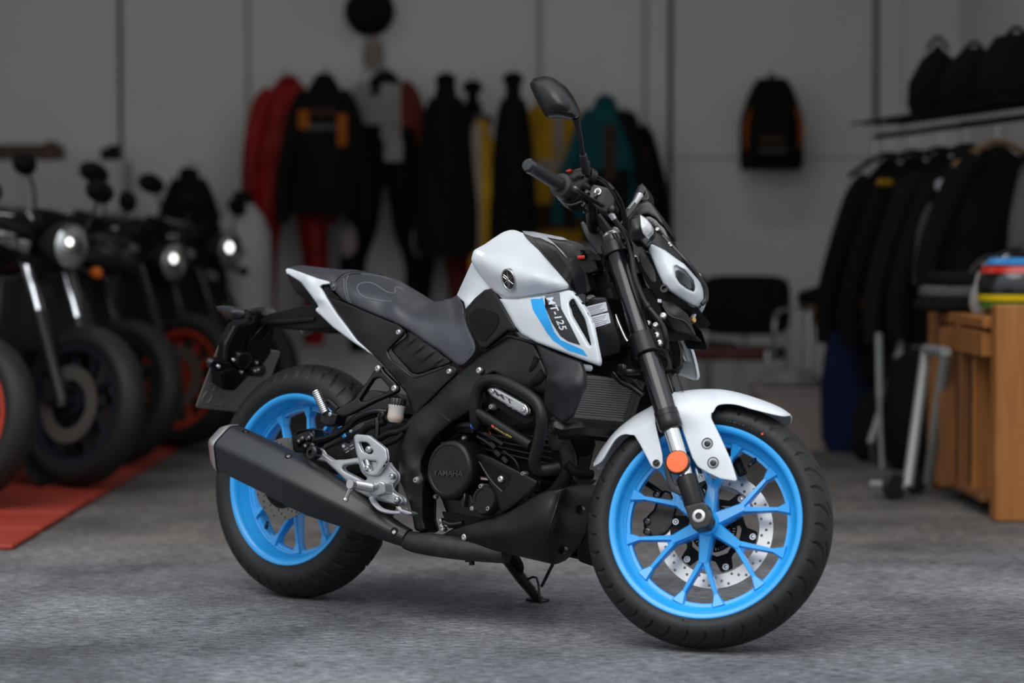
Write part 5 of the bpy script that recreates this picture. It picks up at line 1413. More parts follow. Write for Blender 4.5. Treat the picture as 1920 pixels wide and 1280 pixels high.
# far (left) indicator, seen past the dash
fi = patch(S, [(1204, 342.5, -.22), (1197, 348, -.22), (1192, 357, -.22), (1186, 373, -.215), (1184, 382, -.21), (1200, 382, -.20), (1214, 376, -.20), (1218, 370, -.20), (1217, 361, -.21), (1211, 350, -.215)], res=4, thick=.05, back='lat', edge=(4, .006), rnd=2)
put('left_indicator', fi, SATIN, bike)
put('indicator_face', patch(S, [(1204, 345, -.216), (1197, 357, -.214), (1206, 364, -.205), (1210, 356, -.21)], res=4, thick=.006, back='lat'), GREYP, bike)
tube('left_indicator_stalk', S, [(1200, 366, -.195), (1192, 378, -.18), (1178, 396, -.14)], [.010, .008, .008], STEEL, bike, n=10, smooth=False)
put('left_mount', patch(S, [(1178, 394, -.12), (1190, 378, -.12), (1195, 384, -.12), (1170, 418, -.12), (1163, 418, -.12)], res=5, thick=.02, back='lat'), GREYP, bike)
# black nose cowl + trim rail
cow = patch(S, [(1200, 452, .09), (1212, 446, .09), (1224, 430, .088), (1240, 442, .085), (1262, 465, .072), (1283, 484, .06), (1290, 500, .055), (1284, 496, .06), (1270, 488, .08), (1247, 471, .09), (1226, 460, .095), (1214, 456, .098)], res=5, thick=.18, back='lat', edge=(3, .004))
put('nose_cowl', cow, BLACKP, bike)
tube('cowl_trim', S, [(1242, 442, .06), (1262, 464, .06), (1290, 494, .055), (1308, 517, .034), (1321, 536, .018), (1324, 548, .012), (1323.5, 562, .010), (1316, 570.5, .016)], [.005, .006, .007, .006, .006, .006, .006, .005], GREYP, bike, n=8)
for q in ((1255, 456), (1258, 460)): bolt(S, q[0], q[1], .072, .004, STEEL, bike, name='screw', depth=.003)
hole_h = [(1263.5, 500), (1268, 497), (1283, 505), (1300, 525.5), (1303, 539), (1301, 547), (1289, 542.5), (1274, 531), (1267, 520)]
hs = patch(S, [(1214.5, 455, .10, 2), (1225, 458, .102), (1247, 469, .108), (1270, 486, .105), (1283, 494.5, .096), (1300, 514, .068), (1315, 531, .028), (1320, 542.5, .015, 4), (1320.5, 563, .012, 4), (1309, 573, .022, 3), (1300, 574.5, .038, 3), (1275.5, 558, .09), (1250, 541, .118), (1244, 533, .12, 3), (1232, 508, .12), (1216, 468, .106)],
           ctrl=[(1255, 515, .135), (1240, 490, .126), (1270, 545, .115), (1310, 550, .042), (1285, 500, .106), (1258, 498, .130)], res=4, thick=.006, back='lat', holes=[hole_h], edge=(5, .008), hole_rnd=1.5)
shroud, _ = both('headlight_shroud', hs, WHITE, bike)
both('shroud_recess', patch(S, [(1261, 498, .118), (1268, 495, .112), (1284, 503, .09), (1303, 525, .042), (1306, 541, .026), (1303, 550, .03), (1288, 545, .072), (1272, 533, .098), (1264, 521, .118)], res=4, thick=.004, back='lat', rnd=3), WHITE, bike)
both('position_lens_or_glint', patch(S, [(1265, 507, .1195), (1272, 505, .1185), (1284, 514, .094), (1299, 531, .058), (1301, 544, .046), (1289, 540, .078), (1275, 529, .102), (1268, 518, .1175)], res=4, thick=.004, back='lat', rnd=3, edge=(2, .002)), HLENS, bike)
hd = patch(S, [(1200, 480, .08), (1216, 472, .085), (1246, 538, .095), (1278, 562, .075), (1300, 577, .045), (1308, 574, .035), (1296, 581, .04), (1262, 576, .08), (1235, 560, .085), (1212, 530, .08), (1198, 500, .08)], res=6, thick=.16, back='lat', rnd=3)
put('headlight_body', hd, DARKP, bike)
put('headlight_lens', lathe_g([(-.05, .045), (0, .045), (.012, .03), (.014, .0001)], 28, axis_M(V((S.P(1312, 545, .0).x - .02, 0, S.P(1312, 545, .0).z)), V((.9, 0, -.35)))), LENS, bike, S)
put('headlight_stay', patch(S, [(1196, 478, .085), (1210, 470, .085), (1226, 500, .088), (1236, 530, .09), (1222, 530, .088), (1205, 505, .085)], res=5, thick=.02, back='lat', rnd=2, edge=(2, .003)), GREYP, bike)
lath('bracket_eye', S, 1245.5, 540.5, .122, [(-.01, .010), (.001, .010), (.001, .006), (-.008, .0055), (-.008, .0001)], SATIN, bike, n=20)
lc = patch(S, [(1234, 551, .085, 1), (1260, 563, .085), (1290, 590, .078), (1304, 626, .07, 3), (1301, 630, .07, 3), (1262, 621, .082), (1255, 609, .086), (1240, 569, .088)], ctrl=[(1265, 590, .094)], res=4.5, thick=.005, back='lat', edge=(2.5, .003))
both('lower_cowl', lc, BLACKP, bike)
seam_lc = tube('cowl_ridge', S, [(1242, 572, .092), (1257, 592, .094), (1285, 603, .086), (1302, 627, .073)], .002, GREYP, bike)
put('cowl_floor', patch(S, [(1255, 615, .07), (1262, 621, .08), (1301, 630, .068), (1315, 641, -.02), (1290, 637, .0), (1262, 640, .04), (1254, 640, .06)], res=5, thick=.006, back='nrm'), DARKP, bike)
put('lamp_socket', lathe_g([(-.01, .007), (.004, .008), (.008, .006), (.008, .0001)], 18, axis_M(S.P(1298, 601, .02), V((.7, -.6, .2)))), mat('brass_fitting', (.5, .33, .12), .35, metal=.8), bike, S)
put('clear_tube', tube_g(pts(S, [(1300, 580, .0), (1301, 590, .0), (1297, 598, .01)]), .006, 10), LENS, bike, S)
both('connector', patch(S, [(1233, 560, .09), (1240, 561, .09), (1240, 567, .09), (1233, 566, .09)], res=3, thick=.01, back='lat'), LABELM, bike)
put('wiring_block', patch(S, [(1205, 540, .06), (1225, 540, .06), (1238, 570, .06), (1245, 600, .06), (1225, 600, .06), (1212, 575, .06)], res=6, thick=.1, back='lat', rnd=4), DARKP, bike)
# ------------------------------------------------------------------ the row of parked motorcycles at the left
OR_RIM = mat('red_orange_rim', (.42, .035, .012), .4)
BK_RIM = mat('black_rim', (.012, .012, .013), .4)
BL_RIM = mat('dark_blue_rim', (.010, .012, .022), .4)
ENG = mat('dark_engine_metal', (.02, .02, .022), .45, metal=.3)
BRITE = mat('polished_fork_chrome', (.6, .62, .66), .18, metal=1)
AMBER = mat('amber_lens', (.75, .16, .01), .25, coat=.4)
FAIR = mat('grey_white_fairing', (.34, .34, .35), .4)
PAINTB = mat('black_gloss_paint', (.008, .008, .009), .15, coat=.6)
LAMPG = mat('lamp_glass', (.9, .9, .9), .03, metal=.95)
GLINTM = mat('glowing_lens_glint', (1, 1, 1), .4, emit=(1.0, 1.0, .95, 2.5))  # emission stands for bright reflections in the parked headlights
def small_tyre(R, r, wd): 
    prof = [(-wd * .8, r), (-wd * .98, r + .02), (-wd, (R + r) / 2), (-wd * .86, R - .03), (-wd * .5, R - .008), (0, R), (wd * .5, R - .008), (wd * .86, R - .03), (wd, (R + r) / 2), (wd * .98, r + .02), (wd * .8, r)]
    return lathe_g(prof, 56, YL, closed=True)
def small_rim(r, wd):
    return join(lathe_g([(wd * .85, r + .004), (wd * .85, r - .014), (wd * .3, r - .03), (-wd * .3, r - .03), (-wd * .85, r - .014), (-wd * .85, r + .004)], 48, YL, closed=True), lathe_g([(-.05, .012), (-.05, .035), (.05, .035), (.05, .012)], 20, YL, closed=True))
def parked(loc, yaw, rim_m, body_m, kind, label, steer=.25, lamp='round', mirrors='oval', amber=True, chrome=True, glint=None, drop=0.0):
    t = bpy.data.objects.new('motorcycle', None); link(t)
    t.matrix_world = Matrix.Translation(V((loc[0], loc[1], loc[2]))) @ Matrix.Rotation(yaw, 4, 'Z') @ Matrix.Rotation(-.10, 4, 'X') @ Matrix.Translation(V((-1.36, 0, 0)))
    tag(t, label, 'motorcycle', 'motorcycles')
    A = V((1.45, 0, 0)); ax = V((-sin(RAKE), 0, cos(RAKE)))
    SM = Matrix.Translation(A) @ Matrix.Rotation(steer, 4, ax) @ Matrix.Translation(-A)
    def wheel_s(name, M, R, wd, spokes):
        o = mk(name, xf(small_rim(R - .088, wd), M), rim_m, t)
        mk('tyre', xf(small_tyre(R, R - .09, wd), M), RUBBER, o)
        for i in range(spokes):
            a = 2 * pi * i / spokes + .3
            mk('spoke', xf(bar_g((.03 * sin(a), 0, .03 * cos(a)), ((R - .105) * sin(a), 0, (R - .105) * cos(a)), .03, .04, .018, .03), M), rim_m, o)
        return o
    fw = wheel_s('front_wheel', SM @ Matrix.Translation(V((1.36, 0, .315))), .315, .062, 10)
    wheel_s('rear_wheel', Matrix.Translation(V((0, 0, .32))), .32, .078, 10)
    for sgn in ((-1, 1)):
        d_ = mk('brake_disc', xf(lathe_g([(-.003, .095), (-.003, .15), (.003, .15), (.003, .095)], 40, YL, closed=True), SM @ Matrix.Translation(V((1.36, sgn * .072, .315)))), DISCR, t)
        ft_, fb_ = V((1.36 - .30, sgn * .105, .315 + .56)), V((1.36 + .0, sgn * .105, .315))
        up_ = ft_.lerp(fb_, .38)
        mk('fork_tube', xf(tube_g([ft_, up_], .024, 12), SM), BRITE if chrome else FORKB, t)
        mk('fork_slider', xf(tube_g([up_, fb_], [.030, .026], 12, smooth=False), SM), ENG, t)
        mk('axle_nut', xf(tube_g([fb_, fb_ + V((0, sgn * .02, 0))], .014, 10), SM), STEEL, t)
        mk('caliper', xf(box_g((1.27, sgn * .085, .36), (.07, .05, .10), None, .012), SM), ENG, t)
        mk('indicator', xf(lathe_g([(-.03, .0001), (-.022, .018), (0, .024), (.016, .02), (.02, .0001)], 16, axis_M(V((1.16, sgn * .19, .86)), V((1, sgn * .2, 0)))), SM), AMBER if amber and sgn > 0 else DARKP, t)
        mk('indicator_stalk', xf(tube_g([V((1.10, sgn * .08, .87)), V((1.14, sgn * .18, .86))], .009, 8), SM), ENG, t)
        # handlebar half, grip and mirror
        hb = [V((1.03, 0, .95)), V((1.01, sgn * .12, .99)), V((.95, sgn * .30, 1.02)), V((.90, sgn * .40, 1.02))]
        mk('handlebar', xf(tube_g(hb, .013, 10), SM), ENG, t)
        mk('grip', xf(tube_g([hb[2].lerp(hb[3], .1), hb[3]], .02, 12), SM), RUBGRIP, t)
        mk('lever', xf(tube_g([V((1.02, sgn * .26, 1.01)), V((1.0, sgn * .42, .99))], .006, 8), SM), ENG, t)
        mm = V((.95, sgn * .36, 1.22))
        mi = mk('mirror', xf(lathe_g([(-.012, .0001), (-.012, .058), (0, .064), (.02, .05), (.032, .02), (.033, .0001)], 20, axis_M(mm, V((1, sgn * .15, .05))) @ Matrix.Diagonal(V((1, 1.45 if mirrors == 'oval' else 1.05, .8, 1)))), SM), DARKP, t)
        mk('mirror_stem', xf(tube_g([V((.97, sgn * .27, 1.02)), V((.98, sgn * .31, 1.12)), mm], .007, 8), SM), ENG, mi)
    mk('triple_clamp', xf(tube_g([V((1.07, -.12, .86)), V((1.04, 0, .87)), V((1.07, .12, .86))], .03, 10, flat=.7), SM), ENG, t)
    mk('front_fender', xf(lathe_g([(-.075, .335), (-.06, .35), (0, .356), (.06, .35), (.075, .335), (.07, .33), (0, .345), (-.07, .33)], 24, Matrix.Translation(V((1.36, 0, .315))) @ YL, closed=True, a0=radians(-70), a1=radians(35)), SM), body_m if kind == 'sport' else ENG, t)
    if lamp == 'round':
        Lm = axis_M(V((1.19, 0, .94 - drop)), V((1, 0, -.04)))
        hb_ = mk('headlight', xf(lathe_g([(-.14, .0001), (-.13, .045), (-.06, .088), (0, .096), (.012, .096), (.012, .088)], 36, Lm), SM), ENG, t)
        if glint: mk('position_lens_or_glint', xf(lathe_g([(.0, .0001), (.0, glint), (.006, glint * .8), (.008, .0001)], 16, Lm @ Matrix.Translation(V((.026, .030, -.012)))), SM), GLINTM, hb_)  # added glowing disc, a glint on the lens made as emission
        mk('headlight_lens', xf(lathe_g([(.010, .089), (.022, .07), (.03, .035), (.033, .0001)], 32, Lm), SM), LAMPG, hb_)
    else:
        hb_ = mk('headlight', xf(box_g((1.17, 0, .91), (.14, .20, .16), None, .03), SM), ENG, t)
        for sgn in (-1, 1):
            mk('headlight_lens', xf(lathe_g([(-.01, .045), (.006, .04), (.016, .02), (.018, .0001)], 22, axis_M(V((1.245, sgn * .05, .905)), V((1, 0, 0)))), SM), HLENS, hb_)
    mk('instrument', xf(box_g((1.06, 0, 1.03), (.05, .16, .10), None, .015), SM), DARKP, t)
    # body
    def blob(name, secs, m, par=t, n=16):
        rings = [[V((x, yw * cos(2 * pi * j / n) if abs(cos(2 * pi * j / n)) < .99 else yw * cos(2 * pi * j / n), zc + zh * sin(2 * pi * j / n))) for j in range(n)] for x, yw, zc, zh in secs]
        return mk(name, loft(rings), m, par)
    blob('tank', [(.36, .07, .80, .05), (.45, .14, .86, .11), (.62, .18, .91, .16), (.80, .185, .94, .17), (.95, .15, .93, .15), (1.03, .06, .90, .08)], body_m)
    blob('seat', [(-.30, .08, .86, .03), (-.2, .12, .86, .05), (0, .135, .83, .055), (.2, .14, .79, .055), (.38, .10, .78, .05), (.44, .04, .80, .03)], SEATM)
    blob('tail', [(-.42, .05, .86, .03), (-.3, .11, .82, .05), (0, .12, .76, .06), (.3, .10, .72, .06), (.4, .06, .72, .04)], body_m)
    blob('engine', [(.30, .12, .44, .12), (.36, .19, .44, .20), (.55, .21, .44, .26), (.80, .20, .46, .26), (.95, .12, .50, .16)], ENG)
    blob('cylinder_block', [(.55, .11, .62, .10), (.65, .14, .64, .14), (.85, .14, .62, .14), (.95, .10, .58, .10)], ENG)
    for i in range(4): mk('cooling_fin', box_g((.75, 0, .56 + i * .045), (.36, .30, .010), None, .004), ENG, t)
    mk('radiator', box_g((1.02, 0, .62), (.05, .38, .36), None, .01), ENG, t)
    mk('frame', join(tube_g([V((1.02, -.03, .82)), V((.6, -.17, .66)), V((.25, -.16, .42))], .026, 8), tube_g([V((1.02, .03, .82)), V((.6, .17, .66)), V((.25, .16, .42))], .026, 8), tube_g([V((.25, -.17, .42)), V((.25, .17, .42))], .02, 8)), ENG, t)
    mk('swing_arm', join(tube_g([V((.3, -.12, .40)), V((0, -.12, .32))], .03, 8), tube_g([V((.3, .12, .40)), V((0, .12, .32))], .03, 8), tube_g([V((.26, -.13, .39)), V((.26, .13, .39))], .03, 8)), ENG, t)
    mk('muffler', tube_g([V((.7, -.16, .20)), V((.35, -.2, .22)), V((.2, -.22, .30)), V((-.25, -.22, .42))], [.025, .025, .055, .058], 14), PIPE, t)
    mk('side_stand', tube_g([V((.42, .14, .26)), V((.50, .27, .035))], .014, 8), ENG, t)
    if kind == 'sport':
        blob('fairing', [(.80, .20, .66, .22), (.95, .235, .74, .26), (1.12, .20, .82, .22), (1.24, .11, .82, .13), (1.30, .03, .80, .05)], body_m)
        mk('windscreen', loft([[V((1.20 - q * .05, .12 * cos(a) * (1 - q * .08), .92 + q * .07 + .04 * sin(a))) for a in [pi * i / 10 for i in range(11)]] for q in range(5)], False, False), mat('smoked_screen', (.05, .05, .05), .1, alpha=.5), t)
    return t
PM_ = radians(-42)
parked((-1.98, 8.62, .018), PM_, OR_RIM, PAINTB, 'naked', 'black motorcycle cut off by the left edge, with a red rim nearest the camera', .2)
parked((-1.69, 9.35, .018), PM_, BL_RIM, PAINTB, 'naked', 'black motorcycle with a large round headlight and orange indicator standing on red mats', .12, glint=.017)
parked((-1.70, 10.30, .018), PM_, BK_RIM, PAINTB, 'naked', 'black motorcycle behind the one with the large round headlight, third from the left', .25, lamp='twin', mirrors='round', amber=False, chrome=False)
parked((-1.55, 11.25, .018), PM_, OR_RIM, PAINTB, 'naked', 'black motorcycle with red front rim deeper in the row', .2, mirrors='oval', amber=False, chrome=False, glint=.022, drop=.07)
parked((-1.35, 12.02, .0), radians(-35), BK_RIM, PAINTB, 'naked', 'black motorcycle at the far end of the row, standing on bare concrete', .1, amber=False, chrome=False, glint=.026)
# red floor mats under the row
MATR = mat('red_floor_mat', (.30, .028, .012), .6, bump=(200, .2))
mt = empty('floor_mat', (-2.35, 9.5, 0)); tag(mt, 'red interlocking floor mat under the row of parked motorcycles', 'mat')
for i in range(10):
    for j in range(4):
        x = -1.55 - .5 * (j + .5) + .004; y = 7.5 + .47 * (i + .5)
        mk('mat_tile', box_g((x + 2.35, y - 9.5, .0095 + .0015 * ((i * 7 + j * 3) % 3)), (.488, .458, .015), None, .004), MATR, mt, smooth=False)
# ------------------------------------------------------------------ clothes on the back wall
def cloth(name, c, rough=.85): return mat(name, c, rough, spec=.2, bump=(30, .5), vary=(6, tuple(x * .6 for x in c), .4, .75))
C_RED = cloth('red_leather', (.32, .008, .008), .5); C_BLK = cloth('black_textile', (.004, .004, .0045)); C_WHT = cloth('white_leather', (.33, .31, .29), .55)
C_YEL = cloth('yellow_textile', (.55, .30, .015)); C_TEAL = cloth('teal_textile', (.006, .075, .09)); C_ORG = cloth('orange_trim', (.42, .11, .012)); C_GRY = cloth('grey_textile', (.10, .10, .105)); C_DRED = cloth('dull_red_textile', (.16, .03, .022)); C_BRN = cloth('brown_leather', (.06, .03, .018)); C_PNK = cloth('pale_leather', (.34, .28, .25), .6)
WOODH = mat('wooden_hanger', (.28, .15, .06), .5)
def folds(p, amp, seed):
    return p + V((0, amp * (sin(p.x * 47 + seed) * .6 + sin(p.x * 23 + p.z * 9 + seed * 2) + .5 * sin(p.z * 31 + p.x * 11 + seed)), 0))
def torso_g(w_top, w_bot, h, depth, seed, collar=.09):
    """hanging jacket body, hung point at the origin, local x right, z up, y away from the viewer"""
    n = 28; rings = []
    prof = [(0.0, .035, .03), (.025, collar * 1.1, .05), (.085, w_top * .40, depth * .7), (.20, w_top * .58, depth * .9), (.34, w_top * .82, depth), (.5, (w_top + w_bot) / 2 * .97, depth * 1.05), (.75, w_bot, depth * .95), (1.0, w_bot * 1.03, depth * .8)]
    prof2 = []
    for a, b in zip(prof[:-1], prof[1:]):
        for k in range(3): prof2.append(tuple(a[i] + (b[i] - a[i]) * k / 3 for i in range(3)))
    prof2.append(prof[-1])
    for t, hw, d in prof2:
        z = -.04 - t * h
        r = []
        for j in range(n):
            a = 2 * pi * j / n
            c, s_ = cos(a), sin(a)
            p = V((hw / 2 * (abs(c) ** .8) * (1 if c > 0 else -1), d / 2 * (abs(s_) ** .8) * (1 if s_ > 0 else -1), z))
            r.append(folds(p, .006 + .010 * t, seed))
        rings.append(r)
    return loft(rings)
def sleeve_g(w_top, h, sgn, L, seed, spread=.04, r0=.075):
    r0 = min(r0, .17 * w_top)
    sx = sgn * w_top * .46
    P = [V((sx * .42, 0, -.04 - .14 * h)), V((sx * .70, 0, -.04 - .25 * h)), V((sx * 1.0 + sgn * spread * .4, -.01, -.04 - .26 * h - L * .35)), V((sx * 1.15 + sgn * spread, -.03, -.04 - .26 * h - L * .7)), V((sx * 1.14 + sgn * spread * 1.1, -.04, -.04 - .26 * h - L))]
    return tube_g(P, [r0, r0 * 1.05, r0 * .92, r0 * .8, r0 * .7], 14, flat=.8)
def garment(name, px, py, Y, label, cat, w_top, h, w_bot=None, depth=.16, torso=C_BLK, sleeves=None, L=.55, yaw=0, seed=0, bands=(), collar=None, spread=.04, hook=True, group='clothes on the wall', squeeze=1.0):
    p = at_depth(px, py, Y)
    t = empty(name, (p.x, Y, p.z), yaw); tag(t, label, cat, group)
    w_bot = w_bot or w_top * .95
    mk('body', torso_g(w_top, w_bot, h, depth, seed), torso, t)
    for sgn in (-1, 1): mk('sleeve', sleeve_g(w_top, h, sgn, L, seed, spread), (sleeves or torso) if not isinstance(sleeves, tuple) else sleeves[0 if sgn < 0 else 1], t)
    mk('collar', tube_g([V((.04 * cos(a), .025 * sin(a), -.075 - .02 * sin(a))) for a in [2 * pi * i / 12 for i in range(13)]], .018, 8), collar or torso, t)
    if hook: mk('wall_hook', tube_g([V((0, .0, -.05)), V((0, 0, -.01)), V((0, .02, .0)), V((.0, YB - Y - .004, -.01))], .006, 6, smooth=False), STEEL, t)
    for (x0, x1, z0, z1, m_) in bands:       # sewn-on panels following the front
        g = []
        nx, nz = 8, 6
        P = []; 
        for i in range(nz + 1):
            for j in range(nx + 1):
                x = x0 + (x1 - x0) * j / nx; z = z0 + (z1 - z0) * i / nz
                k = max(0, 1 - (2 * x / max(w_top, w_bot)) ** 2)
                P.append(folds(V((x, -(depth / 2) * (k ** .5) * .95 - .014, z)), .008, seed))
        fs = [[i * (nx + 1) + j, i * (nx + 1) + j + 1, (i + 1) * (nx + 1) + j + 1, (i + 1) * (nx + 1) + j] for i in range(nz) for j in range(nx)]
        mk('sewn_panel', slab(P, fs, [], [q + V((0, .02, 0)) for q in P]), m_, t)
    return t
def trousers_g(w, h, seed, x=0, z0=0, depth=.14, gap=.02, bow=.0):
    gs = []
    for sgn in (-1, 1):
        P = [V((x + sgn * w * .22, 0, z0)), V((x + sgn * (w * .24 + gap), -.01, z0 - h * .3)), V((x + sgn * (w * .25 + gap + bow), -.03, z0 - h * .55)), V((x + sgn * (w * .26 + gap), -.01, z0 - h))]
        gs.append(tube_g(P, [w * .27, w * .25, w * .21, w * .17], 16, flat=.75))
    return gs
YW = 13.36
# long red one-piece suit
t = garment('race_suit', 541, 128, YW - .04, 'long plain red suit hanging at the left end of the wall rail', 'suit', .45, .72, .46, .15, C_RED, L=.62, seed=1, spread=-.02)
for g in trousers_g(.44, .95, 1, z0=-.56, bow=.01): mk('trouser_leg', g, C_RED, t)
t.rotation_euler.z = .25
# black jacket with orange trim
garment('jacket', 608, 124, YW - .28, 'black jacket with orange and grey trim hanging in front of the red suit', 'jacket', .40, .76, .36, .18, C_BLK, L=.60, seed=2, spread=.01, collar=C_BLK,
        bands=[(-.135, -.075, -.34, -.24, C_ORG), (.075, .125, -.43, -.26, C_ORG), (-.10, .07, -.345, -.315, C_GRY), (-.06, .06, -.27, -.23, C_BRN)])
# white, black and red race suit with legs
t = garment('race_suit', 722, 118, YW - .02, 'race suit in white, black and red with legs and pale knees', 'suit', .42, .62, .36, .17, C_BLK, sleeves=(C_WHT, C_DRED), L=.62, seed=3, collar=C_BRN,
            bands=[(-.02, .09, -.42, -.12, C_WHT), (-.13, -.02, -.34, -.18, C_WHT), (.0, .10, -.54, -.42, C_WHT), (.09, .18, -.35, -.20, C_DRED)])
for k, g in enumerate(trousers_g(.46, 1.0, 3, z0=-.58, gap=.015, bow=.05)):
    mk('trouser_leg', g, C_BLK, t)
    sgn = (-1, 1)[k]
    mk('knee_pad', lathe_g([(-.05, .0001), (-.05, .075), (-.02, .085), (.03, .06), (.045, .0001)], 18, axis_M(V((sgn * .19, -.09, -.58 - .40)), V((sgn * .4, -1, 0))) @ Matrix.Diagonal(V((1, .8, 1.5, 1)))), C_PNK, t)
# black jacket above red trousers
garment('jacket', 836, 124, YW - .28, 'plain black jacket hanging above a pair of red trousers', 'jacket', .27, .98, .28, .18, C_BLK, L=.70, seed=4, spread=.0)
p = at_depth(825, 440, YW + .05); t = empty('trousers', (p.x, YW + .05, p.z)); tag(t, 'red trousers hanging below a plain black jacket', 'trousers', 'clothes on the wall')
for g in trousers_g(.34, .75, 5): mk('trouser_leg', g, C_DRED, t)
mk('waistband', tube_g([V((.16 * cos(a), .06 * sin(a), .02)) for a in [2 * pi * i / 16 for i in range(17)]], .03, 8), C_DRED, t)
garment('jacket', 886, 138, YW - .02, 'narrow black jacket between a black jacket and a white and yellow suit', 'jacket', .15, .9, .17, .18, C_BLK, L=.6, seed=6, spread=-.01, )
garment('race_suit', 905, 200, YW - .25, 'slim suit with yellow, red and white speckled panels', 'suit', .15, .85, .15, .13, C_YEL, sleeves=(C_RED, C_YEL), L=.75, seed=7, spread=-.01, bands=[(-.06, -.01, -.75, -.10, C_PNK)], collar=C_GRY)
garment('jacket', 962, 122, YW - .28, 'long black coat hanging beside a yellow jacket', 'jacket', .20, 1.05, .22, .18, C_BLK, L=.75, seed=8, spread=.0)
garment('jacket', 1038, 150, YW - .02, 'yellow and black jacket behind the motorcycle mirror', 'jacket', .36, .85, .34, .17, C_YEL, sleeves=(C_YEL, C_YEL), L=.58, seed=9, spread=.02, collar=C_YEL, bands=[(.0, .05, -.42, -.10, C_PNK), (-.10, .06, -.50, -.44, C_PNK), (-.13, .13, -.82, -.68, C_BRN)])
garment('jacket', 1135, 165, YW - .28, 'teal jacket with black sleeves at the right end of the wall rail', 'jacket', .34, .66, .34, .17, C_TEAL, sleeves=(C_TEAL, C_BLK), L=.52, seed=10, spread=.07, collar=C_TEAL, bands=[(-.01, .05, -.50, -.20, C_BRN), (-.15, .16, -.69, -.44, C_BLK)])
garment('jacket', 1175, 195, YW - .02, 'black jacket with dull yellow panel half behind the teal jacket', 'jacket', .34, .64, .34, .15, C_BLK, sleeves=C_BLK, L=.55, seed=11, spread=.03, bands=[(.0, .12, -.5, -.25, C_BRN)])
garment('jacket', 354, 300, YW - .3, 'small black jacket hanging low behind the parked motorcycles', 'jacket', .26, .5, .34, .14, C_BLK, L=.4, seed=12, spread=.05)
# dark round hat on the wall above
p = at_depth(691, 18, YB - .12); t = empty('hat', (p.x, YB - .12, p.z)); tag(t, 'round black hat hanging high on the wall above the clothes', 'hat')
mk('crown', lathe_g([(.10, .10), (.0, .115), (-.05, .10), (-.08, .06), (-.09, .0001)], 28, axis_M(V((0, 0, 0)), V((0, 1, 0)))), cloth('dark_felt', (.014, .010, .008)), t)
mk('brim', lathe_g([(.10, .10), (.085, .137), (.095, .14), (.11, .10)], 32, axis_M(V((0, 0, 0)), V((0, 1, 0))), closed=True), MATS['dark_felt'], t)
p = at_depth(700, 95, YB - .03); t = empty('cloth_bag', (p.x, YB - .05, p.z)); tag(t, 'small pale cloth hanging on the wall under the round hat', 'cloth')
mk('cloth', loft([[folds(V((w_ * cos(2 * pi * j / 12), .03 * sin(2 * pi * j / 12), z)), .004, 3) for j in range(12)] for w_, z in ((.02, .08), (.05, .03), (.055, -.02), (.05, -.07), (.03, -.10))]), C_PNK, t)
# backpack on the wall at the right
p = at_depth(1447, 138, YW); t = empty('backpack', (p.x, YW, p.z)); tag(t, 'black backpack with orange side stripes hanging alone on the white wall', 'backpack')
def pack(w_, d_, z0, z1, n=24, top=.45):
    rings = []
    for i in range(13):
        k = i / 12; z = z1 + (z0 - z1) * k
        ww = w_ * (top + (1 - top) * min(1, (k * 2.2)) ** .7) * (1 if k < .93 else .93)
        rings.append([V((ww / 2 * (abs(cos(a)) ** .6) * (1 if cos(a) > 0 else -1), d_ / 2 * (abs(sin(a)) ** .6) * (1 if sin(a) > 0 else -1), z)) for a in [2 * pi * j / n for j in range(n)]])
    return loft(rings)
mk('main_bag', pack(.35, .20, -.53, -.03), C_BLK, t)
mk('front_pocket', xf(pack(.22, .10, -.46, -.17, top=.7), Matrix.Translation(V((-.01, -.11, 0)))), C_BLK, t)
mk('pocket_panel', box_g((-.015, -.165, -.37), (.13, .012, .05), None, .004), C_BRN, t)
mk('pocket_band', box_g((-.01, -.165, -.43), (.15, .01, .02), None, .003), C_GRY, t)
for sgn, zc in ((-1, -.30), (1, -.29)): mk('side_stripe', tube_g([V((sgn * .125, -.10, zc + .10)), V((sgn * .15, -.105, zc)), V((sgn * .145, -.10, zc - .12))], [.014, .022, .014], 10, flat=.6), C_ORG, t)
mk('wall_hook', tube_g([V((0, 0, -.02)), V((0, YB - YW - .004, -.015))], .006, 6), STEEL, t)
mk('haul_loop', tube_g([V((-.03, 0, -.05)), V((0, 0, .0)), V((.03, 0, -.05))], .008, 8), C_BLK, t)
for sgn in (-1, 1): mk('strap_end', tube_g([V((sgn * .12, -.03, -.42)), V((sgn * .15, -.04, -.47)), V((sgn * .13, -.04, -.53))], .013, 8), C_GRY, t)

# ------------------------------------------------------------------ clothes rack at the right
RZ = 1.475
O_ = V((1.9, 10.6, 0))
rk = empty('clothes_rack', O_); tag(rk, 'steel clothes rack crowded with dark riding jackets', 'clothes rack')
r0 = V((wx(1640, 11.6), 11.6, RZ)) - O_; r1 = V((wx(1945, 9.75), 9.75, RZ)) - O_
mk('rail', tube_g([r0, r1], .014, 10), DARKP, rk)
dirr = r1 - r0; perp = V((-dirr.y, dirr.x, 0)).normalized()
if perp.x > 0: perp = -perp
for q in (r0, r1):
    mk('upright', tube_g([q + V((0, 0, .06)), V((q.x, q.y, .06))], .014, 10), STEEL, rk)
    mk('foot', tube_g([V((q.x - .2, q.y, .05)), V((q.x + .12, q.y, .05))], .014, 10), STEEL, rk)
    for dx in (-.2, .12): mk('castor', lathe_g([(-.012, .0001), (-.012, .026), (.012, .026), (.012, .0001)], 16, axis_M(V((q.x + dx, q.y, .027)), V((0, 1, 0)))), RUBBER, rk)
for k in range(5): mk('shelf_bar', tube_g([r0 + perp * (.06 * k - .12) + V((0, 0, .06)), r1 + perp * (.06 * k - .12) + V((0, 0, .06))], .007, 6), DARKP, rk)
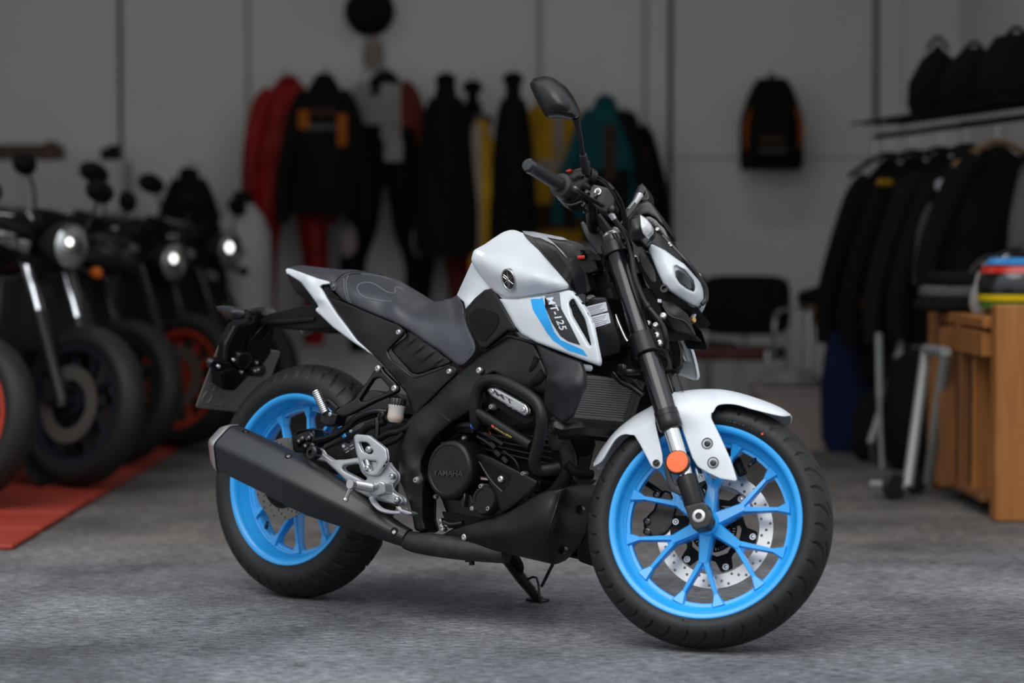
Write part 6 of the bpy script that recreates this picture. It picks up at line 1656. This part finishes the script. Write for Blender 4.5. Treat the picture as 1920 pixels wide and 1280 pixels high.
JL = [('black riding jacket at the back end of the rack, nearest the wall', .10, 1.0), ('black riding jacket with a yellow shoulder tag on the rack', .27, 1.02), ('brown-black riding jacket in the middle of the rack', .44, 1.0),
      ('black riding jacket with grey piping and a white round patch on the rack', .60, .95), ('large black riding jacket on a wooden hanger at the front of the rack', .78, .62), ('grey hooded jacket hanging at the very right edge of the rack', .985, .62)]
for i, (lab, k, hgt) in enumerate(JL):
    q = O_ + r0 + dirr * k
    m_ = C_GRY if i == 5 else (cloth('brown_black_textile', (.012, .008, .007)) if i == 2 else C_BLK)
    t = empty('jacket', (q.x + (0 if i < 5 else .06), q.y, q.z - .065), radians(14 if i < 5 else 40)); tag(t, lab, 'jacket', 'jackets on the rack')
    wd = .50 if i < 5 else .34
    mk('body', torso_g(wd, wd * 1.02, hgt, .15, 20 + i), m_, t)
    for sgn in (-1, 1): mk('sleeve', sleeve_g(wd, hgt * .8, sgn, (.66, .66, .64, .62, .50, .4)[i], 20 + i, .06), m_, t)
    mk('hanger', tube_g([V((-.21, -.02, -.13)), V((-.1, -.01, -.06)), V((0, 0, -.025)), V((.1, -.01, -.06)), V((.21, -.02, -.13))], .013, 8), WOODH if i == 4 else C_BLK, t)
    mk('hanger_hook', tube_g([V((0, 0, -.03)), V((0, 0, .045)), V((0, .02, .082)), V((0, .03, .065))], .004, 6), STEEL, t)
    if i == 1: mk('shoulder_tag', box_g((-.17, -.07, -.17), (.07, .05, .03), None, .008), C_YEL, t)
    if i == 3:
        mk('piping', tube_g([V((-.20, -.085, -.28)), V((-.25, -.09, -.40)), V((-.27, -.09, -.62))], .014, 8), C_GRY, t)
        mk('reflective_patch', lathe_g([(-.01, .0001), (-.01, .028), (.008, .028), (.008, .0001)], 16, axis_M(V((-.16, -.105, -.20)), V((-.3, -1, 0)))), WHITEDEC, t)
# bags piled on the shelf of the rack
for i, (k, sz, hh, lab) in enumerate(((.42, .26, .30, 'pointed black bag on top of the clothes rack, leftmost of the three'), (.64, .28, .25, 'rounded black bag on top of the clothes rack, middle of the three'), (.88, .30, .27, 'bulky black bag with a red tab on top of the clothes rack'))):
    q = O_ + r0 + dirr * k
    t = empty('bag', (q.x, q.y, RZ + .068)); tag(t, lab, 'bag', 'bags on the rack')
    tp = (.12, .4, .6)[i]
    mk('bag_body', loft([[V((sz * .5 * w_ * cos(2 * pi * j / 18), sz * .40 * w_ * sin(2 * pi * j / 18), hh * z)) for j in range(18)] for w_, z in ((.95, 0), (1.05, .15), (1.0, .45), (.5 + tp * .5, .8), (tp, .97), (tp * .5, 1.02))]), C_BLK, t)
    mk('bag_handle', tube_g([V((-.05, 0, hh * .95)), V((0, 0, hh * 1.12)), V((.05, 0, hh * .95))], .009, 8), C_BLK, t)
    if i == 2: mk('bag_tab', box_g((.10, -.10, hh * .5), (.03, .03, .13), None, .005), C_RED, t)
# ------------------------------------------------------------------ things along the right side and the back
def wood(name, c1, c2, sx=2.0):
    m = bpy.data.materials.new(name); m.use_nodes = True
    t = m.node_tree; b = t.nodes['Principled BSDF']; N = t.nodes.new; L = t.links.new
    tc = N('ShaderNodeTexCoord'); mp = N('ShaderNodeMapping'); mp.inputs['Scale'].default_value = (30, 30, sx)
    n = N('ShaderNodeTexNoise'); n.inputs['Scale'].default_value = 1.0; n.inputs['Detail'].default_value = 6; n.inputs['Distortion'].default_value = .6
    r = N('ShaderNodeValToRGB'); r.color_ramp.elements[0].position = .35; r.color_ramp.elements[1].position = .7
    r.color_ramp.elements[0].color = (*c1, 1); r.color_ramp.elements[1].color = (*c2, 1)
    L(tc.outputs['Object'], mp.inputs['Vector']); L(mp.outputs['Vector'], n.inputs['Vector']); L(n.outputs['Fac'], r.inputs['Fac']); L(r.outputs['Color'], b.inputs['Base Color'])
    b.inputs['Roughness'].default_value = .55
    MATS[name] = m
    return m
WD = wood('orange_pine', (.26, .09, .016), (.40, .155, .034)); WD2 = wood('dark_plank', (.13, .045, .010), (.22, .08, .018))
# workbench
YN, YF = 8.3, 9.5
xr0, xr1 = wx(1869, YN), wx(1925, YN)
wbn = empty('workbench', (1.9, 8.9, 0)); tag(wbn, 'orange pine workbench with heavy posts at the right edge', 'workbench')
OB = V((1.9, 8.9, 0))
def bx(name, x0, x1, y0, y1, z0, z1, m, par, O=V((0, 0, 0)), bev=.006): return mk(name, box_g(((x0 + x1) / 2 - O.x, (y0 + y1) / 2 - O.y, (z0 + z1) / 2 - O.z), (x1 - x0, y1 - y0, z1 - z0), None, bev), m, par, smooth=False)
bx('post', xr0, xr0 + .42, YN, YN + .10, .0, .745, WD, wbn, OB)
bx('post', wx(1738, YF), wx(1738, YF) + .10, YF - .1, YF, .0, .75, WD, wbn, OB, .03)
bx('bench_top', wx(1742, YF), xr0 + .42, YN + .10, YF, .66, .70, WD, wbn, OB)
bx('side_rail', wx(1742, YF) , wx(1742, YF) + .05, YN + .12, YF - .1, .56, .65, WD, wbn, OB)
bx('front_rail', wx(1790, YN + .6), xr0 + .3, YN + .55, YN + .60, .60, .68, WD2, wbn, OB)
for k, (a, b_, m_) in enumerate(((1763, 1797, WD2), (1800, 1822, WD2), (1826, 1866, WD))):
    Yk = 9.0 - k * .15
    bx('plank', wx(a, Yk), wx(b_, Yk), Yk, Yk + .03, .05, .64, m_, wbn, OB)
bx('lower_shelf', wx(1770, 9.2), xr0 + .3, YN + .15, 9.3, .05, .08, WD2, wbn, OB)
# clutter on the bench: helmets, cloths
def helmet(px, py, Y, label, shell, r=.13, bands=()):
    p = at_depth(px, py, Y); t = empty('helmet', (p.x, Y, .701), radians(40)); tag(t, label, 'helmet', 'helmets on the workbench')
    prof = []
    n = 24
    rings = []
    for i in range(11):
        a = -.62 + (pi / 2 + .60) * i / 10
        rings.append([V((r * 1.12 * cos(a) * cos(2 * pi * j / n), r * cos(a) * sin(2 * pi * j / n), r * .62 + r * 1.02 * sin(a))) for j in range(n)])
    mk('shell', loft(rings), shell, t)
    mk('visor', loft([[V(((r * 1.15) * cos(b_) * cos(a), r * 1.04 * cos(b_) * sin(a), r * .62 + r * 1.02 * sin(b_))) for a in [-1.0 + 2.0 * i / 12 for i in range(13)]] for b_ in (-.15, .0, .15, .32)], False, False), HLENS, t)
    mk('chin_bar', tube_g([V((r * 1.16 * cos(a), r * 1.04 * sin(a), r * .33)) for a in [-1.2 + 2.4 * i / 12 for i in range(13)]], .022, 8), shell, t)
    for (b0, b1, m_) in bands:
        mk('stripe', loft([[V((r * 1.14 * cos(b_) * cos(a), r * 1.025 * cos(b_) * sin(a), r * .62 + r * 1.045 * sin(b_))) for a in [2 * pi * i / 28 for i in range(29)]] for b_ in (b0, (b0 + b1) / 2, b1)], False, False), m_, t)
    return t
YELH = mat('yellow_helmet_stripe', (.75, .55, .01), .3); GRNH = mat('green_helmet_stripe', (.06, .25, .03), .3); REDH = mat('red_helmet_stripe', (.55, .02, .01), .3); BLUH = mat('blue_helmet_stripe', (.05, .25, .6), .3)
helmet(1915, 560, 8.75, 'black helmet with green, yellow, red and blue stripes at the front of the bench', PAINTB, .15, [(-.45, -.3, GRNH), (-.27, -.12, YELH), (.38, .55, REDH), (.6, .8, BLUH)])
helmet(1880, 520, 9.25, 'plain black helmet behind the striped helmet', PAINTB, .14)
p = at_depth(1842, 560, 8.95); t = empty('glove', (p.x, 8.95, .701)); tag(t, 'pale cloth glove standing on the bench beside the striped helmet', 'glove')
mk('palm', loft([[V((w_ * cos(2 * pi * j / 14), w_ * .5 * sin(2 * pi * j / 14), z)) for j in range(14)] for w_, z in ((.035, 0), (.048, .03), (.046, .07), (.03, .11), (.02, .15))]), C_WHT, t)
mk('thumb', tube_g([V((.03, 0, .05)), V((.055, 0, .09)), V((.05, 0, .12))], .014, 8), C_WHT, t)
p = at_depth(1800, 585, 9.2); t = empty('jacket', (p.x, 9.2, .70)); tag(t, 'folded grey jacket lying on the workbench behind the helmets', 'jacket', 'clothes on the bench')
for k, (w_, h_) in enumerate(((.34, .05), (.30, .05), (.24, .05))): mk('fold', loft([[folds(V((w_ / 2 * q * (abs(cos(a)) ** .5) * (1 if cos(a) > 0 else -1), .13 * q * (abs(sin(a)) ** .5) * (1 if sin(a) > 0 else -1), k * .05 + z)), .004, k) for a in [2 * pi * j / 20 for j in range(20)]] for q, z in ((.9, .002), (1, .015), (1, .035), (.9, .05))]), C_GRY if k == 1 else C_BLK, t)
# two-legged steel stand on castors in front of the bench
st = empty('paddock_stand', (1.5, 9.25, 0)); tag(st, 'grey steel stand with two leaning legs and black castors beside the bench', 'stand')
OS = V((1.5, 9.25, 0))
GSTEEL = mat('grey_painted_steel', (.30, .31, .30), .45, metal=.3)
for (a, b_, Y0) in (((1737, 655), (1702, 912), 9.25), ((1773, 660), (1741, 902), 8.93)):
    p0, p1 = at_depth(*a, Y0), at_floor(*b_, .05)
    mk('leg', tube_g([p0 - OS, p1 - OS], .021, 12), GSTEEL, st)
    mk('foot_bar', tube_g([p1 - OS, p1 - OS + V((-.12, .10, .0))], .016, 8), GSTEEL, st)
    mk('castor', lathe_g([(-.015, .0001), (-.015, .045), (-.010, .05), (.010, .05), (.015, .045), (.015, .0001)], 20, axis_M(V((p1.x - .05, p1.y, .051)) - OS, V((.5, -1, 0)))), RUBBER, st)
p0 = at_depth(1737, 655, 9.25); p1 = at_depth(1773, 660, 8.93)
mk('top_bar', tube_g([p0 - OS + V((0, 0, 0)), p1 - OS], .021, 12), GSTEEL, st)
# lighter folding stand behind it
fs_ = empty('folding_stand', (1.6, 10.4, 0)); tag(fs_, 'thin folding metal stand with crossed legs behind the grey steel stand', 'stand')
OF = V((1.6, 10.4, 0))
for a, b_, r in (((1692, 640), (1632, 830), .015), ((1640, 800), (1700, 850), .010), ((1690, 640), (1692, 720), .018), ((1648, 625), (1650, 745), .016)):
    mk('tube_leg', tube_g([at_depth(a[0], a[1], 10.45) - OF, at_depth(b_[0], b_[1], 10.4) - OF], r, 8), GSTEEL, fs_)
mk('tube_leg', tube_g([at_depth(1634, 820, 10.4) - OF, at_floor(1640, 868) - OF], .015, 8), GSTEEL, fs_)
mk('tube_leg', tube_g([at_depth(1700, 850, 10.4) - OF, at_floor(1705, 872) - OF], .012, 8), GSTEEL, fs_)
mk('tube_leg', tube_g([at_depth(1650, 745, 10.4) - OF, at_floor(1655, 878) - OF], .014, 8), GSTEEL, fs_)
# storage bin
BINM = mat('pale_brown_plastic_bin', (.30, .24, .22), .5)
p = at_floor(1510, 846); bn = empty('storage_bin', (p.x - .02, p.y + .2, 0)); tag(bn, 'pale plastic storage bin on the floor behind the front wheel', 'bin')
bw = .40 
def bin_g(w0, w1, d0, d1, h, th):
    o = [[V((sx * w_ / 2, sy * d_ / 2, z)) for sx, sy in ((-1, -1), (1, -1), (1, 1), (-1, 1))] for w_, d_, z in ((w0, d0, 0), (w1, d1, h), (w1 - th, d1 - th, h), (w0 - th, d0 - th, th))]
    return loft(o)
mk('tub', bin_g(.36, .40, .30, .34, .29, .02), BINM, bn, smooth=False)
mk('rim', loft([[V((sx * w_ / 2, sy * d_ / 2, z)) for sx, sy in ((-1, -1), (1, -1), (1, 1), (-1, 1))] for w_, d_, z in ((.40, .34, .27), (.425, .365, .272), (.425, .365, .295), (.38, .32, .295), (.38, .32, .27))], False, False), BINM, bn, smooth=False)
t = empty('plastic_bag', (p.x - .05, p.y + .2, .275)); tag(t, 'crumpled clear grey plastic bag in the top of the storage bin', 'bag')
mk('bag', loft([[folds(V((.15 * w_ * cos(2 * pi * j / 16), .12 * w_ * sin(2 * pi * j / 16), z)), .02, 4) for j in range(16)] for w_, z in ((.7, 0), (1, .03), (.9, .07), (.5, .10), (.15, .11))]), cloth('grey_plastic_film', (.22, .22, .23), .3), t)
# chairs
def chair(px, Y, yaw, label, seat_m):
    x = wx(px, Y); t = empty('chair', (x, Y, 0), yaw); tag(t, label, 'chair', 'chairs by the wall')
    mk('seat', loft([[V((.23 * q * (abs(cos(a)) ** .4) * (1 if cos(a) > 0 else -1), .21 * q * (abs(sin(a)) ** .4) * (1 if sin(a) > 0 else -1), z)) for a in [2 * pi * j / 24 for j in range(24)]] for q, z in ((.94, .40), (1, .415), (1, .445), (.94, .46))]), seat_m, t)
    mk('backrest', loft([[V((.23 * q * (abs(cos(a)) ** .4) * (1 if cos(a) > 0 else -1), .20 + y_, .66 + .15 * q * (abs(sin(a)) ** .4) * (1 if sin(a) > 0 else -1))) for a in [2 * pi * j / 24 for j in range(24)]] for q, y_ in ((.94, -.02), (1, -.01), (1, .012), (.94, .02))]), C_BLK, t)
    for sx in (-1, 1):
        mk('leg', tube_g([V((sx * .21, -.20, 0)), V((sx * .21, -.19, .41)), V((sx * .21, -.17, .42))], .011, 8), STEEL, t)
        mk('leg', tube_g([V((sx * .21, .24, 0)), V((sx * .21, .20, .42)), V((sx * .21, .22, .80))], .011, 8), STEEL, t)
        mk('arm_rest', tube_g([V((sx * .24, -.18, .40)), V((sx * .25, -.17, .62)), V((sx * .25, .16, .64)), V((sx * .22, .21, .64))], .011, 8), STEEL, t)
    return t
chair(1378, 11.95, -.35, 'black chair with a dull red seat and steel arms', cloth('dull_red_seat', (.10, .035, .032), .6))
chair(1290, 12.6, .3, 'plain black chair half hidden behind the headlight', C_BLK)
# low table with dark things on it
tb = empty('side_table', (wx(1578, 11.7), 11.78, 0)); tag(tb, 'low wooden side table with steel legs near the rack', 'table')
mk('table_top', box_g((0, 0, .66), (.36, .36, .03), None, .004), wood('worn_brown_board', (.09, .045, .022), (.16, .08, .04)), tb, smooth=False)
for sx in (-1, 1):
    for sy in (-1, 1): mk('leg', tube_g([V((sx * .16, sy * .16, 0)), V((sx * .16, sy * .16, .645))], .013, 8), STEEL, tb)
mk('apron', box_g((0, -.16, .61), (.30, .015, .06), None, .003), WD2, tb, smooth=False)
t = empty('bag', (wx(1560, 11.7), 11.75, .676)); tag(t, 'flat black bag lying on the low side table', 'bag', 'bags by the wall')
mk('bag_body', loft([[folds(V((.17 * w_ * cos(2 * pi * j / 18), .13 * w_ * sin(2 * pi * j / 18), z)), .008, 5) for j in range(18)] for w_, z in ((.85, 0), (1, .02), (.9, .06), (.4, .085))]), C_BLK, t)
mk('strap', tube_g([V((-.1, -.1, .04)), V((0, -.14, .09)), V((.1, -.1, .04))], .008, 8), C_BLK, t)
t = empty('box', (wx(1600, 11.3), 11.3, .0)); tag(t, 'orange-brown wooden box on a stool under the black jackets', 'box')
mk('box_body', box_g((0, 0, .70), (.12, .12, .06), None, .004), WD, t, smooth=False); mk('stool_leg', box_g((0, 0, .335), (.10, .10, .67), None, .004), C_BLK, t, smooth=False)
# blue and black sacks under the rack
for i, (px, py, Y, r, m_, lab) in enumerate(((1622, 690, 10.9, .15, cloth('navy_textile', (.006, .012, .05)), 'dark blue sack standing under the clothes rack'), (1650, 800, 10.8, .18, C_BLK, 'black sack on the floor below the dark blue one'), (1700, 760, 10.2, .2, C_BLK, 'tall black sack on the floor beside the workbench'))):
    p = at_depth(px, py, Y); h_ = (.62, .34, .55)[i]
    t = empty('sack', (p.x + (0, .05, .12)[i], Y + (.35, -.05, .1)[i], 0)); tag(t, lab, 'sack', 'sacks under the rack')
    mk('sack_body', loft([[folds(V((r * w_ * cos(2 * pi * j / 18), r * .8 * w_ * sin(2 * pi * j / 18), z * h_)), .01, i) for j in range(18)] for w_, z in ((.8, 0), (1, .1), (1.05, .5), (.85, .85), (.4, .95), (.3, 1.0))]), m_, t)
    mk('neck_tie', tube_g([V((r * .42 * cos(a), r * .34 * sin(a), h_ * .95)) for a in [2 * pi * j / 12 for j in range(13)]], .008, 6), C_GRY, t)
# cabinet with a plank on top at the far left
cb_ = empty('cabinet', (-2.4, 13.43, 0)); tag(cb_, 'white cabinet against the wall behind the parked motorcycles', 'cabinet')
zc = at_depth(100, 300, 13.27).z; xcr = wx(232, 13.27)
CABM = mat('white_cabinet_paint', (.5, .5, .51), .5)
mk('carcass', box_g((xcr - .55 + 2.4, 0, zc / 2), (1.1, .3, zc), None, .006), CABM, cb_, smooth=False)
for k in range(2):
    d_ = mk('door', box_g((xcr - .55 + 2.4 - .27 + .54 * k, -.158, zc / 2), (.52, .016, zc - .06), None, .003), CABM, cb_, smooth=False)
    mk('handle', tube_g([V((xcr - .55 + 2.4 - .05 + .1 * k, -.185, zc * .6)), V((xcr - .55 + 2.4 - .05 + .1 * k, -.185, zc * .7))], .006, 8), STEEL, d_)
t = empty('plank', (wx(55, 13.4), 13.42, zc)); tag(t, 'brown wooden board lying on top of the white cabinet', 'board')
mk('board', box_g((-.02, 0, .045), (.40, .22, .085), None, .012), wood('brown_board', (.055, .022, .010), (.10, .045, .02)), t, smooth=False)
mk('end_cleat', box_g((.13, 0, .095), (.04, .2, .02), None, .004), MATS['brown_board'], t, smooth=False)
t = empty('cable_box', (wx(208, 13.4), 13.42, zc)); tag(t, 'small dark box on the right end of the white cabinet', 'box')
mk('box_body', box_g((0, 0, .035), (.10, .10, .07), None, .01), DARKP, t, smooth=False); mk('lid', box_g((.02, 0, .078), (.06, .08, .02), None, .004), DARKP, t, smooth=False)
t = empty('drum', (wx(455, 12.85), 12.87, 0)); tag(t, 'tall pale grey drum behind the parked motorcycles near the red suit', 'drum')
mk('drum_body', lathe_g([(0, .0001), (0, .15), (.02, .16), (.5, .165), (1.02, .15), (1.12, .11), (1.18, .06)], 32, axis_M(V((0, 0, 0)), V((0, 0, 1)))), mat('pale_grey_drum', (.5, .5, .51), .45), t)
mk('drum_cap', lathe_g([(1.17, .055), (1.24, .05), (1.25, .04), (1.25, .0001)], 24, axis_M(V((0, 0, 0)), V((0, 0, 1)))), DARKP, t)
bpy.context.view_layer.update()
